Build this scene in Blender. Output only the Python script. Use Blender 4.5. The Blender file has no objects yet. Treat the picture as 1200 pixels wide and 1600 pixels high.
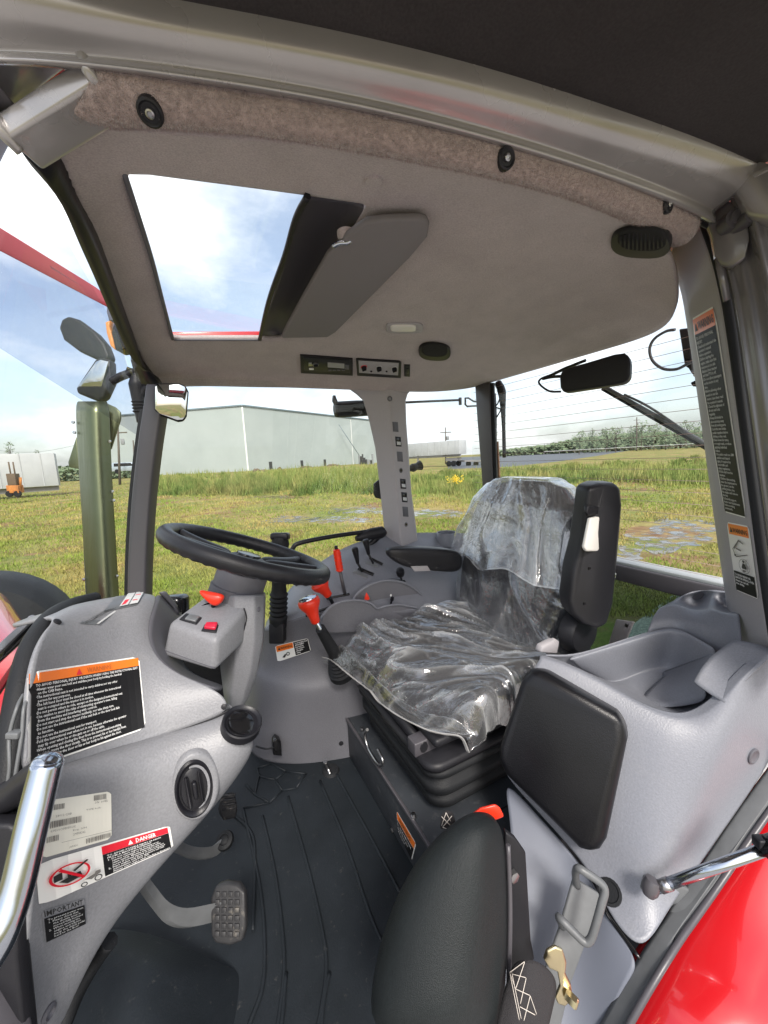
import bpy, bmesh, math, random
import numpy as np
from mathutils import Vector, Matrix
from mathutils.bvhtree import BVHTree

random.seed(7); rng = np.random.default_rng(7)
SC = bpy.context.scene
COL = SC.collection

# ------------------------------------------------------------------ camera, sky, sun, exposure
# cab axes: +X to the rear of the tractor, +Y to its right side, +Z up, cab floor z = 0, ground z = -1
F_PX = 600.0
YAW, PITCH, ROLL = math.radians(27), math.radians(7.9), math.radians(2.8)
CAM = Vector((0.0, 0.0, 1.05))
_f0 = Vector((math.sin(YAW), math.cos(YAW), 0)); _r0 = Vector((math.cos(YAW), -math.sin(YAW), 0)); _z = Vector((0, 0, 1))
CF = _f0 * math.cos(PITCH) - _z * math.sin(PITCH)
_u0 = _f0 * math.sin(PITCH) + _z * math.cos(PITCH)
CR = _r0 * math.cos(ROLL) - _u0 * math.sin(ROLL)
CU = _u0 * math.cos(ROLL) + _r0 * math.sin(ROLL)
cam_d = bpy.data.cameras.new('camera'); cam = bpy.data.objects.new('camera', cam_d); COL.objects.link(cam)
cam_d.sensor_fit = 'HORIZONTAL'; cam_d.sensor_width = 36.0; cam_d.lens = 36.0 * F_PX / 1200.0
cam_d.clip_start = 0.02; cam_d.clip_end = 5000.0
m = Matrix((CR, CU, -CF)).transposed().to_4x4(); m.translation = CAM
cam.matrix_world = m
SC.camera = cam

SUN_EL, SUN_AZ = math.radians(46), math.radians(192)     # azimuth measured from +Y towards +X
sun_dir = Vector((math.sin(SUN_AZ) * math.cos(SUN_EL), math.cos(SUN_AZ) * math.cos(SUN_EL), math.sin(SUN_EL)))
world = bpy.data.worlds.new('World'); SC.world = world; world.use_nodes = True
nt = world.node_tree; nt.nodes.clear()
def wn(t): return nt.nodes.new(t)
w_out = wn('ShaderNodeOutputWorld'); sky = wn('ShaderNodeTexSky'); sky.sky_type = 'NISHITA'; sky.sun_disc = False
sky.sun_elevation = SUN_EL; sky.sun_rotation = SUN_AZ; sky.air_density = 1.0; sky.dust_density = 3.5; sky.ozone_density = 1.0
bg_sky = wn('ShaderNodeBackground'); bg_sky.inputs['Strength'].default_value = 0.15
nt.links.new(sky.outputs[0], bg_sky.inputs['Color'])
bg_cl = wn('ShaderNodeBackground'); bg_cl.inputs['Color'].default_value = (1, 1, 1, 1); bg_cl.inputs['Strength'].default_value = 1.0
tc = wn('ShaderNodeTexCoord'); mp = wn('ShaderNodeMapping'); mp.inputs['Scale'].default_value = (1.0, 1.0, 2.2); mp.inputs['Location'].default_value = (4.1, 1.2, 2.3)
nt.links.new(tc.outputs['Generated'], mp.inputs['Vector'])
nz = wn('ShaderNodeTexNoise'); nz.inputs['Scale'].default_value = 1.9; nz.inputs['Detail'].default_value = 7; nz.inputs['Roughness'].default_value = 0.55
nt.links.new(mp.outputs[0], nz.inputs['Vector'])
rp = wn('ShaderNodeValToRGB'); rp.color_ramp.elements[0].position = 0.45; rp.color_ramp.elements[1].position = 0.66; rp.color_ramp.elements[0].color = (0.22, 0.22, 0.22, 1)
nt.links.new(nz.outputs['Fac'], rp.inputs['Fac'])
nz2 = wn('ShaderNodeTexNoise'); nz2.inputs['Scale'].default_value = 3.2; nz2.inputs['Detail'].default_value = 5
nt.links.new(mp.outputs[0], nz2.inputs['Vector'])
rp2 = wn('ShaderNodeValToRGB'); rp2.color_ramp.elements[0].color = (0.74, 0.77, 0.82, 1); rp2.color_ramp.elements[1].color = (1.0, 1.0, 1.0, 1)
rp2.color_ramp.elements[0].position = 0.38; rp2.color_ramp.elements[1].position = 0.56
nt.links.new(nz2.outputs['Fac'], rp2.inputs['Fac']); nt.links.new(rp2.outputs[0], bg_cl.inputs['Color'])
mxs = wn('ShaderNodeMixShader')
nt.links.new(rp.outputs[0], mxs.inputs[0]); nt.links.new(bg_sky.outputs[0], mxs.inputs[1]); nt.links.new(bg_cl.outputs[0], mxs.inputs[2])
nt.links.new(mxs.outputs[0], w_out.inputs['Surface'])

sl = bpy.data.lights.new('sun', 'SUN'); sl.energy = 2.2; sl.angle = math.radians(14); sl.color = (1.0, 0.95, 0.88)
so = bpy.data.objects.new('sun', sl); COL.objects.link(so)
so.rotation_euler = (-sun_dir).to_track_quat('-Z', 'Y').to_euler(); so.location = (0, -5, 12)

SC.view_settings.view_transform = 'Standard'; SC.view_settings.look = 'None'
SC.view_settings.exposure = 0.9; SC.view_settings.gamma = 1.0; SC.view_settings.use_curve_mapping = False
SC.cycles.max_bounces = 10; SC.cycles.diffuse_bounces = 5; SC.cycles.glossy_bounces = 4
SC.cycles.transparent_max_bounces = 16; SC.cycles.transmission_bounces = 6
SC.cycles.use_denoising = True
SC.cycles.sample_clamp_indirect = 6.0

# ------------------------------------------------------------------ helpers
def ray(px, py): return CF + CR * ((px - 600) / F_PX) + CU * ((800 - py) / F_PX)
def at(px, py, D=None, X=None, Y=None, Z=None):
    """world point seen at a photo pixel, on the plane X, Y or Z = value, or at depth D from the camera"""
    d = ray(px, py)
    if X is not None: t = (X - CAM.x) / d.x
    elif Y is not None: t = (Y - CAM.y) / d.y
    elif Z is not None: t = (Z - CAM.z) / d.z
    else: t = D
    return CAM + d * t
def onp(px, py, p0, n):
    d = ray(px, py); return CAM + d * ((p0 - CAM).dot(n) / d.dot(n))

def thing(name, label, cat, loc=(0, 0, 0), group=None):
    o = bpy.data.objects.new(name, None); COL.objects.link(o); o.location = Vector(loc)
    o.empty_display_size = 0.05
    o['label'] = label; o['category'] = cat
    if group: o['group'] = group
    return o
def tag(o, label, cat, group=None, kind=None):
    o['label'] = label; o['category'] = cat
    if group: o['group'] = group
    if kind: o['kind'] = kind
    return o
def parent_to(o, p):
    o.parent = p
    L = p.location if p.type == 'EMPTY' else Vector((0, 0, 0))     # meshes carry world coordinates
    o.matrix_parent_inverse = Matrix.Translation(-L)
def link(name, me, mat, parent=None, smooth=True):
    o = bpy.data.objects.new(name, me); COL.objects.link(o)
    if mat is not None: me.materials.append(mat)
    if smooth: me.polygons.foreach_set('use_smooth', [True] * len(me.polygons))
    if parent is not None: parent_to(o, parent)
    return o
def from_bm(name, bm, mat, parent=None, smooth=True):
    bmesh.ops.recalc_face_normals(bm, faces=bm.faces)
    me = bpy.data.meshes.new(name); bm.to_mesh(me); bm.free(); me.update()
    return link(name, me, mat, parent, smooth)
def add_bevel(o, w, seg=3, ang=35):
    b = o.modifiers.new('bevel', 'BEVEL'); b.width = w; b.segments = seg; b.limit_method = 'ANGLE'; b.angle_limit = math.radians(ang)
    b.harden_normals = False
    return o
def add_sub(o, n=2):
    s = o.modifiers.new('sub', 'SUBSURF'); s.levels = n; s.render_levels = n; return o
def wn_mod(o):
    o.modifiers.new('wn', 'WEIGHTED_NORMAL').keep_sharp = True; return o

def grid_mesh(rows, closed_u=False, closed_v=False):
    nr, nc = len(rows), len(rows[0])
    vs = [tuple(p) for r_ in rows for p in r_]; fs = []
    for i in range(nr if closed_v else nr - 1):
        for j in range(nc if closed_u else nc - 1):
            a = i * nc + j; b = i * nc + (j + 1) % nc; c = ((i + 1) % nr) * nc + (j + 1) % nc; d = ((i + 1) % nr) * nc + j
            fs.append((a, b, c, d))
    return vs, fs
def patch(name, rows, mat, parent=None, sub=2, thick=0.006, holes=(), creases=(), face_cam=True, corners=()):
    """a moulded sheet through rows of control points (one sub-surface grid with thickness)"""
    rows = [[Vector(p) for p in r_] for r_ in rows]
    vs, fs = grid_mesh(rows)
    nc = len(rows[0])
    holeset = {i * (nc - 1) + j for (i, j) in holes}
    fs = [f for k, f in enumerate(fs) if k not in holeset]
    me = bpy.data.meshes.new(name); me.from_pydata(vs, [], fs); me.update()
    if face_cam:
        s = 0.0
        for p in me.polygons: s += p.normal.dot(CAM - p.center) * p.area
        if s < 0: me.flip_normals()
    if creases:
        at_ = me.attributes.new('crease_edge', 'FLOAT', 'EDGE')
        key = {tuple(sorted(e.vertices)): e.index for e in me.edges}
        for (a, b, w) in creases:
            k = key.get(tuple(sorted((a[0] * nc + a[1], b[0] * nc + b[1]))))
            if k is not None: at_.data[k].value = w
    if corners:
        vc = me.attributes.new('crease_vert', 'FLOAT', 'POINT')
        for i, j in corners: vc.data[i * nc + j].value = 0.85
    o = link(name, me, mat, parent)
    if sub: add_sub(o, sub)
    if thick:
        s = o.modifiers.new('sol', 'SOLIDIFY'); s.thickness = thick; s.offset = -1
    return o
def crease_row(i, n, w=1.0): return [((i, j), (i, j + 1), w) for j in range(n - 1)]
def crease_col(j, n, w=1.0): return [((i, j), (i + 1, j), w) for i in range(n - 1)]

def prism(name, outline, d, mat, parent=None, bevel=0.0, seg=2, smooth=True, ang=35):
    """a slab: the outline (points in space) pushed along the vector d"""
    bm = bmesh.new(); d = Vector(d)
    a = [bm.verts.new(Vector(p)) for p in outline]; b = [bm.verts.new(Vector(p) + d) for p in outline]
    bm.faces.new(a); bm.faces.new(b[::-1]); n = len(a)
    for i in range(n): bm.faces.new((a[i], b[i], b[(i + 1) % n], a[(i + 1) % n]))
    o = from_bm(name, bm, mat, parent, smooth and bevel > 0)
    if bevel: add_bevel(o, bevel, seg, ang)
    return o
def frame(zax, up=Vector((0, 0, 1))):
    z_ = Vector(zax).normalized(); x_ = up.cross(z_)
    if x_.length < 1e-4: x_ = Vector((1, 0, 0)).cross(z_)
    x_.normalize(); y_ = z_.cross(x_)
    return x_, y_, z_
def rbox(name, c, ax, mat, parent=None, bevel=0.004, seg=3):
    """box: centre and three half-axis vectors"""
    c = Vector(c); ax = [Vector(a) for a in ax]; bm = bmesh.new()
    v = {}
    for sx in (-1, 1):
        for sy in (-1, 1):
            for sz in (-1, 1): v[(sx, sy, sz)] = bm.verts.new(c + ax[0] * sx + ax[1] * sy + ax[2] * sz)
    for f in (((-1,-1,-1),(-1,-1,1),(-1,1,1),(-1,1,-1)), ((1,-1,-1),(1,1,-1),(1,1,1),(1,-1,1)), ((-1,-1,-1),(1,-1,-1),(1,-1,1),(-1,-1,1)),
              ((-1,1,-1),(-1,1,1),(1,1,1),(1,1,-1)), ((-1,-1,-1),(-1,1,-1),(1,1,-1),(1,-1,-1)), ((-1,-1,1),(1,-1,1),(1,1,1),(-1,1,1))):
        bm.faces.new([v[k] for k in f])
    o = from_bm(name, bm, mat, parent, bevel > 0)
    if bevel: add_bevel(o, bevel, seg)
    return o
def crom(pts, per=8, closed=False):
    P = [Vector(p) for p in pts]; n = len(P); out = []
    if n < 3 and not closed: return P
    for i in range(n if closed else n - 1):
        p1, p2 = P[i], P[(i + 1) % n]
        p0 = P[i - 1] if (i > 0 or closed) else p1 * 2 - p2
        p3 = P[(i + 2) % n] if (i + 2 < n or closed) else p2 * 2 - p1
        for k in range(per):
            t = k / per
            out.append(0.5 * ((2 * p1) + (p2 - p0) * t + (2 * p0 - 5 * p1 + 4 * p2 - p3) * t * t + (3 * p1 - p0 - 3 * p2 + p3) * t ** 3))
    if not closed: out.append(P[-1])
    return out
def tube(name, pts, r, mat, parent=None, seg=12, per=6, closed=False, smooth_path=True, squash=None):
    P = [Vector(p) for p in pts]; n0 = len(P)
    rad = list(r) if isinstance(r, (list, tuple)) else [r] * n0
    if smooth_path and n0 > 2:
        Q = crom(P, per, closed); m_ = len(Q); rr = []
        for i in range(m_):
            s = i / per if closed else i * (n0 - 1) / (m_ - 1)
            k = int(s) % n0; k2 = (k + 1) % n0 if closed else min(k + 1, n0 - 1); t = s - int(s); rr.append(rad[k] * (1 - t) + rad[k2] * t)
        P, rad = Q, rr
    n = len(P); rows = []
    T = [((P[(i + 1) % n] if (closed or i < n - 1) else P[i]) - (P[i - 1] if (closed or i > 0) else P[i])).normalized() for i in range(n)]
    ref = Vector((0, 0, 1)) if abs(T[0].z) < 0.9 else Vector((0, 1, 0))
    a = (ref - T[0] * ref.dot(T[0])).normalized()
    for i in range(n):
        a = (a - T[i] * a.dot(T[i])).normalized(); b = T[i].cross(a)
        sx, sy = (squash if squash else (1, 1))
        rows.append([P[i] + (a * math.cos(2 * math.pi * k / seg) * sx + b * math.sin(2 * math.pi * k / seg) * sy) * rad[i] for k in range(seg)])
    vs, fs = grid_mesh(rows, closed_u=True, closed_v=closed)
    if not closed:
        fs.append(tuple(range(seg))[::-1]); fs.append(tuple((n - 1) * seg + k for k in range(seg)))
    me = bpy.data.meshes.new(name); me.from_pydata(vs, [], fs); me.update()
    o = link(name, me, mat, parent)
    if not closed:
        me.polygons[-1].use_smooth = False; me.polygons[-2].use_smooth = False
    bm = bmesh.new(); bm.from_mesh(me); bmesh.ops.recalc_face_normals(bm, faces=bm.faces); bm.to_mesh(me); bm.free()
    return o
def lathe(name, prof, origin, axis, mat, parent=None, seg=24, up=Vector((0, 0, 1)), sx=1.0, sy=1.0, sharp=True):
    """profile [(radius, height)...] turned about an axis"""
    x_, y_, z_ = frame(axis, up); o_ = Vector(origin)
    rows = [[o_ + z_ * h + (x_ * math.cos(2 * math.pi * k / seg) * sx + y_ * math.sin(2 * math.pi * k / seg) * sy) * max(r_, 1e-5) for k in range(seg)] for r_, h in prof]
    vs, fs = grid_mesh(rows, closed_u=True)
    me = bpy.data.meshes.new(name); me.from_pydata(vs, [], fs); me.update()
    bm = bmesh.new(); bm.from_mesh(me)
    for lp in (0, len(rows) - 1):
        bm.verts.ensure_lookup_table()
        if prof[lp][0] > 1e-4:
            bm.faces.new([bm.verts[lp * seg + k] for k in range(seg)])
    bmesh.ops.remove_doubles(bm, verts=bm.verts, dist=2e-5)
    bmesh.ops.recalc_face_normals(bm, faces=bm.faces); bm.to_mesh(me); bm.free()
    o = link(name, me, mat, parent)
    if sharp:
        me.set_sharp_from_angle(angle=math.radians(42))
    return o
def loft(name, rings, mat, parent=None, sub=0, caps=True, smooth=True, bevel=0.0):
    vs, fs = grid_mesh(rings, closed_u=True)
    n = len(rings[0])
    if caps: fs.append(tuple(range(n))[::-1]); fs.append(tuple((len(rings) - 1) * n + k for k in range(n)))
    bm = bmesh.new(); V_ = [bm.verts.new(v) for v in vs]
    for f in fs:
        try: bm.faces.new([V_[i] for i in f])
        except ValueError: pass
    o = from_bm(name, bm, mat, parent, smooth)
    if bevel: add_bevel(o, bevel, 3)
    if sub: add_sub(o, sub)
    return o
_bvh = {}
def bvh(o):
    if o.name not in _bvh:
        bpy.context.view_layer.update()
        dg = bpy.context.evaluated_depsgraph_get(); ev = o.evaluated_get(dg); me = ev.to_mesh()
        _bvh[o.name] = BVHTree.FromPolygons([ev.matrix_world @ v.co for v in me.vertices], [tuple(p.vertices) for p in me.polygons])
        ev.to_mesh_clear()
    return _bvh[o.name]
def hit(o, px, py, back=None):
    """point and normal where the pixel's line meets an object already built"""
    d = ray(px, py).normalized(); loc, n, _, _ = bvh(o).ray_cast(CAM, d)
    if loc is None:
        loc, n, _, _ = bvh(o).find_nearest(CAM + d * (back or 0.8))
    if n.dot(d) > 0: n = -n
    return loc, n
def homog(c):
    """unit square -> 4 pixels TL, TR, BR, BL"""
    A = []; B = []
    for (u, v), (x, y) in zip(((0, 0), (1, 0), (1, 1), (0, 1)), c):
        A.append([u, v, 1, 0, 0, 0, -u * x, -v * x]); B.append(x); A.append([0, 0, 0, u, v, 1, -u * y, -v * y]); B.append(y)
    h = np.linalg.solve(np.array(A, float), np.array(B, float))
    return lambda u, v: ((h[0] * u + h[1] * v + h[2]) / (h[6] * u + h[7] * v + 1), (h[3] * u + h[4] * v + h[5]) / (h[6] * u + h[7] * v + 1))
def text_mesh(s, align='LEFT', spacing=1.0, bold=0.0):
    cu = bpy.data.curves.new('t', 'FONT'); cu.body = s; cu.align_x = align; cu.resolution_u = 1; cu.space_line = spacing; cu.offset = bold
    ob = bpy.data.objects.new('t', cu); COL.objects.link(ob); bpy.context.view_layer.update()
    me = bpy.data.meshes.new_from_object(ob.evaluated_get(bpy.context.evaluated_depsgraph_get()))
    bpy.data.objects.remove(ob); bpy.data.curves.remove(cu)
    v = np.array([tuple(x.co)[:2] for x in me.vertices]); f = [tuple(p.vertices) for p in me.polygons]
    bpy.data.meshes.remove(me)
    return v, f
class Sticker:
    """a printed decal lying on a surface; all its print is flat"""
    def __init__(s, name, label, surf, corners, base, rim=0.0, group=None, cat='sticker', lift=0.0006, parent=None):
        s.map = homog(corners); s.surf = surf; s.lift = lift
        c, _ = hit(surf, *s.map(.5, .5))
        if parent is None: s.root = thing(name, label, cat, c, group)
        else: s.root = parent
        s.n = 0
        s.rect('backing', 0, 0, 1, 1, base, round_=rim)
    def pt(s, u, v, lift):
        p, n = hit(s.surf, *s.map(u, v)); return p + n * lift
    def poly(s, name, uv, mat):
        s.n += 1; lift = s.lift + 0.0004 * s.n
        me = bpy.data.meshes.new(name); me.from_pydata([tuple(s.pt(u, v, lift)) for u, v in uv], [], [tuple(range(len(uv)))])
        me.update(); return link(name, me, mat, s.root, False)
    def rect(s, name, u0, v0, u1, v1, mat, round_=0.0, nu=14, nv=14):
        s.n += 1; lift = s.lift + 0.0004 * s.n
        rows = [[s.pt(u0 + (u1 - u0) * j / nu, v0 + (v1 - v0) * i / nv, lift) for j in range(nu + 1)] for i in range(nv + 1)]
        if round_:
            for (i, j, di, dj) in ((0, 0, 1, 1), (0, nu, 1, -1), (nv, 0, -1, 1), (nv, nu, -1, -1)):
                rows[i][j] = rows[i][j].lerp((rows[i + di][j] + rows[i][j + dj]) / 2, .8)
        vs, fs = grid_mesh(rows); me = bpy.data.meshes.new(name); me.from_pydata([tuple(v) for v in vs], [], fs); me.update()
        return link(name, me, mat, s.root, False)
    def text(s, name, body, u0, v0, u1, v1, mat, align='LEFT', spacing=1.0, bold=0.0):
        v, f = text_mesh(body, align, spacing, bold)
        if not len(v): return
        s.n += 1; lift = s.lift + 0.0004 * s.n
        lo, hi = v.min(0), v.max(0); q = (v - lo) / (hi - lo)
        pts = [tuple(s.pt(u0 + (u1 - u0) * a, v1 + (v0 - v1) * b, lift)) for a, b in q]
        me = bpy.data.meshes.new(name); me.from_pydata(pts, [], f); me.update()
        return link(name, me, mat, s.root, False)

# ------------------------------------------------------------------ materials
M = {}
def mat(name, col, rough=0.5, metal=0.0, spec=0.5, bump=None, var=None, coat=0.0, sheen=0.0, alpha=None, transmission=None, wear=None, grain=None):
    """principled material; bump = (scale, strength), var = (scale, amount) colour mottling, wear = (colour, amount, scale) marks"""
    m_ = bpy.data.materials.new(name); m_.use_nodes = True; n = m_.node_tree; b = n.nodes['Principled BSDF']
    b.inputs['Base Color'].default_value = (*col, 1); b.inputs['Roughness'].default_value = rough; b.inputs['Metallic'].default_value = metal
    b.inputs['Specular IOR Level'].default_value = spec; b.inputs['Coat Weight'].default_value = coat; b.inputs['Coat Roughness'].default_value = 0.03
    b.inputs['Sheen Weight'].default_value = sheen
    tcn = n.nodes.new('ShaderNodeTexCoord')
    last = None
    if var:
        t = n.nodes.new('ShaderNodeTexNoise'); t.inputs['Scale'].default_value = var[0]; t.inputs['Detail'].default_value = 5
        n.links.new(tcn.outputs['Object'], t.inputs['Vector'])
        mr = n.nodes.new('ShaderNodeMapRange'); mr.inputs['From Min'].default_value = 0.3; mr.inputs['From Max'].default_value = 0.7
        mr.inputs['To Min'].default_value = 1 - var[1]; mr.inputs['To Max'].default_value = 1 + var[1]
        n.links.new(t.outputs['Fac'], mr.inputs['Value'])
        mx = n.nodes.new('ShaderNodeMix'); mx.data_type = 'RGBA'; mx.blend_type = 'MULTIPLY'; mx.inputs['Factor'].default_value = 1
        mx.inputs['A'].default_value = (*col, 1); n.links.new(mr.outputs[0], mx.inputs['B']); n.links.new(mx.outputs['Result'], b.inputs['Base Color']); last = mx.outputs['Result']
        mr2 = n.nodes.new('ShaderNodeMapRange'); mr2.inputs['To Min'].default_value = max(0, rough - 0.12); mr2.inputs['To Max'].default_value = min(1, rough + 0.12)
        n.links.new(t.outputs['Fac'], mr2.inputs['Value']); n.links.new(mr2.outputs[0], b.inputs['Roughness'])
    if wear:
        t = n.nodes.new('ShaderNodeTexNoise'); t.inputs['Scale'].default_value = wear[2]; t.inputs['Detail'].default_value = 8; t.inputs['Roughness'].default_value = 0.7
        n.links.new(tcn.outputs['Object'], t.inputs['Vector'])
        cr = n.nodes.new('ShaderNodeValToRGB'); cr.color_ramp.elements[0].position = 0.56; cr.color_ramp.elements[1].position = 0.72
        n.links.new(t.outputs['Fac'], cr.inputs['Fac'])
        ml = n.nodes.new('ShaderNodeMath'); ml.operation = 'MULTIPLY'; ml.inputs[1].default_value = wear[1]; n.links.new(cr.outputs[0], ml.inputs[0])
        mx = n.nodes.new('ShaderNodeMix'); mx.data_type = 'RGBA'; n.links.new(ml.outputs[0], mx.inputs['Factor'])
        if last: n.links.new(last, mx.inputs['A'])
        else: mx.inputs['A'].default_value = (*col, 1)
        mx.inputs['B'].default_value = (*wear[0], 1); n.links.new(mx.outputs['Result'], b.inputs['Base Color'])
    if grain:
        t = n.nodes.new('ShaderNodeTexNoise'); t.inputs['Scale'].default_value = grain[0]; t.inputs['Detail'].default_value = 2
        n.links.new(tcn.outputs['Object'], t.inputs['Vector']); mr = n.nodes.new('ShaderNodeMapRange'); mr.inputs['From Min'].default_value = 0.3; mr.inputs['From Max'].default_value = 0.7; mr.inputs['To Min'].default_value = 1 - grain[1]; mr.inputs['To Max'].default_value = 1 + grain[1]
        n.links.new(t.outputs['Fac'], mr.inputs['Value']); mx = n.nodes.new('ShaderNodeMix'); mx.data_type = 'RGBA'; mx.blend_type = 'MULTIPLY'; mx.inputs['Factor'].default_value = 1
        src = b.inputs['Base Color'].links[0].from_socket if b.inputs['Base Color'].links else None
        if src: n.links.new(src, mx.inputs['A'])
        else: mx.inputs['A'].default_value = (*col, 1)
        n.links.new(mr.outputs[0], mx.inputs['B']); n.links.new(mx.outputs['Result'], b.inputs['Base Color'])
    if bump:
        t = n.nodes.new('ShaderNodeTexNoise'); t.inputs['Scale'].default_value = bump[0]; t.inputs['Detail'].default_value = 3
        n.links.new(tcn.outputs['Object'], t.inputs['Vector'])
        bp = n.nodes.new('ShaderNodeBump'); bp.inputs['Strength'].default_value = bump[1]; bp.inputs['Distance'].default_value = 0.002
        n.links.new(t.outputs['Fac'], bp.inputs['Height']); n.links.new(bp.outputs[0], b.inputs['Normal'])
    if alpha is not None: b.inputs['Alpha'].default_value = alpha
    M[name] = m_; return m_
mat('grey_plastic', (0.195, 0.198, 0.212), 0.42, spec=0.5, bump=(330, 0.30), var=(4, 0.06), grain=(300, 0.085), wear=((0.33, 0.32, 0.31), 0.18, 9))
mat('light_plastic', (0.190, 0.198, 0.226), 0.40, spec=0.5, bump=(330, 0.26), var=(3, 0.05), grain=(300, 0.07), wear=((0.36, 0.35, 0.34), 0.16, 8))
mat('pillar_plastic', (0.35, 0.335, 0.35), 0.52, spec=0.4, bump=(650, 0.2), grain=(520, 0.07))
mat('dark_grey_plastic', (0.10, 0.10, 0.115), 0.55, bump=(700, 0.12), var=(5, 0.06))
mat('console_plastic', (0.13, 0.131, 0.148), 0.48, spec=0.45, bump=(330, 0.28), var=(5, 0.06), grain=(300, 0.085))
mat('felt', (0.385, 0.338, 0.333), 0.95, spec=0.1, bump=(420, 0.6), var=(14, 0.07), sheen=0.3, grain=(380, 0.14))
mat('felt_roll', (0.36, 0.285, 0.265), 1.0, spec=0.05, bump=(500, 1.0), var=(160, 0.22), sheen=0.6)
mat('frame_paint', (0.35, 0.335, 0.33), 0.26, metal=0.45, spec=0.6, bump=(25, 0.06), var=(6, 0.10), coat=0.4)
mat('dark_frame', (0.07, 0.066, 0.074), 0.35, spec=0.5, bump=(300, 0.08))
mat('post_paint', (0.19, 0.18, 0.185), 0.25, metal=0.3, spec=0.6, bump=(20, 0.05), coat=0.3)
mat('soffit', (0.036, 0.032, 0.032), 0.85, spec=0.25, bump=(260, 0.3), var=(7, 0.18), grain=(300, 0.15))
mat('black_plastic', (0.014, 0.014, 0.017), 0.45, spec=0.3, bump=(600, 0.15), var=(12, 0.15))
mat('black_satin', (0.011, 0.011, 0.014), 0.36, spec=0.32, bump=(700, 0.1))
mat('black_gloss', (0.008, 0.008, 0.009), 0.12)
mat('black_rubber', (0.013, 0.014, 0.016), 0.6, spec=0.25, bump=(350, 0.3), var=(9, 0.2))
mat('pad_leather', (0.006, 0.006, 0.0075), 0.33, spec=0.34, bump=(420, 0.22), var=(7, 0.15))
mat('seat_fabric', (0.030, 0.030, 0.035), 0.8, spec=0.3, bump=(900, 0.5), var=(20, 0.2))
mat('cushion_fabric', (0.011, 0.014, 0.015), 0.52, spec=0.3, bump=(700, 0.6), var=(14, 0.12), grain=(500, 0.25))
mat('armrest', (0.014, 0.014, 0.017), 0.40, spec=0.36, bump=(500, 0.25), var=(9, 0.12))
mat('red_plastic', (0.78, 0.035, 0.012), 0.32, spec=0.5)
mat('red_paint', (0.45, 0.008, 0.012), 0.22, spec=0.5, coat=0.8, bump=(3, 0.05))
mat('chrome', (0.46, 0.50, 0.56), 0.17, metal=1.0, bump=(8, 0.03))
mat('steel', (0.42, 0.42, 0.43), 0.3, metal=1.0, bump=(60, 0.1))
mat('zinc', (0.70, 0.60, 0.38), 0.3, metal=1.0, bump=(40, 0.15))
mat('cast_grey', (0.11, 0.115, 0.12), 0.45, spec=0.5, bump=(80, 0.2), var=(20, 0.15))
mat('worn_black', (0.025, 0.025, 0.027), 0.5, bump=(120, 0.2), wear=((0.22, 0.20, 0.17), 0.7, 45))
mat('sticker_white', (0.80, 0.79, 0.76), 0.35); mat('sticker_cream', (0.72, 0.70, 0.62), 0.5)
mat('sticker_black', (0.010, 0.010, 0.011), 0.5, spec=0.2); mat('sticker_orange', (0.85, 0.19, 0.02), 0.35); mat('sticker_red', (0.70, 0.012, 0.03), 0.35)
mat('ink', (0.02, 0.02, 0.02), 0.5); mat('ink_faded', (0.16, 0.15, 0.14), 0.6); mat('print_white', (0.78, 0.78, 0.77), 0.4); mat('print_grey', (0.52, 0.53, 0.53), 0.5)
mat('ink_dim', (0.55, 0.15, 0.03), 0.5); mat('red_print', (0.65, 0.03, 0.05), 0.4)
mat('stitch', (0.55, 0.50, 0.45), 0.8); mat('webbing', (0.022, 0.020, 0.022), 0.85, bump=(700, 0.8))
mat('lens_amber', (0.75, 0.28, 0.05), 0.2); mat('lens_clear', (0.72, 0.70, 0.66), 0.25); mat('alu_panel', (0.25, 0.26, 0.27), 0.4, metal=0.6)
# ------------------------------------------------------------------ the place outside
GZ = -1.0
def node_mat(name):
    m_ = bpy.data.materials.new(name); m_.use_nodes = True; M[name] = m_
    return m_, m_.node_tree, m_.node_tree.nodes['Principled BSDF']
def noise(n, scale, detail=5, rough=0.55, coord='Object'):
    tcn = n.nodes.new('ShaderNodeTexCoord'); t = n.nodes.new('ShaderNodeTexNoise')
    t.inputs['Scale'].default_value = scale; t.inputs['Detail'].default_value = detail; t.inputs['Roughness'].default_value = rough
    n.links.new(tcn.outputs[coord], t.inputs['Vector']); return t
def ramp(n, src, stops):
    cr = n.nodes.new('ShaderNodeValToRGB'); e = cr.color_ramp.elements
    while len(e) < len(stops): e.new(0.5)
    for k, (p, c) in enumerate(stops): e[k].position = p; e[k].color = (*c, 1)
    n.links.new(src, cr.inputs['Fac']); return cr.outputs[0]
def mixc(n, fac, a, b_, mode='MIX'):
    mx = n.nodes.new('ShaderNodeMix'); mx.data_type = 'RGBA'; mx.blend_type = mode
    if isinstance(fac, float): mx.inputs['Factor'].default_value = fac
    else: n.links.new(fac, mx.inputs['Factor'])
    n.links.new(a, mx.inputs['A']); n.links.new(b_, mx.inputs['B']); return mx.outputs['Result']
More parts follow.
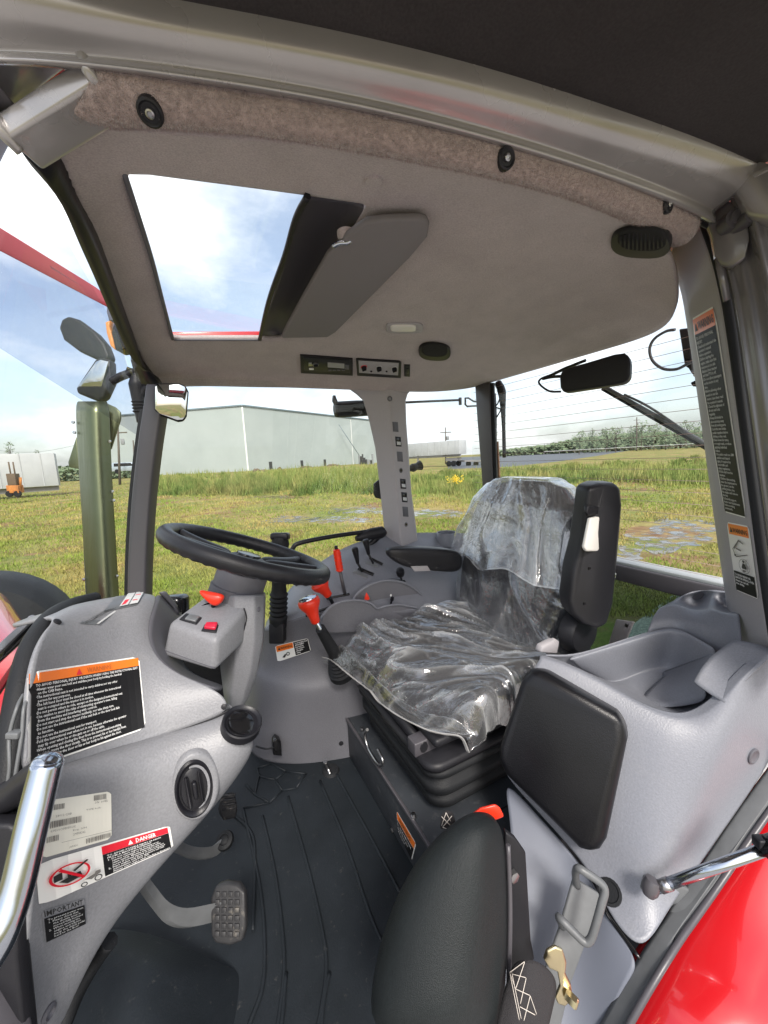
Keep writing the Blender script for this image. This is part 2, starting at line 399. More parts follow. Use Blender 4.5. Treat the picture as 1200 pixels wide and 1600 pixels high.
def grass_mat(name, dark, mid, dry, scale=0.35, ground=False):
    m_, n, b = node_mat(name)
    t1 = noise(n, scale, 6); t2 = noise(n, scale * 9, 4); t3 = noise(n, scale * 0.35, 4)
    c1 = ramp(n, t2.outputs['Fac'], [(0.3, dark), (0.7, mid)])
    c2 = ramp(n, t2.outputs['Fac'], [(0.3, tuple(x * 0.7 for x in dry)), (0.7, dry)])
    f = ramp(n, t1.outputs['Fac'], [(0.42, (0, 0, 0)), (0.64, (1, 1, 1))])
    c = mixc(n, f, c1, c2)
    if ground:
        t4 = noise(n, 0.5, 7, 0.65); soil = ramp(n, t2.outputs['Fac'], [(0.3, (0.16, 0.085, 0.045)), (0.7, (0.26, 0.17, 0.09))])
        f2 = ramp(n, t4.outputs['Fac'], [(0.52, (0, 0, 0)), (0.62, (1, 1, 1))]); c = mixc(n, f2, c, soil)
        t5 = noise(n, 14, 5); bp = n.nodes.new('ShaderNodeBump'); bp.inputs['Strength'].default_value = 0.7; bp.inputs['Distance'].default_value = 0.05
        n.links.new(t5.outputs['Fac'], bp.inputs['Height']); n.links.new(bp.outputs[0], b.inputs['Normal'])
    n.links.new(c, b.inputs['Base Color']); b.inputs['Roughness'].default_value = 0.9; b.inputs['Specular IOR Level'].default_value = 0.15
    return m_
grass_mat('ground_mat', (0.10, 0.125, 0.03), (0.21, 0.225, 0.06), (0.34, 0.265, 0.105), 0.35, True)
grass_mat('blade_mat', (0.115, 0.17, 0.03), (0.26, 0.32, 0.06), (0.42, 0.33, 0.12), 0.4)
grass_mat('weed_mat', (0.10, 0.155, 0.035), (0.23, 0.30, 0.08), (0.38, 0.35, 0.13), 0.45)

grass_mat('clump_mat', (0.07, 0.12, 0.028), (0.17, 0.24, 0.065), (0.30, 0.29, 0.10), 0.7)
me = bpy.data.meshes.new('ground'); S = 2500
me.from_pydata([(-S, -S, GZ), (S, -S, GZ), (S, S, GZ), (-S, S, GZ)], [], [(0, 1, 2, 3)]); me.update()
g = link('ground', me, M['ground_mat'], None, False); g['kind'] = 'structure'

# paved yard far behind, on the right
m_, n, b = node_mat('asphalt'); t = noise(n, 3.0, 6)
n.links.new(ramp(n, t.outputs['Fac'], [(0.3, (0.055, 0.06, 0.07)), (0.7, (0.085, 0.09, 0.10))]), b.inputs['Base Color']); b.inputs['Roughness'].default_value = 0.6
lot = [at(x, y, Z=GZ + 0.004) for x, y in ((700, 733), (800, 729), (880, 720), (935, 712), (985, 703.5), (960, 702.5), (800, 710.5), (700, 715.5))]
me = bpy.data.meshes.new('paved_yard'); me.from_pydata([tuple(v) for v in lot], [], [tuple(range(len(lot)))]); me.update()
o = link('paved_yard', me, M['asphalt'], None, False); o['kind'] = 'structure'

# pale gravel pad the tractor stands on
m_, n, b = node_mat('gravel_mat'); t = noise(n, 6, 6); v_ = n.nodes.new('ShaderNodeTexVoronoi'); v_.inputs['Scale'].default_value = 38
tcn = n.nodes.new('ShaderNodeTexCoord'); n.links.new(tcn.outputs['Object'], v_.inputs['Vector'])
n.links.new(mixc(n, .55, ramp(n, t.outputs['Fac'], [(0.3, (0.36, 0.34, 0.325)), (0.7, (0.52, 0.49, 0.465))]), ramp(n, v_.outputs['Distance'], [(0.0, (0.52, 0.50, 0.48)), (0.6, (0.20, 0.19, 0.18))])), b.inputs['Base Color']); b.inputs['Roughness'].default_value = .9
bp = n.nodes.new('ShaderNodeBump'); bp.inputs['Strength'].default_value = .6; bp.inputs['Distance'].default_value = .02; bp.invert = True; n.links.new(v_.outputs['Distance'], bp.inputs['Height']); n.links.new(bp.outputs[0], b.inputs['Normal'])
pad_o = [(-7 + .5 * math.sin(k * 1.7), -5.5 + k * .75, GZ + .004) for k in range(11)] + [(-5 + k * 1.6, 2.5 + .35 * math.sin(k * 2.1), GZ + .004) for k in range(10)] + [(11 + .6 * math.sin(k * 1.3), 1.6 - k * .72, GZ + .004) for k in range(11)]
me = bpy.data.meshes.new('gravel_pad'); me.from_pydata(pad_o, [], [tuple(range(len(pad_o)))]); me.update(); o = link('gravel_pad', me, M['gravel_mat'], None, False); o['kind'] = 'structure'

# standing water and wet mud
m_, n, b = node_mat('puddle_water'); t = noise(n, 2.2, 6)
n.links.new(ramp(n, t.outputs['Fac'], [(0.4, (0.07, 0.065, 0.06)), (0.62, (0.17, 0.145, 0.115))]), b.inputs['Base Color'])
mr = n.nodes.new('ShaderNodeMapRange'); mr.inputs['From Min'].default_value = 0.45; mr.inputs['From Max'].default_value = 0.62; mr.inputs['To Min'].default_value = 0.03; mr.inputs['To Max'].default_value = 0.3
n.links.new(t.outputs['Fac'], mr.inputs['Value']); n.links.new(mr.outputs[0], b.inputs['Roughness'])
t6 = noise(n, 3.4, 8, .68); n.links.new(ramp(n, t6.outputs['Fac'], [(0.47, (0, 0, 0)), (0.58, (1, 1, 1))]), b.inputs['Alpha'])
def puddle(cx, cy, hw, hh, seed):
    r_ = random.Random(seed); ph = [r_.uniform(0, 6.28) for _ in range(4)]; pts = []
    for k in range(40):
        a = 2 * math.pi * k / 40; w = 1 + 0.28 * math.sin(2 * a + ph[0]) + 0.18 * math.sin(5 * a + ph[1]) + 0.12 * math.sin(9 * a + ph[2])
        pts.append(at(cx + hw * w * math.cos(a), cy + hh * w * math.sin(a), Z=GZ + 0.005))
    me = bpy.data.meshes.new('puddle'); me.from_pydata([tuple(p) for p in pts], [], [tuple(range(40))]); me.update()
    o = link('puddle', me, M['puddle_water'], None, False); o['kind'] = 'structure'
for k, a in enumerate(((660, 802, 60, 8), (500, 812, 75, 7), (1055, 835, 75, 22), (985, 868, 24, 14), (1080, 735, 36, 3), (432, 777, 34, 3), (560, 797, 45, 6))): puddle(*a, k + 3)

def blades(name, pos, h, w, mat_, lean=0.35):
    """thin upright leaves, one triangle each"""
    N = len(pos); a = rng.uniform(0, 2 * np.pi, N); dx, dy = np.cos(a) * w, np.sin(a) * w
    la = rng.uniform(0, 2 * np.pi, N); ll = h * lean * rng.uniform(0, 1, N)
    v = np.empty((N, 3, 3)); v[:, 0] = pos; v[:, 1] = pos; v[:, 2] = pos
    v[:, 0, 0] -= dx; v[:, 0, 1] -= dy; v[:, 1, 0] += dx; v[:, 1, 1] += dy
    v[:, 2, 0] += np.cos(la) * ll; v[:, 2, 1] += np.sin(la) * ll; v[:, 2, 2] += h
    me = bpy.data.meshes.new(name); me.vertices.add(3 * N); me.vertices.foreach_set('co', v.reshape(-1))
    me.loops.add(3 * N); me.loops.foreach_set('vertex_index', np.arange(3 * N, dtype=np.int32))
    me.polygons.add(N); me.polygons.foreach_set('loop_start', np.arange(0, 3 * N, 3, dtype=np.int32)); me.polygons.foreach_set('loop_total', np.full(N, 3, dtype=np.int32))
    me.update(calc_edges=True)
    return link(name, me, mat_, None, False)
def ground_pts(N, x0, x1, y0, y1, keep=None):
    """random places on the ground, even over the photo's area so that far grass is not wasted"""
    px = rng.uniform(x0, x1, N); py = rng.uniform(y0, y1, N)
    cf, cr_, cu = np.array(CF), np.array(CR), np.array(CU)
    d = cf + np.outer((px - 600) / F_PX, cr_) + np.outer((800 - py) / F_PX, cu)
    t = (GZ - CAM.z) / d[:, 2]; ok = (t > 0) & (t < 160)
    p = np.array(CAM) + d[ok] * t[ok][:, None]; p[:, 2] = GZ
    return p, px[ok], py[ok], t[ok]
def lump(p, s, seed):
    r_ = np.random.default_rng(seed); k = r_.normal(size=(6, 2)) * s; ph = r_.uniform(0, 6.28, 6)
    return sum(np.sin(p[:, 0] * a + p[:, 1] * b_ + c) for (a, b_), c in zip(k, ph)) / 6
def in_puddle(px, py):
    r_ = np.zeros(len(px), bool)
    for cx, cy, hw, hh in ((660, 802, 60, 8), (500, 812, 75, 7), (1055, 835, 75, 22), (985, 868, 24, 14), (1080, 735, 36, 3), (432, 777, 34, 3), (560, 797, 45, 6)):
        r_ |= ((px - cx) / hw) ** 2 + ((py - cy) / hh) ** 2 < 1.1
    return r_
p, px, py, t = ground_pts(150000, -20, 1180, 752, 965)
k = (lump(p, 1.2, 3) + rng.uniform(-.5, .5, len(p)) > -0.25) & ~in_puddle(px, py); p, t = p[k], t[k]
o = blades('short_grass', p, np.clip(0.035 + 0.0045 * t, 0, .14) * rng.uniform(0.4, 1.3, len(p)), 0.0022 + 0.0011 * t, M['blade_mat'], 0.9)
tag(o, 'short patchy green and straw coloured grass around the tractor', 'grass', kind='stuff')
p, px, py, t = ground_pts(60000, 225, 1120, 727, 800)
tall = (np.abs(px - 440) < 190) & (py < 772) & (py > 729 + (px - 440) * -0.05 + 6)
tall |= (px > 640) & (py < 790 - (px - 640) * 0.07) & (py > 735 - (px - 640) * 0.05 + 8)
k = tall & (lump(p, 0.5, 8) + rng.uniform(-.35, .35, len(p)) > 0.02) & ~in_puddle(px, py); p, px, t = p[k], px[k], t[k]
hh = np.where(px < 640, 1.05, 0.65) * (1 + 1.0 * lump(p, 0.45, 4)) * rng.uniform(0.35, 1.15, len(p)) * np.clip(t / 24, 0.35, 1.15)
o = blades('tall_weeds', p, hh, 0.008 + 0.0011 * t, M['weed_mat'], 0.5)
cl = []
for k in range(260):
    x_ = random.choice((random.uniform(245, 600), random.uniform(245, 440), random.uniform(650, 1110))); y_ = random.uniform(744, 774) if x_ < 640 else random.uniform(742, 778) - (x_ - 640) * .06
    c = at(x_, y_, Z=GZ); r_ = random.uniform(.3, 1.0); hc = random.uniform(.55, 1.45) * (1.0 if x_ < 640 else .65); m0 = 170
    q = rng.normal(size=(m0, 2)) * r_ * .5
    cl.append(np.column_stack([c.x + q[:, 0], c.y + q[:, 1], np.full(m0, GZ), hc * rng.uniform(.4, 1.15, m0) * np.exp(-(q ** 2).sum(1) / (r_ * r_ * 1.2)), np.full(m0, .006 + .0009 * (c - CAM).length)]))
cl = np.concatenate(cl); o2 = blades('weed_clumps', cl[:, :3], cl[:, 3], cl[:, 4], M['clump_mat'], .7); tag(o2, 'bushy clumps of darker weeds standing above the tall grass', 'weeds', kind='stuff')
tag(o, 'tall green weeds growing in front of the white building', 'weeds', kind='stuff')
# goldenrod beyond the side window
m_ = mat('flower_yellow', (0.75, 0.52, 0.02), 0.7)
gp = thing('goldenrod', 'clump of yellow goldenrod flowers beyond the cab side window', 'flowers', at(712, 762, Z=GZ))
c0 = at(712, 770, Z=GZ); bm = bmesh.new(); bs = bmesh.new()
for k in range(46):
    a = random.uniform(0, 6.28); r_ = random.uniform(0, 0.55); b0 = c0 + Vector((math.cos(a) * r_, math.sin(a) * r_, 0)); top = b0 + Vector((random.uniform(-.1, .1), random.uniform(-.1, .1), random.uniform(.55, .95)))
    q = Vector((0.012, 0, 0)); bs.faces.new([bs.verts.new(b0 - q), bs.verts.new(b0 + q), bs.verts.new(top)])
    if k % 2 == 0:
        for j in range(22):
            c = top + Vector((random.gauss(0, .07), random.gauss(0, .07), random.gauss(-.02, .05))); s = random.uniform(.012, .03)
            d1 = Vector((random.uniform(-1, 1), random.uniform(-1, 1), random.uniform(-1, 1))).normalized() * s; d2 = d1.orthogonal().normalized() * s
            bm.faces.new([bm.verts.new(c - d1), bm.verts.new(c + d2), bm.verts.new(c + d1), bm.verts.new(c - d2)])
from_bm('stem', bs, M['weed_mat'], gp, False); from_bm('flower_head', bm, M['flower_yellow'], gp, False)['kind'] = 'stuff'

# the white building: two ribbed metal walls meeting at a corner
m_, n, b = node_mat('white_cladding')
tcn = n.nodes.new('ShaderNodeTexCoord'); t = n.nodes.new('ShaderNodeTexNoise'); t.inputs['Scale'].default_value = 0.12; t.inputs['Detail'].default_value = 4; n.links.new(tcn.outputs['Object'], t.inputs['Vector'])
n.links.new(ramp(n, t.outputs['Fac'], [(0.3, (0.32, 0.36, 0.355)), (0.7, (0.36, 0.40, 0.395))]), b.inputs['Base Color']); b.inputs['Roughness'].default_value = 0.6
mat('flashing', (0.13, 0.17, 0.19), 0.5); mat('door_dark', (0.035, 0.037, 0.04), 0.5); mat('timber', (0.12, 0.085, 0.06), 0.9, bump=(30, 0.4)); mat('yard_metal', (0.22, 0.23, 0.24), 0.5)
c0, cL, cR = at(388, 736, Z=GZ), at(150, 746.9, Z=GZ), at(592, 722.8, Z=GZ)
Hb = (at(388, 634, D=(c0 - CAM).dot(CF)) - c0).z
Z = Vector((0, 0, 1))
bld = thing('warehouse', 'long white metal warehouse with dark roof edge across the field', 'building', c0)
inw = ((cL - c0).normalized() + (cR - c0).normalized()) * 3
def ribbed(name, a, b_, h, step, parent):
    d = (b_ - a); L = d.length; d.normalize(); nrm = Vector((d.y, -d.x, 0))
    if nrm.dot(CAM - a) < 0: nrm = -nrm
    pts = []; s = 0
    while s < L:
        for ds, e in ((0, 0), (step * .6, 0), (step * .7, .002), (step * .9, .002)): pts.append(a + d * min(s + ds, L) + nrm * e)
        s += step
    pts.append(b_)
    vs, fs = grid_mesh([[p for p in pts], [p + Z * h for p in pts]]); me = bpy.data.meshes.new(name); me.from_pydata([tuple(v) for v in vs], [], fs); me.update()
    o = link(name, me, M['white_cladding'], parent, False); return nrm, d
nL, dL = ribbed('wall', c0, cL, Hb * 0.98, 1.2, bld); nR, dR = ribbed('wall', c0, cR, Hb, 1.2, bld)
prism('roof', [c0 + Z * Hb * 0.97, cR + Z * Hb * 0.97, cR + inw * 6 + Z * Hb * .96, cL + inw * 6 + Z * Hb * .96, cL + Z * Hb * 0.97], Z * 0.3, M['flashing'], bld)
for a, b_, nn in ((c0, cL, nL), (c0, cR, nR)):
    prism('roof_edge', [a + nn * .12 + Z * (Hb * .978), b_ + nn * .12 + Z * (Hb * .978), b_ + nn * .12 + Z * (Hb * 1.0), a + nn * .12 + Z * (Hb * 1.0)], nn * 0.25, M['flashing'], bld)
prism('corner_trim', [c0 + nL * .08 + nR * .08 + dL * .3, c0 + nL * .1 + nR * .1, c0 + nL * .08 + nR * .08 + dR * .3], Z * Hb * .965, M['print_white'], bld)
for pxd in (423, 472, 508, 552):
    base = onp(pxd, 731, c0, nR); base.z = GZ; w_ = 0.75 if pxd != 552 else .12
    hh = 3.0 if pxd != 552 else Hb * .95
    prism('door' if pxd != 552 else 'downpipe', [base - dR * w_ + nR * .07, base + dR * w_ + nR * .07, base + dR * w_ + nR * .07 + Z * hh, base - dR * w_ + nR * .07 + Z * hh], nR * 0.12, M['door_dark' if pxd != 552 else 'print_white'], bld)
# leaning gate pole by the building
gpole = onp(524, 664, c0, nR) + nR * 2; gbot = onp(560, 728, c0, nR) + nR * 4; gbot.z = GZ
tag(tube('leaning_pole', [gbot, gpole], 0.16, M['flashing']), 'dark pole leaning against the long warehouse wall', 'pole')
for k, (x_, y_, w_, h_) in enumerate(((401, 737, 6, 5), (412, 737, 5, 4), (437, 734, 4, 4), (478, 731, 9, 3), (520, 728, 10, 3))):
    c = at(x_, y_, Z=GZ); s = (c - CAM).length / F_PX
    bm = bmesh.new(); bmesh.ops.create_icosphere(bm, subdivisions=2, radius=1)
    for v in bm.verts:
        v.co *= 1 + random.uniform(-.18, .18); v.co = Vector((v.co.x * w_ * s, v.co.y * w_ * s, max(v.co.z, -.2) * h_ * s)) + c
    nm = ('left of the lone door', 'second from the corner', 'just right of the first door', 'flat one by the second door', 'flat one by the third door')[k]
    tag(from_bm('rubble_heap', bm, M['timber'], None, False), 'low dark heap at the foot of the warehouse wall, ' + nm, 'heap', 'heaps along the warehouse')
for k in range(9):
    x_ = 562 + k * 2.6; c = at(x_, 725.5, Z=GZ); s = (c - CAM).length / F_PX; h_ = random.uniform(6, 17) * s; w_ = random.uniform(.8, 1.6) * s
    tag(rbox('stacked_goods', c + Z * h_ / 2, ((w_, 0, 0), (0, w_, 0), (0, 0, h_ / 2)), M[random.choice(('yard_metal', 'door_dark', 'print_white'))], None, 0.0), 'small upright piece of yard stock stacked by the warehouse end', 'yard stock', 'yard stock by the warehouse end')

# semi trailer parked on the yard
def at_dist(px, py, dist): return at(px, py, D=dist)
def trailer(name, label, x0, x1, ytop, ybot, D0, D1, legs=True):
    a, b_ = at(x0, ybot, D=D0), at(x1, ybot, D=D1); a.z = b_.z = (a.z + b_.z) / 2
    h_ = (at(x0, ytop, D=D0) - a).z; d = (b_ - a).normalized(); nn = Vector((-d.y, d.x, 0))
    if nn.dot(CAM - a) > 0: nn = -nn
    t_ = thing(name, label, 'trailer', Vector((a.x, a.y, GZ)))
    L = (b_ - a).length
    prism('box_body', [a, b_, b_ + Z * h_, a + Z * h_], nn * 2.6, M['trailer_white'], t_, 0.03)
    for k in range(int(L / 1.5)): rbox('side_post', a + d * (k + .7) * 1.5 - nn * .02 + Z * h_ / 2, (d * .04, nn * .03, Z * h_ * .49), M['trailer_white'], t_, 0)
    rbox('lower_rail', a + d * L / 2 + nn * .6 - Z * .25, (d * L * .49, nn * .2, Z * .22), M['trailer_grey'], t_, 0)
    if legs:
        for s in (.8, .88):
            for e in (.3, 2.2): lathe('wheel', [(.0, -.15), (.3, -.15), (.52, -.12), (.52, .12), (.3, .15), (0, .15)], Vector((a.x, a.y, GZ + .52)) + d * L * s + nn * e, nn, M['black_rubber'], t_, 16)
        rbox('landing_leg', Vector((a.x, a.y, (GZ + a.z) / 2)) + d * L * .22 + nn * .4, (d * .12, nn * .12, Z * (a.z - GZ) / 2), M['trailer_grey'], t_, 0)
        rbox('axle_frame', Vector((a.x, a.y, (GZ + a.z) / 2 + .2)) + d * L * .84 + nn * 1.2, (d * L * .1, nn * .8, Z * .3), M['trailer_grey'], t_, 0)
    return t_
mat('trailer_white', (0.40, 0.41, 0.42), 0.5, var=(0.6, 0.08)); mat('trailer_grey', (0.20, 0.19, 0.19), 0.7)
trailer('semi_trailer', 'white box semi trailer parked beyond the side window', 634, 718, 694, 711.5, 78, 70)
ch = thing('empty_chassis', 'low flat trailer chassis with bare wheels beside the parked box trailer', 'trailer', at(745, 728, D=72))
c = at(742, 722, D=72); rbox('chassis_rail', c + Z * .2, (CR * 2.6, Vector((0, 1, 0)), Z * .15), M['trailer_grey'], ch, 0)
for s in (-1.2, .2, 1.6): lathe('wheel', [(.0, -.15), (.3, -.15), (.5, -.12), (.5, .12), (.3, .15), (0, .15)], c + CR * s - Z * .3, Vector((-.2, -1, 0)), M['black_rubber'], ch, 16)
# storage container with a yellow machine on the left
trailer('storage_container', 'white storage trailer standing far left behind the windshield', -60, 93, 711, 763, 34, 38, False)
mat('machine_orange', (0.42, 0.16, 0.04), 0.7, var=(4, .3))
mc = thing('compact_loader', 'small orange compact loader parked before the white storage trailer', 'loader', at(25, 775, D=30))
c = at(24, 764, D=30); sx = CR * .62
rbox('loader_body', c, (sx * .75, Vector((0, .6, 0)), Z * .30), M['machine_orange'], mc, .05)
rbox('loader_guard', c + Z * .75, (sx * .55, Vector((0, .5, 0)), Z * .45), M['timber'], mc, .04)
for s in (-.25, .3): tube('loader_mast', [c + sx * s + Z * .9, c + sx * s + Z * 2.1], .05, M['timber'], mc)
tube('loader_arm', [c + sx * .6 - Z * .1, c + sx * .9 + Z * .9], .09, M['machine_orange'], mc)
for s in (-.5, .5): lathe('wheel', [(0, -.12), (.22, -.12), (.26, 0), (.22, .12), (0, .12)], c + sx * s - Z * .35 - Vector((0, .5, 0)), Vector((0, -1, 0)), M['black_rubber'], mc, 16)
# parked van and low hut by the pole
def car(px, py, D, w, label, col):
    c = at(px, py, D=D); t_ = thing('parked_van', label, 'van', Vector((c.x, c.y, GZ)))
    d = Vector((CR.x, CR.y, 0)).normalized(); nn = Vector((-d.y, d.x, 0))
    prof = [(-w, -.5), (w, -.5), (w, .15), (w * .75, .25), (w * .45, .85), (-w * .9, .9), (-w, .2)]
    prism('body', [c + d * x + Z * z_ for x, z_ in prof], nn * 1.7, col, t_, .06)
    prism('side_glass', [c - nn * .02 + d * x + Z * z_ for x, z_ in ((-w * .8, .28), (w * .6, .28), (w * .4, .75), (-w * .78, .78))], nn * .015, M['black_gloss'], t_)
    for s in (-.62, .62): lathe('wheel', [(0, -.1), (.34, -.1), (.36, 0), (.34, .1), (0, .1)], c + d * w * s - Z * .5, nn, M['black_rubber'], t_, 16)
car(196, 731, 62, 2.3, 'silver van parked far off beside the dark windshield post', mat('van_silver', (0.40, 0.46, 0.52), 0.35, metal=.3))
m_ = mat('pole_wood', (0.10, 0.085, 0.07), 0.9)
def pole(px, ytop, ybot, D, r_, label, arm=True, lean=0.0):
    a, b_ = at(px + lean, ybot, D=D), at(px, ytop, D=D); a.z = GZ
    t_ = thing('utility_pole', label, 'utility pole', a, 'utility poles')
    tube('mast', [a, b_], [r_ * 1.2, r_ * .8], M['pole_wood'], t_)
    if arm:
        d = Vector((CR.x, CR.y, 0)).normalized()
        rbox('cross_arm', b_ - Z * 1.2, (d * 1.3, Vector((0, .07, 0)), Z * .09), M['pole_wood'], t_, 0); rbox('transformer', b_ - Z * 2.6 + d * .4, (d * .28, Vector((0, .28, 0)), Z * .45), M['yard_metal'], t_, .05)
pole(184, 664, 733, 60, .16, 'utility pole with transformer seen beside the dark windshield post')
pole(208, 688, 733, 70, .13, 'short bare pole standing just right of the transformer pole', False, 2)
pole(696, 668, 712, 95, .14, 'utility pole rising behind the parked box trailer')
pole(995, 652, 697, 170, .25, 'tall pole among the trees behind the rear window')
tag(tube('overhead_wire', [at(-40, 700, D=70), at(60, 706, D=66), at(184, 668, D=60) - Z * 1.1], .02, M['dark_grey_plastic']), 'thin overhead wire strung to the transformer pole', 'wire')

# trees: tapered trunk with limbs and a crown of many leaf faces
grass_mat('leaf_far', (0.10, 0.15, 0.09), (0.18, 0.24, 0.14), (0.20, 0.22, 0.14), 0.8)  # greens lightened so the leaf colour carries distance haze
mat('bark', (0.10, 0.08, 0.06), 0.95, bump=(20, .6))
def tree(loc, h, w, label, seed, conifer=False, group='trees on the far edge of the field'):
    r_ = random.Random(seed); t_ = thing('tree', label, 'tree', loc, group)
    bm = bmesh.new()
    def limb(a, b_, ra, rb):
        x_, y_, z_ = frame(b_ - a); lo = [bm.verts.new(a + (x_ * math.cos(k * 1.0472) + y_ * math.sin(k * 1.0472)) * ra) for k in range(6)]
        hi = [bm.verts.new(b_ + (x_ * math.cos(k * 1.0472) + y_ * math.sin(k * 1.0472)) * rb) for k in range(6)]
        for k in range(6): bm.faces.new((lo[k], lo[(k + 1) % 6], hi[(k + 1) % 6], hi[k]))
    loc = Vector(loc); limb(loc, loc + Z * h * .9, h * .022, h * .005)
    clumps = []
    if conifer:
        for k in range(26):
            zf = .15 + .85 * k / 26; rr = w * (1 - zf) * .5 + .1; a = k * 2.4; p = loc + Z * h * zf + Vector((math.cos(a), math.sin(a), -.15)) * rr * .7; clumps.append((p, rr * .6 + .25)); limb(loc + Z * h * zf, p, h * .006, h * .002)
    else:
        for k in range(22):
            zf = r_.uniform(.32, 1.0); rr = w * .5 * math.sin(math.pi * min(1, (zf - .18) / .86)) ** .7; a = r_.uniform(0, 6.28)
            p = loc + Z * h * zf + Vector((math.cos(a), math.sin(a), 0)) * rr * r_.uniform(.3, 1); clumps.append((p, w * r_.uniform(.10, .2))); limb(loc + Z * h * zf * .75, p, h * .008, h * .002)
    from_bm('trunk', bm, M['bark'], t_, False)
    bm = bmesh.new()
    for p, s in clumps:
        for k in range(26):
            c = p + Vector((r_.gauss(0, .5), r_.gauss(0, .5), r_.gauss(0, .38))) * s; q = s * r_.uniform(.12, .32)
            d1 = Vector((r_.uniform(-1, 1), r_.uniform(-1, 1), r_.uniform(-.6, .6))).normalized() * q; d2 = d1.orthogonal().normalized() * q * .7
            bm.faces.new([bm.verts.new(c - d1), bm.verts.new(c + d2), bm.verts.new(c + d1), bm.verts.new(c - d2)])
    from_bm('crown', bm, M['leaf_far'], t_, False)
row = ((905, 676, 40), (925, 668, 48), (948, 672, 46), (962, 668, 40), (985, 664, 44), (1002, 660, 48), (1022, 666, 50), (1040, 664, 38), (1058, 668, 44), (1072, 660, 40), (1086, 668, 40), (1098, 662, 46))
nth = ('leftmost', 'second from left', 'third from left', 'fourth from left', 'fifth from left', 'sixth from left', 'seventh from left', 'eighth from left', 'ninth from left', 'third from right', 'second from right', 'rightmost')
for k, (x_, yt, ww) in enumerate(row):
    D = 150 + (k * 37 % 50); hz = 716.6 - (x_ - 600) * .0489
    b_ = at(x_, hz, D=D); b_.z = GZ; h_ = (at(x_, yt, D=D) - b_).z
    tree(b_, h_, ww * D / F_PX * .8, 'hazy green tree on the far ridge behind the rear window, ' + nth[k], k + 20, k % 3 == 1)
for k, (x_, yt, ww, lb) in enumerate(((22, 694, 26, 'dark round tree rising behind the white storage trailer'), (64, 702, 12, 'small tree top just right of the round tree above the storage trailer'))):
    D = 75; b_ = at(x_, 744, D=D); b_.z = GZ; h_ = (at(x_, yt, D=D) - b_).z; tree(b_, h_, ww * D / F_PX, lb, 60 + k)
# wooded ridge and far hedgerow: one mass
def hedge(name, label, x0, x1, D0, D1, ys, N, seed, size):
    r_ = random.Random(seed); bm = bmesh.new()
    for k in range(N):
        f = r_.random(); x_ = x0 + (x1 - x0) * f; D = D0 + (D1 - D0) * f + r_.uniform(-8, 8)
        yt = np.interp(x_, [a for a, _ in ys], [b_ for _, b_ in ys]); hz = 716.6 - (x_ - 600) * .0489
        top = at(x_, yt, D=D).z; zz = GZ + (top - GZ) * (1 - r_.random() ** 1.5 * .98) * r_.uniform(.8, 1.05); c = at(x_, hz, D=D); c.z = zz
        q = size * r_.uniform(.4, 1); d1 = Vector((r_.uniform(-1, 1), r_.uniform(-1, 1), r_.uniform(-.5, .5))).normalized() * q; d2 = d1.orthogonal().normalized() * q * .8
        bm.faces.new([bm.verts.new(c - d1), bm.verts.new(c + d2), bm.verts.new(c + d1), bm.verts.new(c - d2)])
    tag(from_bm(name, bm, M['leaf_far'], None, False), label, 'woods', kind='stuff')
hedge('far_woods', 'hazy wooded ridge along the horizon behind the rear window', 780, 1190, 240, 190, ((780, 704), (850, 696), (900, 686), (980, 678), (1100, 674), (1190, 672)), 9000, 5, 1.5)
hedge('far_hedgerow', 'low dark hedgerow on the horizon left of the warehouse', -60, 240, 110, 120, ((-60, 738), (100, 730), (180, 728), (240, 722)), 3500, 6, .8)
# guard rail along the far road
gr = thing('guard_rail', 'pale guard rail running along the far road below the trees', 'guard rail', at(960, 704, D=140))
for k in range(12):
    xa, xb = 850 + k * 24, 850 + (k + 1) * 24; pa, pb = at(xa, 706 - (xa - 850) * .053, D=145), at(xb, 706 - (xb - 850) * .053, D=145)
    prism('rail', [pa, pb, pb + Z * .16, pa + Z * .16], Vector((0, .1, 0)), M['trailer_white'], gr); rbox('post', pa - Z * .4, ((.08, 0, 0), (0, .08, 0), Z * .6), M['trailer_grey'], gr, 0)

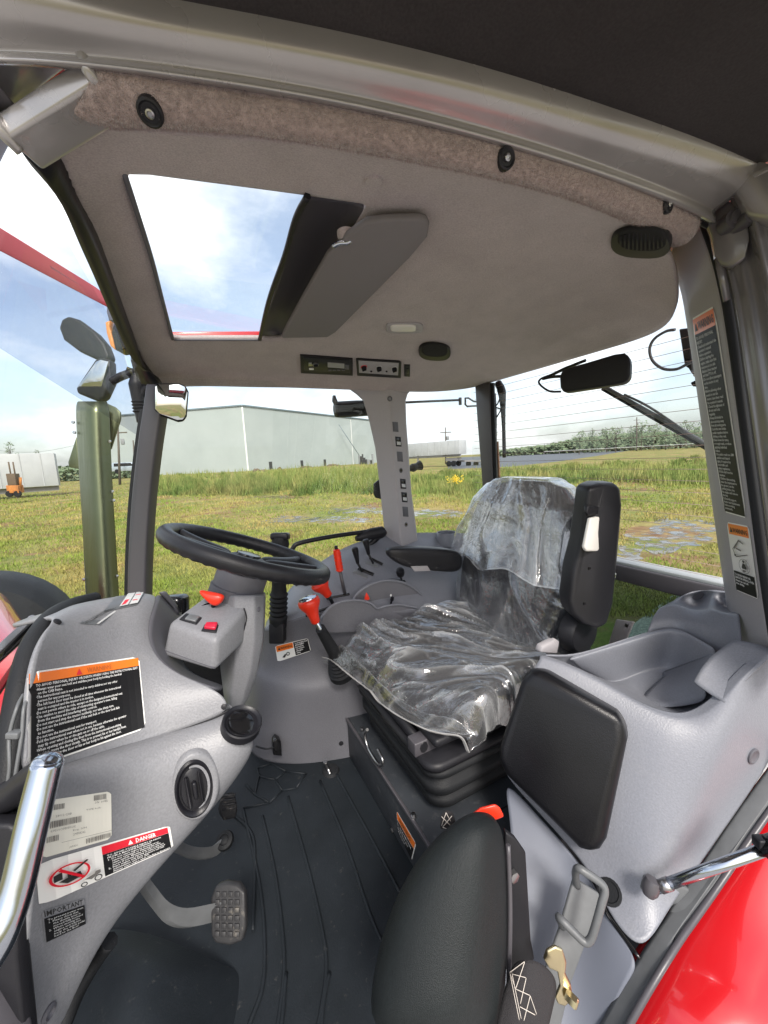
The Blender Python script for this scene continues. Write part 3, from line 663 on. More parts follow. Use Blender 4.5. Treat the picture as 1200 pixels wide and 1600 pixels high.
# ------------------------------------------------------------------ the cab shell
def glass_mat(name, tint=(0.93, 0.96, 0.95), refl=1.0, dirt_haze=0.0, rough=0.0):
    m_ = bpy.data.materials.new(name); m_.use_nodes = True; n = m_.node_tree; n.nodes.clear()
    out = n.nodes.new('ShaderNodeOutputMaterial'); tr = n.nodes.new('ShaderNodeBsdfTransparent'); tr.inputs[0].default_value = (*tint, 1)
    gl = n.nodes.new('ShaderNodeBsdfGlossy'); gl.inputs['Roughness'].default_value = rough; gl.inputs['Color'].default_value = (1, 1, 1, 1)
    fr = n.nodes.new('ShaderNodeFresnel'); geo = n.nodes.new('ShaderNodeNewGeometry'); ior = n.nodes.new('ShaderNodeMapRange'); ior.inputs['To Min'].default_value = 1.45; ior.inputs['To Max'].default_value = 1 / 1.45
    n.links.new(geo.outputs['Backfacing'], ior.inputs['Value']); n.links.new(ior.outputs[0], fr.inputs['IOR'])
    ml = n.nodes.new('ShaderNodeMath'); ml.operation = 'MULTIPLY'; ml.inputs[1].default_value = refl; n.links.new(fr.outputs[0], ml.inputs[0])
    mx = n.nodes.new('ShaderNodeMixShader'); n.links.new(ml.outputs[0], mx.inputs[0]); n.links.new(tr.outputs[0], mx.inputs[1]); n.links.new(gl.outputs[0], mx.inputs[2])
    last = mx.outputs[0]
    if dirt_haze:
        df = n.nodes.new('ShaderNodeBsdfDiffuse'); df.inputs[0].default_value = (0.5, 0.5, 0.48, 1)
        t = noise(n, 18, 8, 0.7); cr = n.nodes.new('ShaderNodeValToRGB'); cr.color_ramp.elements[0].position = .35; cr.color_ramp.elements[1].position = .8; cr.color_ramp.elements[1].color = (dirt_haze, dirt_haze, dirt_haze, 1)
        n.links.new(t.outputs['Fac'], cr.inputs['Fac']); m2 = n.nodes.new('ShaderNodeMixShader'); n.links.new(cr.outputs[0], m2.inputs[0]); n.links.new(last, m2.inputs[1]); n.links.new(df.outputs[0], m2.inputs[2]); last = m2.outputs[0]
    n.links.new(last, out.inputs['Surface']); M[name] = m_; return m_
glass_mat('glass', refl=0.8, dirt_haze=0.05); glass_mat('reflection_tint', (0.72, 0.73, 0.79), 0.9, dirt_haze=0.06); glass_mat('dark_green_glass', (0.10, 0.16, 0.15), 1.0, dirt_haze=0.12)  # the second glass has windshield reflections put into its tint and haze

cab = thing('tractor_cab', 'tractor cab with grey roof frame, felt headliner and wraparound glass', 'tractor cab', (0.5, 0.92, 0))

# headliner: rows run from the door side to the far side, columns from front to rear; each entry pixel x, y and height
H = [
 [(75,192,1.435),(165,200,1.44),(490,222,1.445),(590,240,1.445),(760,272,1.445),(900,308,1.445),(1000,350,1.44),(1050,392,1.43)],
 [(85,225,1.435),(180,235,1.45),(485,262,1.455),(583,282,1.455),(765,302,1.455),(910,342,1.455),(1020,388,1.445),(1058,440,1.41)],
 [(115,300,1.425),(193,268,1.455),(480,305,1.46),(577,320,1.46),(765,342,1.46),(900,388,1.455),(1015,440,1.43),(1060,512,1.36)],
 [(160,415,1.415),(235,405,1.43),(445,415,1.44),(512,425,1.445),(690,442,1.45),(830,465,1.445),(925,505,1.41),(960,542,1.36)],
 [(200,512,1.395),(270,530,1.40),(405,530,1.40),(440,530,1.40),(560,532,1.415),(690,545,1.415),(785,565,1.39),(840,577,1.36)],
 [(218,555,1.37),(275,560,1.375),(400,564,1.375),(435,566,1.375),(552,568,1.375),(675,575,1.375),(738,585,1.37),(790,591,1.36)],
 [(235,590,1.33),(280,585,1.345),(398,590,1.345),(432,591,1.345),(548,594,1.345),(662,598,1.345),(705,600,1.35),(760,600,1.355)],
 [(245,603,1.30),(285,600,1.315),(395,604,1.315),(430,605,1.315),(545,609,1.315),(650,613,1.315),(690,612,1.33),(735,607,1.35)]]
hl_rows = [[at(x, y, Z=z) for x, y, z in r_] for r_ in H]
cre = [((2, 1), (2, 2), 1), ((4, 1), (4, 2), 1), ((2, 1), (3, 1), 1), ((3, 1), (4, 1), 1), ((2, 2), (3, 2), 1), ((3, 2), (4, 2), 1), ((2, 2), (2, 3), 1), ((4, 2), (4, 3), 1), ((2, 3), (3, 3), 1), ((3, 3), (4, 3), 1)]
headliner = patch('headliner', hl_rows, M['felt'], cab, 3, 0.012, holes=((2, 1), (3, 1), (2, 2), (3, 2)), creases=cre, corners=((2, 1), (2, 3), (4, 1), (4, 3)))
# roof panel above and its red far lip
bm = bmesh.new()
for x0, x1, y0, y1 in ((-.13, -.06, .60, 1.42), (-.06, .34, .10, .56), (.34, 1.34, .10, 1.50)):
    vs = [bm.verts.new((x, y, z)) for z in (1.52, 1.58) for x, y in ((x0, y0), (x1, y0), (x1, y1), (x0, y1))]
    for f in ((0, 1, 2, 3), (7, 6, 5, 4), (0, 4, 5, 1), (1, 5, 6, 2), (2, 6, 7, 3), (3, 7, 4, 0)): bm.faces.new([vs[i] for i in f])
bmesh.ops.remove_doubles(bm, verts=bm.verts, dist=1e-4)
roof = from_bm('roof_panel', bm, M['red_paint'], cab, False)
prism('roof_lip', [at(262, 518, Y=1.42), at(412, 517, Y=1.42), at(412, 540, Y=1.42), at(262, 540, Y=1.42)], (0, .03, 0), M['red_paint'], cab, .004)
sg = bpy.data.meshes.new('roof_glass'); sg.from_pydata([(-.08, .54, 1.51), (.36, .54, 1.51), (.36, 1.48, 1.50), (-.08, 1.48, 1.50)], [], [(0, 1, 2, 3)]); link('roof_glass', sg, M['glass'], cab, False)
mat('well_grey', (.055, .052, .06), .45, spec=.4, bump=(500, .15))
# dark well beside the hatch
W = [[(480,305,1.464),(500,310,1.475),(545,314,1.482),(577,320,1.464)], [(463,345,1.457),(485,348,1.472),(525,352,1.478),(556,357,1.457)], [(445,415,1.442),(465,415,1.458),(490,420,1.462),(512,425,1.448)], [(405,530,1.404),(415,526,1.415),(428,526,1.415),(440,530,1.404)]]
patch('hatch_well', [[at(x, y, Z=z) for x, y, z in r_] for r_ in W], M['well_grey'], cab, 3, 0.004)
tube('hatch_seal', [at(481, 306, Z=1.455), at(462, 342, Z=1.45), at(445, 400, Z=1.437), at(420, 470, Z=1.417), at(406, 530, Z=1.395)], 0.0055, M['black_satin'], cab, 8)
tube('hatch_trim', [at(193, 268, Z=1.452), at(215, 335, Z=1.44), at(237, 405, Z=1.427), at(254, 470, Z=1.412), at(270, 530, Z=1.397)], 0.004, M['dark_grey_plastic'], cab, 8)
tube('hatch_trim', [at(270, 531, Z=1.398), at(340, 531, Z=1.398), at(405, 531, Z=1.398)], 0.003, M['dark_grey_plastic'], cab, 8)

# felt roll along the door header with its fixing screws
topx = ((146,116),(300,142),(450,163),(600,190),(750,224),(900,266),(1000,302),(1094,347))
botx = ((74,198),(300,196),(450,214),(600,240),(750,270),(870,300),(965,335),(1046,384))
rA = [at(x, y, Z=1.452) for x, y in topx]; rE = [at(x, y, Z=1.445) for x, y in botx]
rB = [a.lerp(e, .15) + Vector((0, -.006, -.010)) for a, e in zip(rA, rE)]; rC = [a.lerp(e, .5) + Vector((0, -.008, -.022)) for a, e in zip(rA, rE)]; rD = [a.lerp(e, .9) + Vector((0, 0, -.008)) for a, e in zip(rA, rE)]
roll = patch('header_roll', [[a + Vector((0, 0, .012)) for a in rA], rA, rB, rC, rD, rE], M['felt_roll'], cab, 3, 0.004)
for x, y in ((235, 175), (790, 248), (1042, 321)):
    p, nn = hit(roll, x, y); sc = lathe('roll_screw', [(0.0135, -.004), (0.013, 0.003), (0.011, 0.0045), (0.009, .0025), (0, .0025)], p, nn, M['black_plastic'], roll, 20)
    lathe('screw_head', [(.0045, .002), (.0045, .0055), (.003, .0065), (.002, .005), (0, .005)], p, nn, M['steel'], roll, 14)

# loose nap on the felt roll
def nap(name, o, n_, length, m_, parent):
    bpy.context.view_layer.update(); ev = o.evaluated_get(bpy.context.evaluated_depsgraph_get()); me0 = ev.to_mesh()
    ar = np.array([p.area for p in me0.polygons]); ok = np.array([p.normal.dot(CAM - p.center) > -.01 for p in me0.polygons]); ar = ar * ok; pick = rng.choice(len(ar), n_, p=ar / ar.sum())
    V_ = []
    for k in pick:
        p = me0.polygons[int(k)]; a, b_, c = (me0.vertices[i].co for i in p.vertices[:3]); d_ = me0.vertices[p.vertices[-1]].co
        u, v = random.random(), random.random(); q = a * (1 - u) * (1 - v) + b_ * u * (1 - v) + c * u * v + d_ * (1 - u) * v; nn = p.normal
        t_ = nn.orthogonal().normalized(); t_ = t_ * random.uniform(-1, 1) + nn.cross(t_) * random.uniform(-1, 1); t_.normalize()
        V_ += [tuple(q - t_ * .0003), tuple(q + t_ * .0003), tuple(q + (nn + t_.cross(nn) * random.uniform(-1.2, 1.2)) * length * random.uniform(.4, 1))]
    ev.to_mesh_clear(); me_ = bpy.data.meshes.new(name); me_.from_pydata(V_, [], [(3 * k, 3 * k + 1, 3 * k + 2) for k in range(n_)]); me_.update()
    w = link(name, me_, m_, parent, False); w['kind'] = 'stuff'; return w
nap('felt_nap', roll, 26000, .0045, M['felt_roll'], cab)
# painted roof rail over the door
r0 = ((-60,-66),(60,-44),(260,0),(430,30),(600,66),(760,106),(900,150),(1020,190),(1120,226),(1192,258))
r2 = ((-60,78),(60,80),(200,92),(420,124),(600,159),(760,200),(900,243),(1000,279),(1070,306),(1118,330))
q0 = [at(x, y, Z=1.505) for x, y in r0]; q2 = [at(x, y, Z=1.468) for x, y in r2]
qm = [a.lerp(b_, .5) + Vector((0, -.012, -.006)) for a, b_ in zip(q0, q2)]; qa = [a.lerp(b_, .85) + Vector((0, -.004, -.001)) for a, b_ in zip(q0, q2)]
q3 = [at(x, y + 9, Z=1.456) for x, y in r2]; q4 = [at(x, y + 20, Z=1.453) for x, y in r2]; q5 = [at(x, y + 26, Z=1.462) for x, y in r2]
rail = patch('roof_rail', [[p + Vector((0, 0, .02)) for p in q0], q0, qm, qa, q2, q3, q4, q5, [p + Vector((0, .02, .02)) for p in q5]], M['frame_paint'], cab, 3, 0.004, creases=crease_row(4, 10, .5))
tube('rail_gap_seal', [at(x, y + 28, Z=1.464) for x, y in r2[2:]], .006, M['black_rubber'], cab, 8)
# soffit of the roof overhang above the door
sof = [[p + Vector((0, .02, .004)) for p in q0], [p + Vector((0, -.015, -.001)) for p in q0], [p + Vector((.0, -.03, .008)) for p in q0], [Vector((p.x + (.02 if k < 8 else .3), .02, 1.512)) for k, p in enumerate(q0)]]
patch('roof_soffit', sof, M['soffit'], cab, 2, 0.008)
# welded corner gusset and near front post
ga, gb = at(148, 118, Z=1.462), at(12, 205, Z=1.42)
d = (gb - ga); e = CF.cross(d).normalized(); fwd = e.cross(d).normalized()
if fwd.dot(CF) < 0: fwd = -fwd
if e.z < 0: e = -e
wv = at(110, 92, D=(ga - CAM).dot(CF)) - at(155, 160, D=(ga - CAM).dot(CF))
hw = wv.length * .36
gus = loft('corner_gusset', [[p + e * hw, p - fwd * .012 + e * hw * .25, p - fwd * .008 - e * hw * .85, p + fwd * .03 - e * hw, p + fwd * .045 + e * hw * .6] for p in (ga, gb)], M['frame_paint'], cab, bevel=.004)
for p, s in ((ga, 1), (gb, 1)):
    x_ = [p + e * hw * .95 - fwd * .002, p + e * hw * .3 - fwd * .011, p - e * hw * .5 - fwd * .010, p - e * hw * .95 + fwd * .006]
    tube('weld_bead', x_, [.005, .007, .0065, .005], M['frame_paint'], cab, 8)
prism('corner_web', [at(x, y, Z=1.476) for x, y in ((-60,66),(60,72),(170,84),(172,128),(130,140),(100,112),(20,175),(0,215),(-60,225))], Vector((0, 0, .02)), M['frame_paint'], cab, .004)
def box_path(name, pts, u_, v_, hu, hv, m_, parent, bevel=.006):
    u_, v_ = Vector(u_), Vector(v_); hu = hu if isinstance(hu, (list, tuple)) else [hu] * len(pts)
    return loft(name, [[p - u_ * h - v_ * hv, p + u_ * h - v_ * hv, p + u_ * h + v_ * hv, p - u_ * h + v_ * hv] for p, h in zip(pts, hu)], m_, parent, bevel=bevel)
npost = crom([at(-30, 150, Z=1.44), at(-62, 300, D=.70), at(-130, 560, D=.64), at(-150, 850, D=.58), at(-110, 1150, D=.52), at(-60, 1400, D=.47), at(-10, 1640, D=.43)], 5)
box_path('front_post', npost, CR, CF, .03, .02, M['dark_frame'], cab)
# far front post and the black header seal over the windshield
fp = [(252,603,1.30,.030),(247,640,1.30,.030),(238,700,1.31,.031),(229,780,1.32,.031),(224,860,1.32,.030),(222,940,1.32,.030),(222,1040,1.32,.030)]
pts = crom([at(x - 3, y, Y=yy) for x, y, yy, _ in fp], 4)
box_path('front_post', pts, CR, CF, .026, .022, M['dark_frame'], cab)
ptl = crom([at(x - 17, y, Y=yy + .01) for x, y, yy, _ in fp[1:]], 4)
box_path('front_post_seal', ptl, CR, CF, .016, .010, M['black_rubber'], cab, .003)
hs = [(52,222,1.425),(82,268,1.425),(120,340,1.415),(152,415,1.405),(186,500,1.385),(212,560,1.355),(236,602,1.30)]
pts = crom([at(x, y, Z=z) for x, y, z in hs], 4)
rings = []
for k, p in enumerate(pts):
    tdir = (pts[min(k + 1, len(pts) - 1)] - pts[max(k - 1, 0)]).normalized(); s_ = CF.cross(tdir).normalized(); w_ = .019 + .008 * k / len(pts)
    rings.append([p - s_ * w_ - CF * .006, p - s_ * w_ * .2 - CF * .012, p + s_ * w_ - CF * .004, p + s_ * w_ + CF * .03, p - s_ * w_ + CF * .03])
loft('windshield_header_seal', rings, M['black_satin'], cab)
# windshield: a bowed sheet from the near post round to the far post
ws = [[at(30, 215, Z=1.44), at(85, 290, Z=1.425) + Vector((-.02, 0, 0)), at(150, 425, Z=1.41) + Vector((-.02, 0, 0)), at(232, 600, Z=1.30)],
      [at(-60, 400, D=.69), Vector((-.33, .75, 1.2)), Vector((-.25, 1.1, 1.16)), at(228, 700, Y=1.31)],
      [at(-140, 700, D=.61), Vector((-.42, .78, .95)), Vector((-.32, 1.12, .93)), at(215, 810, Y=1.32)],
      [at(-110, 1150, D=.53), Vector((-.44, .80, .70)), Vector((-.34, 1.12, .66)), at(208, 930, Y=1.32)],
      [at(-90, 1300, D=.51), Vector((-.42, .80, .48)), Vector((-.32, 1.12, .45)), at(208, 1040, Y=1.32)]]
windshield = patch('windshield', ws, M['glass'], cab, 3, 0)
# far side: middle post, glazing, rear corner post
bp_ = [(608,545,606,642),(616,556,607,636),(626,567,608,633),(660,577,610,634),(700,586,613,637),(770,594,619,642),(836,601,625,651),(862,606,629,656)]
rings = [[at(l, y, Y=1.46), at(c, y, Y=1.385), at(c + 3, y, Y=1.384), at(r_, y, Y=1.41), at(r_ + 1, y, Y=1.47), at(l + 8, y, Y=1.52)] for y, l, c, r_ in bp_]
bpost = loft('side_post', rings, M['pillar_plastic'], cab, bevel=.004)
rp_ = [(598, 742, 765), (660, 746, 767), (720, 751, 769), (775, 755, 771), (860, 762, 776)]
rings = [[at(l, y, X=1.20), at(r_, y, X=1.20), at(r_ + 6, y, X=1.25), at(l + 2, y, X=1.25)] for y, l, r_ in rp_]
loft('rear_post', rings, M['dark_frame'], cab, bevel=.005)
loft('rear_post_seal', [[at(r_ + .5, y, X=1.205), at(r_ + 6, y, X=1.21), at(r_ + 8, y, X=1.25), at(r_ + 3, y, X=1.25)] for y, l, r_ in rp_], M['black_rubber'], cab, bevel=.002)
def pane(name, c, m_, sub=0):
    me = bpy.data.meshes.new(name); me.from_pydata([tuple(p) for p in c], [], [tuple(range(len(c)))]); me.update(); return link(name, me, m_, cab, False)
pane('side_window', [at(248, 590, Y=1.345), at(600, 600, Y=1.47), at(612, 880, Y=1.47), at(480, 1010, Y=1.44), at(225, 1040, Y=1.345)], M['glass'])
pane('side_window', [at(620, 600, Y=1.46), at(750, 595, Y=1.47), at(760, 850, Y=1.47), at(640, 850, Y=1.46)], M['glass'])
rw = pane('rear_window', [Vector((1.225, 1.45, 1.40)), Vector((1.225, .40, 1.40)), Vector((1.225, .40, .66)), Vector((1.225, 1.45, .66))], M['glass'])
mat('heater_line', (0.30, 0.22, 0.19), 0.6)
for k in range(21):
    z_ = .695 + k * .0318
    if k in (18, 19):
        for y0, y1 in ((1.42, .93), (.90, .52)): tube('heating_line', [Vector((1.222, y0, z_)), Vector((1.222, y1, z_))], .0007, M['heater_line'], cab, 4)
    else: tube('heating_line', [Vector((1.222, 1.43, z_)), Vector((1.222, .47, z_))], .0007, M['heater_line'], cab, 4)
for y_ in (.52, .90, .93): tube('heating_line', [Vector((1.222, y_, .695 + 18 * .0318)), Vector((1.222, y_, .695 + 19 * .0318))], .0007, M['heater_line'], cab, 4)
# rear window sill and dark lower glass
rbox('rear_sill', (1.235, .92, .645), ((.018, 0, 0), (0, .56, 0), (0, 0, .026)), M['dark_frame'], cab, .005)
rbox('rear_sill_ledge', (1.262, .92, .673), ((.03, 0, 0), (0, .56, 0), (0, 0, .006)), M['trailer_white'], cab, .003)
pane('lower_rear_window', [Vector((1.235, 1.46, .62)), Vector((1.235, .38, .62)), Vector((1.235, .38, .25)), Vector((1.235, 1.46, .25))], M['dark_green_glass'])
pb = prism('latch_plate', [at(962, 968, X=1.20), at(990, 972, X=1.20), at(975, 1008, X=1.20), at(950, 1006, X=1.20)], (.01, 0, 0), M['pillar_plastic'], cab, .003)
lathe('latch_screw', [(.006, 0), (.006, .004), (0, .005)], at(980, 977, X=1.20), (-1, 0, 0), M['steel'], cab, 10)
# near rear post: grey trim carrying the warning stickers, black seal and painted post
tl = [(1046,386),(1068,432),(1077,490),(1086,545),(1108,700),(1126,840),(1141,935),(1150,1010)]; tr_ = [(1095,348),(1112,395),(1126,450),(1137,510),(1158,660),(1178,810),(1192,915),(1207,1015)]
rows = []
for (a, b_), (c, d_) in zip(tl, tr_):
    rows.append([at(a, b_, X=1.12) + Vector((.05, .03, 0)), at(a, b_, X=1.12), at(a * .5 + c * .5, (b_ + d_) / 2, X=1.045), at(c, d_, X=.985), at(c + 2, d_, X=1.02)])
trim = patch('rear_post_trim', rows, M['pillar_plastic'], cab, 2, 0.004, creases=crease_col(1, 8, .8) + crease_col(3, 8, .7))
tube('door_seal', [at(x, y, X=.985) for x, y in ((1099,345),(1117,395),(1131,450),(1142,510),(1163,660),(1183,810),(1197,915),(1213,1020))], .0085, M['black_rubber'], cab, 10)
cols = ((9, .975), (14, .955), (20, .962), (28, .955), (36, .945), (48, .955), (62, .93), (70, .905), (82, .93), (100, .92))
rows = [[at(c + dx * s, d_ - dx * .1, X=xx) for dx, xx in cols] for (c, d_), s in zip([(1104, 330), (1118, 395), (1131, 450), (1142, 510), (1163, 660), (1183, 810), (1197, 915), (1220, 1060)], (1, 1, 1, 1, 1, 1, 1, 1))]
patch('rear_post', rows, M['post_paint'], cab, 2, 0.004)
# upper hinge bracket
out = [(1100,316),(1122,304),(1152,318),(1168,338),(1172,372),(1166,402),(1146,416),(1128,412),(1118,398),(1112,365),(1103,342)]
br = prism('hinge_bracket', [at(x, y, X=.93) for x, y in out], (.02, 0.012, 0), M['post_paint'], cab, .004)
for (x, y), r_, hgt in (((1141, 348), .017, .02), ((1158, 350), .012, .035)):
    lathe('hinge_bolt', [(r_, -.01), (r_, hgt * .7), (r_ * .7, hgt * .72), (r_ * .65, hgt), (0, hgt * 1.02)], at(x, y, X=.93), Vector((-.55, -.8, .05)), M['dark_frame'], br, 18)
tube('hinge_rod', [at(1122, 402, X=.94), at(1136, 470, X=.955)], .006, M['post_paint'], cab, 8)
prism('corner_plate', [at(x, y, X=.90) for x, y in ((1138,236),(1230,262),(1230,345),(1172,334),(1150,300))], (.03, .02, 0), M['frame_paint'], cab, .004)
rbox('trim_edge', at(1190, 268, X=.9), ((.002, 0, 0), (0, .01, 0), (0, 0, .004)), M['frame_paint'], cab, .001)
# ------------------------------------------------------------------ floor, dashboard, steering, side console
def PD(rows, Ds): return [[at(x, y, D=d) for (x, y), d in zip(r_, dd)] for r_, dd in zip(rows, Ds)]
# floor pan with rubber mat
fl = thing('floor_mat', 'black moulded rubber mat covering the cab floor', 'floor mat', (0.2, .9, 0))
m_, n, b = node_mat('mat_rubber')
t = noise(n, 5, 8, .65); t2 = noise(n, 45, 8, .75)
c1 = ramp(n, t.outputs['Fac'], [(0.3, (0.008, 0.0105, 0.013)), (0.72, (0.016, 0.020, 0.025))])
dust = n.nodes.new('ShaderNodeRGB'); dust.outputs[0].default_value = (0.20, 0.19, 0.17, 1)
f = ramp(n, t2.outputs['Fac'], [(0.60, (0, 0, 0)), (0.80, (.4, .4, .4))]); n.links.new(mixc(n, f, c1, dust.outputs[0]), b.inputs['Base Color'])
b.inputs['Roughness'].default_value = .55; b.inputs['Specular IOR Level'].default_value = .25
t3 = noise(n, 260, 3); bp = n.nodes.new('ShaderNodeBump'); bp.inputs['Strength'].default_value = .25; bp.inputs['Distance'].default_value = .002; n.links.new(t3.outputs['Fac'], bp.inputs['Height']); n.links.new(bp.outputs[0], b.inputs['Normal'])
bm = bmesh.new(); vs = [bm.verts.new(v) for v in ((-.55, .42, 0), (.46, .30, 0), (.46, 1.22, 0), (.1, 1.42, 0), (-.55, 1.42, 0))]; fc = bm.faces.new(vs)
ex = bmesh.ops.extrude_face_region(bm, geom=[fc]); bmesh.ops.translate(bm, vec=(0, 0, -.02), verts=[v for v in ex['geom'] if isinstance(v, bmesh.types.BMVert)])
matm = from_bm('mat', bm, M['mat_rubber'], fl, False)
ridges = [[(450,1245),(480,1350),(503,1450),(510,1515),(498,1600),(480,1680)], [(410,1275),(430,1365),(444,1490),(436,1590),(420,1680)], [(380,1265),(407,1390),(413,1520),(390,1600),(360,1680)],
          [(500,1220),(540,1315),(575,1420),(600,1480)], [(520,1200),(575,1300),(625,1395)], [(350,1262),(392,1300),(398,1360),(395,1455)], [(515,1520),(505,1570),(500,1660)], [(447,1520),(440,1600),(425,1680)]]
for k_, r_ in enumerate(ridges): tube('mat_rib', [at(x, y, Z=.0012) for x, y in r_], .0045, M['mat_rubber'], fl, 6, squash=(1, 1))
nd = dict(a=(402,1200), b=(424,1193), c=(447,1205), d=(430,1218), e=(405,1213), f=(478,1209), g=(463,1231), h=(441,1235), i=(421,1254), j=(398,1241), k=(384,1226), l=(380,1262))
for a_, b_ in ('ab', 'bc', 'cd', 'de', 'ea', 'cf', 'fg', 'gh', 'hd', 'hi', 'ij', 'je', 'jk', 'il'): tube('mat_rib', [at(*nd[a_], Z=.0012), at(*nd[b_], Z=.0012)], .0034, M['mat_rubber'], fl, 6)
sub = rbox('floor_pan', (.35, .9, -.06), ((.95, 0, 0), (0, .62, 0), (0, 0, .035)), M['black_plastic'], cab, .01)
rbox('floor_tunnel_wall', (-.6, .9, .22), ((.03, 0, 0), (0, .56, 0), (0, 0, .26)), M['dark_frame'], cab, .01)
hump = [[(150,1450),(210,1452),(270,1470),(330,1500),(372,1515)], [(140,1490),(205,1480),(265,1510),(320,1520),(375,1530)], [(125,1545),(195,1525),(262,1548),(318,1562),(370,1580)], [(100,1640),(190,1640),(260,1650),(320,1660),(350,1680)]]
hz_ = [[.02, .06, .06, .04, .0], [.05, .11, .10, .06, .0], [.07, .13, .10, .06, .0], [.07, .12, .10, .05, .0]]
mat('carpet', (0.012, 0.0125, 0.0135), 1.0, spec=.1, bump=(500, .9), var=(40, .4))
patch('carpet_hump', [[at(x, y, Z=z) for (x, y), z in zip(r_, zz)] for r_, zz in zip(hump, hz_)], M['mat_rubber'], fl, 3, 0)

dash = thing('dashboard', 'grey moulded dashboard side panel with air vents left of the steering wheel', 'dashboard', (-.1, .7, .4))
rows = [[(95,955),(130,938),(170,929),(205,924),(228,921),(240,921),(246,924)], [(70,985),(110,966),(155,953),(195,944),(222,938),(236,938),(243,940)], [(52,1030),(95,1012),(140,1000),(180,992),(207,985),(222,982),(228,982)],
        [(45,1085),(95,1068),(145,1057),(188,1046),(216,1036),(232,1028),(238,1024)], [(42,1140),(95,1126),(150,1110),(200,1094),(240,1076),(268,1062),(278,1056)], [(42,1180),(95,1166),(152,1148),(210,1127),(265,1105),(318,1086),(345,1078)], [(42,1213),(95,1201),(155,1182),(220,1161),(285,1139),(335,1121),(360,1108)]]
base = [.495, .56, .62, .67, .70, .72, .73]; off = (.14, .075, .025, 0, -.012, -.018, -.022)
Ds = [[d + o_ for d in base] for o_ in off]
up = PD(rows, Ds)
back = [p + Vector((-.10, .06, -.03)) for p in up[0]]
dash_up = patch('upper_panel', [back] + up, M['grey_plastic'], dash, 3, .006)
tube('panel_seam', [at(x, y, D=d - .02) for (x, y), d in zip(rows[6], base)], .0022, M['black_plastic'], dash, 6)
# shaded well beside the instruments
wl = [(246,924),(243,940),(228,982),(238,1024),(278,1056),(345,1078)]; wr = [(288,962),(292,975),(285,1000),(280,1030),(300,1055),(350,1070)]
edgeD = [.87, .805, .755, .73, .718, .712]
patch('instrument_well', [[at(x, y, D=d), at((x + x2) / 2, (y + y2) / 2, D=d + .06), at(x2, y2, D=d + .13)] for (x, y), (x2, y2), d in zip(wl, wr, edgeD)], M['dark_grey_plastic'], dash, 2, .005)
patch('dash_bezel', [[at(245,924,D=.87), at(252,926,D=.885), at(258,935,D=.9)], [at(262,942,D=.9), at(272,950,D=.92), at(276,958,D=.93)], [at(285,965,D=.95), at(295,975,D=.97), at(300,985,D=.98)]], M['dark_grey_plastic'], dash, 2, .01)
ih = rbox('instrument_hood', at(274, 947, D=1.02), (CR * .028, CF * .03, CU * .03), M['black_gloss'], dash, .014, 4)
lathe('fixing_plug', [(.006, 0), (.006, .002), (.003, .004), (0, .004)], hit(dash_up, 112, 945)[0], hit(dash_up, 112, 945)[1], M['black_plastic'], dash, 12)
lathe('fixing_plug', [(.005, 0), (.005, .002), (.002, .003), (0, .003)], hit(dash_up, 350, 1104)[0], hit(dash_up, 350, 1104)[1], M['black_plastic'], dash, 12)
# lower panel with nose and round vents
lo = [[(55,1217),(110,1200),(170,1181),(235,1160),(300,1138),(345,1122),(368,1110)], [(60,1262),(110,1247),(170,1228),(235,1206),(300,1185),(360,1162),(402,1140)], [(56,1310),(108,1297),(165,1280),(225,1262),(290,1240),(352,1212),(408,1172)],
      [(52,1360),(103,1348),(156,1333),(210,1315),(262,1298),(308,1280),(345,1255)], [(46,1420),(92,1410),(136,1398),(180,1383),(220,1365),(252,1345),(283,1322)], [(40,1490),(75,1483),(108,1472),(136,1460),(160,1448),(182,1432),(202,1412)],
      [(38,1560),(62,1554),(84,1545),(104,1532),(120,1520),(136,1505),(150,1488)], [(36,1650),(50,1645),(64,1638),(76,1628),(86,1616),(95,1602),(104,1585)]]
lD = [[.468,.53,.585,.638,.675,.695,.705], [.455,.515,.57,.615,.65,.672,.70], [.45,.508,.56,.602,.635,.66,.71], [.45,.505,.55,.588,.622,.65,.685], [.452,.50,.54,.57,.598,.622,.65], [.455,.49,.52,.542,.56,.58,.60], [.458,.48,.50,.515,.53,.545,.56], [.46,.475,.487,.498,.508,.516,.525]]
lp = PD([[(x, y - 9) for x, y in lo[0]]] + lo, [[d + .025 for d in lD[0]]] + lD)
lip = [r_ + [r_[-1] + Vector((-.012, .03, -.02))] + [r_[-1] + Vector((-.06, .10, -.03))] for r_ in lp]
dash_lo = patch('lower_panel', lip, M['grey_plastic'], dash, 3, .006)
def ring_vent(px, py, R, name, tilt=None, slats=True, surf=None):
    p, nn = hit(surf or dash_lo, px, py)
    if tilt is not None: nn = (nn + tilt).normalized()
    v_ = lathe(name, [(R, -.016), (R * 1.0, .005), (R * .93, .0075), (R * .86, .006), (R * .8, .003), (R * .78, .002), (0, .002)], p, nn, M['black_satin'], dash, 36, sx=.62)
    x_, y_, z_ = frame(nn); x_ = x_ * .62
    if slats:
        lathe('vent_disc', [(R * .72, .002), (R * .72, .004), (R * .66, .006), (0, .005)], p, nn, M['black_plastic'], v_, 32, sx=.62)
        for s in (-.34, .34): rbox('vent_slat', p + z_ * .007 + x_ * R * s, (x_ * R * .10, y_ * R * .55, z_ * .005), M['black_plastic'], v_, .003)
        rbox('vent_tab', p + z_ * .009, (x_ * R * .12, y_ * R * .3, z_ * .006), M['black_satin'], v_, .003)
    return v_
p, nn = hit(dash_lo, 306, 1228)
lathe('vent_surround', [(.058, -.008), (.054, .000), (.050, .002), (.044, .002)], p, nn, M['grey_plastic'], dash, 40, sx=.66)
ring_vent(303, 1230, .046, 'air_vent', Vector((.12, 0, 0)))
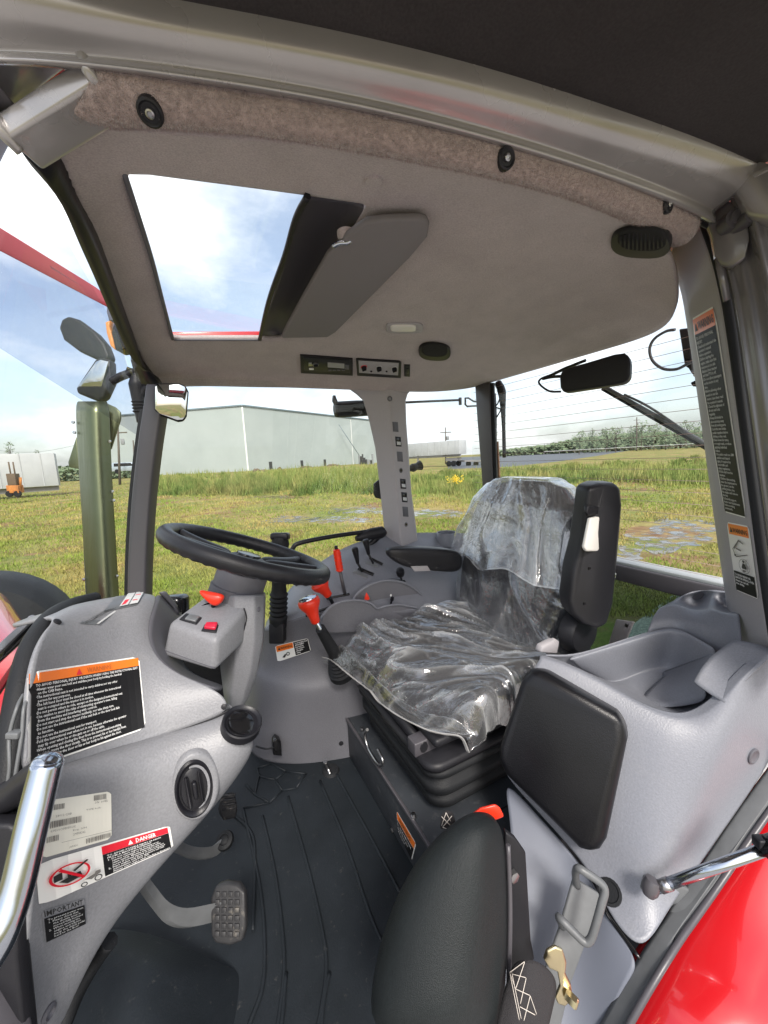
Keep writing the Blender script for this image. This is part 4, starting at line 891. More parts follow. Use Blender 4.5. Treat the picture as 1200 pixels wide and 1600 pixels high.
p, nn = hit(dash_lo, 374, 1142); upn = Vector((.25, -.35, .9))
vt = lathe('upper_air_vent', [(.035, -.012), (.035, .003), (.033, .005), (.029, .003), (.027, .0), (0, .0)], at(376, 1136, D=.70) + upn.normalized() * .012, upn, M['black_satin'], dash, 32)
lathe('vent_disc', [(.025, -.006), (.025, .002), (.018, .005), (0, .003)], at(376, 1136, D=.70) + upn.normalized() * .012, upn + Vector((.2, 0, 0)), M['black_gloss'], vt, 24)
tube('wiring_loom', [at(172, 1470, D=.60), at(150, 1500, D=.6), at(120, 1550, D=.58), at(95, 1610, D=.56)], .012, M['black_rubber'], dash, 8)
lathe('fixing_plug', [(.010, -.002), (.010, .002), (.006, .004), (.004, .001), (0, .001)], hit(dash_lo, 75, 1583)[0], hit(dash_lo, 75, 1583)[1], M['dark_grey_plastic'], dash, 14)
# windshield frame seal and the ribbed duct beside the dash
tube('lower_windshield_seal', [at(x, y, D=d) for x, y, d in ((150,934,.80),(112,946,.74),(80,968,.66),(55,1005,.60),(38,1060,.555),(26,1130,.52),(18,1200,.495),(8,1290,.475),(-4,1400,.46))], [.012, .014, .017, .018, .018, .018, .018, .018, .018], M['black_rubber'], cab, 10)
duct = [(40,1085,.53),(30,1105,.51),(22,1150,.50),(18,1200,.49),(12,1245,.485)]
for dx, w_ in ((-3, .0022), (8, .0022)): tube('duct_rib', [at(x + dx - (4 if k in (2,) else 0) * (1 if dx < 0 else -1), y, D=d - .022) for k, (x, y, d) in enumerate(duct)], w_, M['cast_grey'], cab, 6)
rbox('duct_clip', at(24, 1147, D=.478), (CR * .008, CU * .004, CF * .006), M['cast_grey'], cab, .002)
prism('door_jamb_plate', [at(x, y, D=.44) for x, y in ((-60,1290),(12,1290),(28,1300),(24,1500),(40,1660),(-60,1660))], CF * .02, M['black_plastic'], cab, .004)

# steering column with switch pod
sc = thing('steering_column', 'grey steering column cover with side switch pod below the steering wheel', 'steering column', (.1, .95, .05))
cr_ = [(930,338,372,413,.90,.86,.895),(945,335,372,413,.895,.855,.895),(1000,340,374,411,.89,.85,.885),(1050,345,372,402,.89,.86,.89),(1090,350,368,388,.90,.87,.895),(1112,352,364,376,.91,.885,.905),(1180,340,358,372,1.0,.98,1.0)]
col = loft('column_cover', [[at(l, y, D=d1), at(m1 - 6, y, D=d2 + .002), at(m1 + 26 * (r_ - m1) / 41, y, D=d2 + .008), at(r_, y, D=d3), at(r_ + 2, y - 5, D=d3 + .12), at(l, y - 5, D=d1 + .14)] for y, l, m1, r_, d1, d2, d3 in cr_], M['grey_plastic'], sc, bevel=.006)
A = dict(tfl=at(262, 972, D=.80), tfr=at(338, 1001, D=.775), tbr=at(388, 946, D=.865), tbl=at(322, 929, D=.90), bfl=at(251, 1026, D=.79), bfr=at(336, 1052, D=.775), bbr=at(385, 1003, D=.865), bbl=at(318, 985, D=.91))
bm = bmesh.new(); V_ = {k: bm.verts.new(v) for k, v in A.items()}
for f in (('tfl','tfr','tbr','tbl'), ('bfl','bbl','bbr','bfr'), ('tfl','bfl','bfr','tfr'), ('tfr','bfr','bbr','tbr'), ('tbr','bbr','bbl','tbl'), ('tbl','bbl','bfl','tfl')): bm.faces.new([V_[k] for k in f])
pod = from_bm('switch_pod', bm, M['grey_plastic'], sc); add_bevel(pod, .012, 4)
bel = prism('pod_seam', [A['bfl'].lerp(A['tfl'], .22) - CF * .0006, A['bfr'].lerp(A['tfr'], .16) - CF * .0006, A['bfr'].lerp(A['tfr'], .14) - CF * .0006, A['bfl'].lerp(A['tfl'], .19) - CF * .0006], CF * .003, M['dark_grey_plastic'], pod)
def on_surface_box(name, surf, c4, depth, m_, parent, bevel=.002, sink=.001):
    pts = []; nn = Vector()
    for x, y in c4: p, n_ = hit(surf, x, y); pts.append(p); nn += n_
    nn.normalize()
    return prism(name, [p - nn * sink for p in pts], nn * (depth + sink), m_, parent, bevel)
sw = on_surface_box('rocker_switch', pod, [(291,959),(318,966),(307,977),(280,969)], .003, M['black_plastic'], pod, .0015)
on_surface_box('rocker_key', pod, [(297,962),(313,966),(306,974),(289,970)], .0062, M['alu_panel'], sw, .001)
sw = on_surface_box('hazard_switch', pod, [(320,976),(342,977),(338,990),(314,987)], .003, M['black_plastic'], pod, .002)
hz_k = on_surface_box('hazard_key', pod, [(323,976),(341,976),(337,986),(319,984)], .0085, mat('hazard_red', (.55, .02, .05), .3), sw, .002)
p, nn = hit(pod, 334, 949)
kb = lathe('turn_slot', [(.020, -.001), (.020, .0012), (0, .0012)], p, nn, M['black_gloss'], pod, 20, sx=1.6)
c = p + nn * .026; tube('knob_stem', [p, c], .005, M['black_plastic'], pod, 8)
kn = loft('turn_signal_knob', [[c + CR * a + CU * b_ + CF * f_ for a, b_, f_ in ring] for ring in (
    [(-.030,.019,-.006),(-.028,.012,-.008),(-.026,.011,.006),(-.028,.019,.006)], [(-.016,.017,-.010),(-.013,-.004,-.012),(-.011,-.005,.010),(-.014,.017,.010)],
    [(.002,.014,-.013),(.000,-.018,-.014),(.002,-.019,.011),(.004,.015,.011)], [(.018,.012,-.012),(.012,-.018,-.012),(.014,-.019,.010),(.019,.011,.010)], [(.029,.006,-.008),(.022,-.008,-.008),(.023,-.008,.006),(.029,.005,.006)])], M['red_plastic'], sc, sub=2)
tube('cover_split', [at(381, 950, D=.857), at(385, 965, D=.857), at(381, 985, D=.856)], .0015, M['black_plastic'], sc, 6)
lathe('cover_screw', [(.006, -.002), (.006, .001), (.004, .002), (0, .0005)], hit(col, 404, 952)[0], hit(col, 404, 952)[1], M['dark_grey_plastic'], sc, 12)
lathe('cover_screw', [(.005, -.002), (.005, .003), (.003, .004), (0, .003)], hit(col, 352, 1012)[0], hit(col, 352, 1012)[1], M['grey_plastic'], sc, 12)
# steering wheel
WC = Vector((.12, .97, .838)); wt = math.radians(22.5); e1 = Vector((math.cos(wt), 0, -math.sin(wt))); e2 = Vector((0, 1, 0)); wn_ = Vector((math.sin(wt), 0, math.cos(wt)))
st = thing('steering_wheel', 'black steering wheel with two broad spokes on grey column', 'steering wheel', WC)
N = 120; rows = []
for i in range(N):
    a = 2 * math.pi * i / N; ctr = WC + (e1 * math.cos(a) + e2 * math.sin(a)) * .187; rad = (e1 * math.cos(a) + e2 * math.sin(a)); row = []
    for k in range(14):
        b_ = 2 * math.pi * k / 14; r_ = .0182
        if math.sin(b_) < -.2 or math.cos(b_) < -.7: r_ += .0014 * math.cos(a * 44) * (1 if abs(math.sin(a)) > .25 else 0)
        row.append(ctr + (rad * math.cos(b_) + wn_ * math.sin(b_)) * r_)
    rows.append(row)
vs, fs = grid_mesh(rows, True, True); me = bpy.data.meshes.new('rim'); me.from_pydata([tuple(v) for v in vs], [], fs); me.update(); link('rim', me, M['armrest'], st)
hubc = WC - wn_ * .028
lathe('hub', [(.0, .022), (.03, .022), (.048, .014), (.056, -.004), (.05, -.03), (.046, -.05)], hubc, wn_, M['armrest'], st, 32)
lathe('hub_cap', [(.030, .0215), (.028, .026), (0, .029)], hubc, wn_, M['black_gloss'], st, 28)
for ang in (172, 12):
    a = math.radians(ang); d = e1 * math.cos(a) + e2 * math.sin(a); s_ = wn_.cross(d)
    for sgn in (-1, 1):
        R_ = []
        for q, off_, w_, hgt, th in ((.035, .012, .020, -.016, .012), (.08, .018, .020, -.013, .012), (.125, .030, .020, -.008, .012), (.165, .050, .019, -.003, .013), (.182, .070, .018, 0, .014)):
            c = WC + d * q + s_ * sgn * off_ + wn_ * hgt; R_.append([c - s_ * w_ - wn_ * th, c + s_ * w_ - wn_ * th, c + s_ * w_ + wn_ * th, c - s_ * w_ + wn_ * th])
        loft('spoke', R_, M['armrest'], st, sub=2)
    R_ = []
    for q, w_, hgt in ((.03, .036, -.022), (.08, .034, -.019), (.12, .038, -.013), (.15, .046, -.008)):
        c = WC + d * q + wn_ * hgt; R_.append([c - s_ * w_ - wn_ * .006, c + s_ * w_ - wn_ * .006, c + s_ * w_ + wn_ * .004, c - s_ * w_ + wn_ * .004])
    loft('spoke_web', R_, M['armrest'], st, sub=1)
ax = (at(376, 938, D=.93) - hubc).normalized()
lathe('column_collar', [(.060, .02), (.060, .058), (.064, .060), (.064, .095)], hubc, -wn_, M['dark_grey_plastic'], sc, 32)
lathe('column_neck', [(.058, -.0), (.05, .03), (.064, .045)], hubc - wn_ * .03, -wn_, M['black_satin'], sc, 32)

# right hand control console
con = thing('control_console', 'grey moulded control console with lever slots below the side window', 'console', (.5, 1.3, 0))
fr = [[(413,988),(450,970),(500,956),(540,950),(590,955),(650,955),(730,950)], [(411,1010),(450,1000),(500,988),(540,982),(590,985),(650,978),(730,970)], [(405,1045),(438,1056),(462,1066),(510,1062),(548,1040),(640,1012),(730,1000)],
      [(402,1055),(436,1068),(464,1078),(512,1073),(556,1052),(640,1022),(730,1012)], [(397,1100),(430,1105),(470,1108),(515,1105),(560,1085),(640,1065),(730,1055)], [(395,1150),(430,1156),(470,1160),(520,1155),(560,1140),(640,1120),(730,1110)], [(400,1188),(440,1196),(480,1197),(525,1192),(560,1182),(640,1170),(730,1155)]]
cy = [1.34, 1.275, 1.23, 1.195, 1.17, 1.155, 1.15]; dy = (0, .012, .022, -.004, -.006, -.002, 0)
crow = [[at(x, y, Y=yy + d_) for (x, y), yy in zip(r_, cy)] for r_, d_ in zip(fr, dy)]
left = [r_[0] + Vector((-.02, .10, 0)) for r_ in crow]
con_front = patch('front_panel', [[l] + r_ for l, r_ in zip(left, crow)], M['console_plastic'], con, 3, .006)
bk = [(416,972),(440,934),(475,896),(520,864),(566,842),(640,830),(745,834)]
by = [1.42, 1.43, 1.44, 1.45, 1.455, 1.455, 1.45]
brow = [at(x, y, Y=yy) for (x, y), yy in zip(bk, by)]
topc = [p for p in crow[0]]
def mid(a, b_, t_, up_): return [p.lerp(q, t_) + Vector((0, 0, u)) for p, q, u in zip(a, b_, up_)]
tp = [[p + Vector((0, 0, -.004)) for p in topc], mid(topc, brow, .1, [.012] * 7), mid(topc, brow, .35, [.006, .012, .02, .025, .03, .03, .02]), mid(topc, brow, .65, [.0, .006, .012, .02, .03, .03, .02]), mid(topc, brow, .92, [0] * 7), brow, [p + Vector((0, .02, -.06)) for p in brow]]
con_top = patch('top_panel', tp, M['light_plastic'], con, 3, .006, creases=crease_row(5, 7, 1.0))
# quadrant humps for the position levers
def hump_arc(name, pts, Y0, th, m_):
    return prism(name, [at(x, y, Y=Y0) for x, y in pts], (0, th, -.012), m_, con, .006, 3)
hump_arc('quadrant', [(548,985),(548,944),(556,930),(572,917),(592,909),(612,907),(632,911),(648,920),(660,932),(668,948),(672,985)], 1.20, .03, M['console_plastic'])
hump_arc('quadrant', [(500,990),(503,966),(514,950),(530,941),(550,938),(568,939),(580,943),(590,950),(606,946),(626,945),(648,949),(664,955),(690,985)], 1.165, .03, M['console_plastic'])
for arc, Y_ in (([(549,944),(556,930),(572,917),(592,909),(612,907),(632,911),(648,920),(660,932),(667,946)], 1.197), ([(501,966),(514,950),(530,941),(550,938),(568,939),(580,943),(590,950),(606,946),(626,945),(648,949),(663,955)], 1.162)): tube('quadrant_rim', [at(x, y, Y=Y_) for x, y in arc], .0045, M['light_plastic'], con, 8)
tube('quadrant_slot', [at(x, y, Y=1.235) for x, y in ((556,933),(570,920),(590,911),(612,907),(632,909))], .007, M['black_gloss'], con, 8)
tube('quadrant_plate', [at(x, y, Y=1.225) for x, y in ((576,921),(590,914),(606,911),(626,912))], .0045, M['steel'], con, 6)
def slot(name, x0, y0, x1, y1, r_, surf=None):
    a, n1 = hit(con_top, x0, y0); b_, n2 = hit(con_top, x1, y1); nn = (n1 + n2).normalized()
    return tube(name, [a + nn * .0005, (a + b_) / 2 + nn * .0005, b_ + nn * .0005], r_, M['black_gloss'], con, 8, squash=(.45, 1))
slot('lever_slot', 560, 888, 584, 898, .012); slot('lever_slot', 578, 872, 598, 882, .010); slot('lever_slot', 510, 935, 546, 928, .009); slot('lever_slot', 478, 962, 530, 943, .009)
for x0, y0, x1, y1 in ((552, 893, 574, 902), (572, 878, 590, 885)):
    a, n1 = hit(con_top, x0, y0); b_, _ = hit(con_top, x1, y1); rbox('slot_plate', (a + b_) / 2 + n1 * .0015, ((b_ - a) / 2, n1.cross(b_ - a).normalized() * .008, n1 * .0015), M['alu_panel'], con, .001)
for x0, y0, x1, y1 in ((478, 968, 496, 961), (500, 958, 516, 952)): on_surface_box('console_badge', con_top, [(x0, y0 - 4), (x1, y1 - 4), (x1, y1 + 3), (x0, y0 + 3)], .001, M['alu_panel'], con, .0004)
lathe('console_cup', [(.050, -.04), (.046, .018), (.044, .02), (.040, .018), (.038, -.03), (0, -.03)], at(698, 838, Y=1.40), (0, 0, 1), M['light_plastic'], con, 32)
lathe('console_cup', [(.040, -.04), (.036, .012), (.033, .014), (.03, .010), (.03, -.03), (0, -.03)], at(735, 842, Y=1.40), (0, 0, 1), M['light_plastic'], con, 28)
prism('cable_hole', [at(x, y, Y=1.237) for x, y in ((427,1180),(427,1160),(432,1154),(439,1158),(441,1182))], (0, .03, 0), M['black_gloss'], con, .003)
tube('cable', [at(400, 1166, Y=1.28), at(415, 1170, Y=1.24), at(428, 1168, Y=1.235)], .003, M['black_rubber'], con, 6)
lathe('panel_screw', [(.008, 0), (.008, .003), (.004, .004), (0, .003)], hit(con_front, 533, 1161)[0], hit(con_front, 533, 1161)[1], M['black_plastic'], con, 12)
# lever mount sleeve with bellows beside the wheel
a, b_ = at(434, 998, Y=1.30), at(438, 838, Y=1.27); ax = b_ - a; L = ax.length
sv = thing('column_sleeve', 'black ribbed sleeve standing between steering column and console', 'lever sleeve', a)
rbox('sleeve_base', at(434, 988, Y=1.285), (CR * .026, CF * .02, CU * .034), M['black_plastic'], sv, .006)
prof = [(.026, 0), (.030, L * .2)]
for k in range(6): prof += [(.031, L * (.22 + k * .045)), (.026, L * (.24 + k * .045))]
prof += [(.024, L * .52), (.025, L * .7), (.022, L * .8), (.03, L * .93), (.024, L)]
lathe('sleeve', prof, a, ax, M['black_rubber'], sv, 20)
rbox('sleeve_head', b_ + CU * .0, (CR * .03, CF * .02, CU * .012), M['black_satin'], sv, .008)
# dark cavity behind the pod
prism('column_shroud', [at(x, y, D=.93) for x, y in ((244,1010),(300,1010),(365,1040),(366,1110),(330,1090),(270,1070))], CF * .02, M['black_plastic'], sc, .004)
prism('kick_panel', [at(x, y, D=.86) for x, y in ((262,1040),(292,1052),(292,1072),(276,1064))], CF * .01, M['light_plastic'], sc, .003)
# ------------------------------------------------------------------ seat plinth, driver seat, film cover
from mathutils import noise as mn
pl = thing('seat_plinth', 'black steel seat plinth standing on the cab floor', 'seat base', (.65, .9, 0))
PX = .415
prism('plinth_box', [Vector((PX, .52, 0)), Vector((PX, 1.19, 0)), Vector((PX, 1.19, .155)), Vector((PX, .52, .155))], (.62, 0, 0), M['dark_frame'], pl, .006)
plb = pl.children[0]; plb.data.materials.clear(); plb.data.materials.append(mat('plinth_paint', (.030, .034, .040), .5, bump=(500, .2), var=(6, .15), wear=((.12, .12, .12), .5, 40)))
rbox('plinth_edge', (PX - .002, .85, .152), ((.004, 0, 0), (0, .33, 0), (0, 0, .005)), M['dark_frame'], pl, .002)
tube('top_seam', [Vector((PX + .004, .66, .157)), Vector((PX + .6, .62, .157))], .0018, M['black_gloss'], pl, 6)
for x, y in ((566, 1140), (646, 1276)):
    p = at(x, y, Z=.157); lathe('plinth_bolt', [(.008, 0), (.008, .003), (.0055, .004), (.0055, .009), (0, .009)], p, (0, 0, 1), M['steel'], pl, 6)
for x, y in ((613, 1297), (536, 1095)):
    p = at(x, y, X=PX - .001); lathe('plinth_bolt', [(.006, 0), (.006, .004), (0, .005)], p, (-1, 0, 0), M['steel'], pl, 8)
tube('adjuster_handle', [at(x, y, X=PX - .012) for x, y in ((574,1140),(570,1148),(575,1168),(588,1190),(596,1196),(598,1188),(590,1170))], .0045, M['steel'], pl, 8)
tube('floor_hook', [at(508, 1190, Z=.05), at(512, 1200, Z=.02), at(516, 1210, Z=.006)], .007, M['steel'], pl, 8)
lathe('hook_base', [(.03, 0), (.026, .008), (.012, .012), (0, .012)], at(517, 1205, Z=.0), (0, 0, 1), M['black_rubber'], pl, 16)

seat = thing('driver_seat', 'black fabric suspension driver seat facing the steering wheel', 'driver seat', (.68, .92, .155))
def rr_ring(cx, cy, hx, hy, r_, z, n=6):
    out = []
    for (sx, sy, a0) in ((1, 1, 0), (-1, 1, 90), (-1, -1, 180), (1, -1, 270)):
        for k in range(n + 1):
            a = math.radians(a0 + 90 * k / n); out.append(Vector((cx + sx * (hx - r_) + r_ * math.cos(a), cy + sy * (hy - r_) + r_ * math.sin(a), z)))
    return out
cx, cy_ = .70, .905
rings = [rr_ring(cx, cy_, h, w, .05, z) for h, w, z in ((.19, .165, .155), (.19, .165, .172), (.235, .205, .182), (.243, .213, .187), (.243, .213, .208), (.205, .178, .216), (.205, .178, .226), (.25, .22, .234), (.258, .227, .239), (.258, .227, .262), (.215, .188, .270), (.215, .188, .279), (.258, .226, .287), (.266, .233, .292), (.266, .233, .305), (.25, .22, .31))]
loft('bellows', rings, M['black_rubber'], seat)
rings = [rr_ring(cx - .005, cy_, h, w, .04, z) for h, w, z in ((.245, .215, .31), (.268, .235, .316), (.268, .235, .328), (.262, .228, .335))]
loft('suspension_cover', rings, M['black_plastic'], seat)
rbox('cover_emblem', (cx - .005 - .262, cy_ + .05, .322), ((.006, 0, 0), (0, .04, 0), (0, 0, .004)), M['dark_grey_plastic'], seat, .002)
tube('slide_rail', [Vector((.445, 1.10, .355)), Vector((.445, .72, .352))], .014, M['black_plastic'], seat, 8, squash=(1, .8))
for yy in (.74, 1.09): rbox('seat_slide', (.68, yy, .35), ((.26, 0, 0), (0, .018, 0), (0, 0, .018)), M['dark_frame'], seat, .003)
for x, y in ((672, 1146), (655, 1160)): lathe('rail_bolt', [(.007, 0), (.007, .006), (0, .007)], at(x, y, Z=.345), (-.3, -.4, .8), M['steel'], seat, 8)
rbox('seat_pan', (.69, .905, .375), ((.235, 0, 0), (0, .22, 0), (0, 0, .012)), M['black_plastic'], seat, .01)
# cushion: height field with side bolsters
def cush(u, v):
    """u 0 front..1 back, v -1..1 across -> point on the cushion top"""
    x = .435 + .50 * u + .10 * (1 - u) * max(0, -v) ** 2.5; w = .262 - (.06 * (1 - u) ** 3 if v > 0 else -.012 * (1 - u)) - .02 * u; e = 1 - max(0, abs(v) - .82) / .18; fe = min(1, u / .16)
    z = .455 + .055 * (max(0, abs(v) - .45) / .55) ** 1.6 * (.4 + .6 * u) - .012 * u + .012 * (1 - abs(2 * u - 1))
    z -= .07 * (1 - math.sqrt(max(0, e * (2 - e)))) + .085 * (1 - math.sqrt(max(0, fe * (2 - fe))))
    return Vector((x, .905 + w * v, max(z, .388)))
nu, nv = 26, 30
rows = [[cush(i / nu, -1 + 2 * j / nv) for j in range(nv + 1)] for i in range(nu + 1)]
ringset = []
for i, r_ in enumerate(rows): pass
vs, fs = grid_mesh(rows); nvs = len(vs)
bot = [Vector((p[0] + .01 * (0 if 0 < k // (nv + 1) else 1), .905 + (p[1] - .905) * .93, .375)) for k, p in enumerate(vs)]
bm = bmesh.new(); V_ = [bm.verts.new(v) for v in vs]; B_ = {}
for f in fs: bm.faces.new([V_[i] for i in f])
bnd = [j for j in range(nv + 1)] + [(i * (nv + 1) + nv) for i in range(1, nu + 1)] + [nu * (nv + 1) + j for j in range(nv - 1, -1, -1)] + [i * (nv + 1) for i in range(nu - 1, 0, -1)]
lowv = [bm.verts.new(bot[k]) for k in bnd]
for k in range(len(bnd)): bm.faces.new((V_[bnd[k]], V_[bnd[(k + 1) % len(bnd)]], lowv[(k + 1) % len(bnd)], lowv[k]))
bm.faces.new(lowv)
from_bm('seat_cushion', bm, M['seat_fabric'], seat)
# backrest: rings up a leaning spine
def back_ring(t_, grow=0.0, n=40):
    z = .44 + .512 * t_; x0 = .92 + .10 * t_ + .02 * math.sin(t_ * 3.0); w = np.interp(t_, [0, .12, .45, .68, .86, .96, 1], [.19, .222, .252, .236, .200, .150, .07]); th = np.interp(t_, [0, .3, .6, .85, 1], [.06, .068, .062, .052, .02])
    w += grow; th += grow; out = []
    for k in range(n):
        a = 2 * math.pi * k / n; c, s = math.cos(a), math.sin(a)
        yy = w * math.copysign(abs(s) ** .62, s); xx = -th * math.copysign(abs(c) ** .62, c)
        if c > 0: xx -= .028 * max(0, abs(yy) / w - .55) / .45 * (1 if t_ < .75 else max(0, (1 - t_) / .25)) * c
        out.append(Vector((x0 + xx, .935 + yy, z)))
    return out
loft('backrest', [back_ring(k / 24) for k in range(25)], M['seat_fabric'], seat)
# recliner cover, arm rests
lathe('recliner_cover', [(0, .03), (.05, .028), (.058, .02), (.06, -.01), (0, -.01)], at(900, 985, Y=.66), (0, -1, 0), M['black_plastic'], seat, 24)
rbox('recliner_bracket', at(898, 1010, Y=.68), ((.05, 0, 0), (0, .02, 0), (0, 0, .07)), M['black_plastic'], seat, .012)
prism('recliner_lever', [at(x, y, Y=.64) for x, y in ((848,1010),(868,1000),(874,1008),(871,1022),(845,1020))], (0, .02, 0), M['pillar_plastic'], seat, .004)
prism('belt_anchor', [at(x, y, Y=.645) for x, y in ((853,1008),(868,998),(874,1003),(871,1020),(856,1022))], (0, .01, 0), M['pillar_plastic'], seat, .002)
# folded-up arm rest at the near side of the backrest
o_ = [(921,762,.965,.60),(938,755,.965,.60),(962,755,.97,.585),(972,762,.97,.58),(974,790,.97,.58),(968,870,.965,.58),(960,945,.96,.575),(950,978,.95,.575),(935,985,.94,.58),(912,978,.925,.60),(893,962,.915,.62),(891,940,.915,.62),(897,890,.925,.62),(908,850,.94,.615),(915,800,.955,.61)]
arm_o = [at(x, y, Y=yy) for x, y, _, yy in o_]
arm_up = prism('arm_rest_raised', arm_o, Vector((.03, .062, .004)), M['armrest'], seat, .014, 4)
arm_up['label'] = 'black arm rest folded upright beside the backrest'
prism('arm_rest_hinge_cover', [at(x, y, Y=.592) for x, y in ((923,810),(940,806),(943,812),(938,858),(934,862),(917,862),(914,856))], (0.002, .012, 0), M['lens_clear'], seat, .004)
prism('arm_rest_collar', [at(x, y, Y=.594) for x, y in ((919,790),(940,792),(947,798),(948,808),(942,806),(940,802),(922,806),(917,802))], (0.002, .012, 0), M['armrest'], seat, .003)
for x, y in ((930, 828),): pass
for x, y in ((921, 888), (913, 943)): rbox('arm_rest_clip', hit(arm_up, x, y)[0], ((.003, 0, 0), (0, .002, 0), (0, 0, .003)), M['black_gloss'], seat, .0008)
# lowered arm rest at the far side
fa = []
for x, y, h_, hd in ((603,862,3,.008),(609,864,8,.022),(622,868,14,.031),(645,871,18,.035),(680,873,19,.036),(722,877,18,.036)):
    c = at(x, y, Y=1.15); q = at(x, y - h_, Y=1.15) - c; fa.append([c + q + Vector((0, hd * .75, 0)), c + q * .75 + Vector((0, hd, 0)), c - q * .75 + Vector((0, hd, 0)), c - q + Vector((0, hd * .6, 0)), c - q - Vector((0, hd * .6, 0)), c - q * .7 - Vector((0, hd, 0)), c + q * .75 - Vector((0, hd, 0)), c + q - Vector((0, hd * .75, 0))])
arm_dn = loft('arm_rest_lowered', fa, M['armrest'], seat, sub=2)
arm_dn['label'] = 'black arm rest lowered beside the control console'
prism('arm_rest_badge', [at(x, y, Y=1.116) for x, y in ((642,885),(668,884),(673,892),(648,893))], (0, .004, 0), M['pillar_plastic'], seat, .001)
# clear protective film over backrest and cushion
m_ = bpy.data.materials.new('film'); m_.use_nodes = True; n = m_.node_tree; n.nodes.clear()
out = n.nodes.new('ShaderNodeOutputMaterial'); tr = n.nodes.new('ShaderNodeBsdfTransparent'); tr.inputs[0].default_value = (.97, .975, .98, 1)
gl = n.nodes.new('ShaderNodeBsdfGlossy'); gl.inputs['Roughness'].default_value = .09; gl.inputs['Color'].default_value = (1, 1, 1, 1)
df = n.nodes.new('ShaderNodeBsdfDiffuse'); df.inputs[0].default_value = (.88, .90, .91, 1); tl_ = n.nodes.new('ShaderNodeBsdfTranslucent'); tl_.inputs[0].default_value = (.8, .82, .84, 1)
ad = n.nodes.new('ShaderNodeMixShader'); ad.inputs[0].default_value = .45; n.links.new(df.outputs[0], ad.inputs[1]); n.links.new(tl_.outputs[0], ad.inputs[2])
lw = n.nodes.new('ShaderNodeLayerWeight'); lw.inputs['Blend'].default_value = .5
atn = n.nodes.new('ShaderNodeAttribute'); atn.attribute_name = 'pleat'
tcn = n.nodes.new('ShaderNodeTexCoord'); bl = n.nodes.new('ShaderNodeTexNoise'); bl.inputs['Scale'].default_value = 55; bl.inputs['Detail'].default_value = 4; bl.inputs['Distortion'].default_value = 1.2; n.links.new(tcn.outputs['Object'], bl.inputs['Vector'])
bp = n.nodes.new('ShaderNodeBump'); bp.inputs['Strength'].default_value = .16; bp.inputs['Distance'].default_value = .01; n.links.new(bl.outputs['Fac'], bp.inputs['Height'])
n.links.new(bp.outputs[0], gl.inputs['Normal'])
m1 = n.nodes.new('ShaderNodeMixShader'); n.links.new(atn.outputs['Fac'], m1.inputs[0]); n.links.new(tr.outputs[0], m1.inputs[1]); n.links.new(ad.outputs[0], m1.inputs[2])
m2 = n.nodes.new('ShaderNodeMixShader'); sc_ = n.nodes.new('ShaderNodeMath'); sc_.operation = 'MULTIPLY_ADD'; sc_.inputs[1].default_value = .8; sc_.inputs[2].default_value = .12
pw_ = n.nodes.new('ShaderNodeMath'); pw_.operation = 'POWER'; pw_.inputs[1].default_value = 2.2; n.links.new(lw.outputs['Facing'], pw_.inputs[0]); n.links.new(pw_.outputs[0], sc_.inputs[0])
n.links.new(sc_.outputs[0], m2.inputs[0]); n.links.new(m1.outputs[0], m2.inputs[1]); n.links.new(gl.outputs[0], m2.inputs[2]); n.links.new(m2.outputs[0], out.inputs['Surface']); M['film'] = m_
film = thing('seat_film', 'clear crinkled plastic film covering the driver seat', 'plastic cover', (.7, .92, .42))
def fold(q, k=2.4):
    r_ = 1 - min(1, abs(mn.noise(q)) * k); return r_ * r_
def crinkle(a, b_, c, s=1.0, seed=0.0):
    """long soft pleats: a runs along them, b across, c is the third direction; returns lift and whiteness"""
    w_ = mn.noise(Vector((a * 5, b_ * 5, c * 5 + seed))) * .9; w2 = mn.noise(Vector((a * 11 + 4, b_ * 11, c * 9 + seed))) * .5
    f1 = fold(Vector((a * 2.4, b_ * 11 + w_, c * 4 + seed))); f2 = fold(Vector((a * 4.5, b_ * 25 + w_ * 2 + w2, c * 7 + seed + 5))); f3 = fold(Vector((a * 11 + w2, b_ * 42 + w_ * 3, c * 12 + seed + 9)), 2.0)
    m_ = .5 + .5 * mn.noise(Vector((a * 4 + 7, b_ * 4, c * 4 + seed)))
    return s * (.015 * f1 + .0085 * f2 * m_ + .003 * f3 * m_), min(.85, .06 + .55 * f1 ** 4 * m_ + .65 * f2 ** 6 * m_ + .30 * f3 ** 8 * m_ + .12 * max(0, m_ - .5))
def film_mesh(name, rows, wh, closed, cap):
    vs, fs = grid_mesh(rows, closed_u=closed)
    if cap: n0 = len(rows[0]); fs.append(tuple((len(rows) - 1) * n0 + k for k in range(n0)))
    me = bpy.data.meshes.new(name); me.from_pydata([tuple(v) for v in vs], [], fs); me.update()
    at_ = me.attributes.new('pleat', 'FLOAT', 'POINT'); at_.data.foreach_set('value', [x for r_ in wh for x in r_])
    return link(name, me, M['film'], film)
NB, NR = 110, 240
rows, wh = [], []
for i in range(NB + 1):
    t_ = i / NB; ring = back_ring(.02 + .96 * t_, .006, NR)
    cz = sum(ring, Vector()) / NR; rr, ww = [], []
    for p in ring:
        d = p - cz; d.z *= 0; d.normalize(); a, b_ = p.z * .8 + p.y * .6, p.y * .8 - p.z * .6
        c_, h_ = crinkle(a, b_, p.x, .9, 2.0); q = p + d * c_; q.z += .006 * mn.noise(p * 14) + (.012 * t_ ** 4)
        rr.append(q); ww.append(h_ * .55)
    rows.append(rr); wh.append(ww)
film_mesh('backrest_film', rows, wh, True, True)
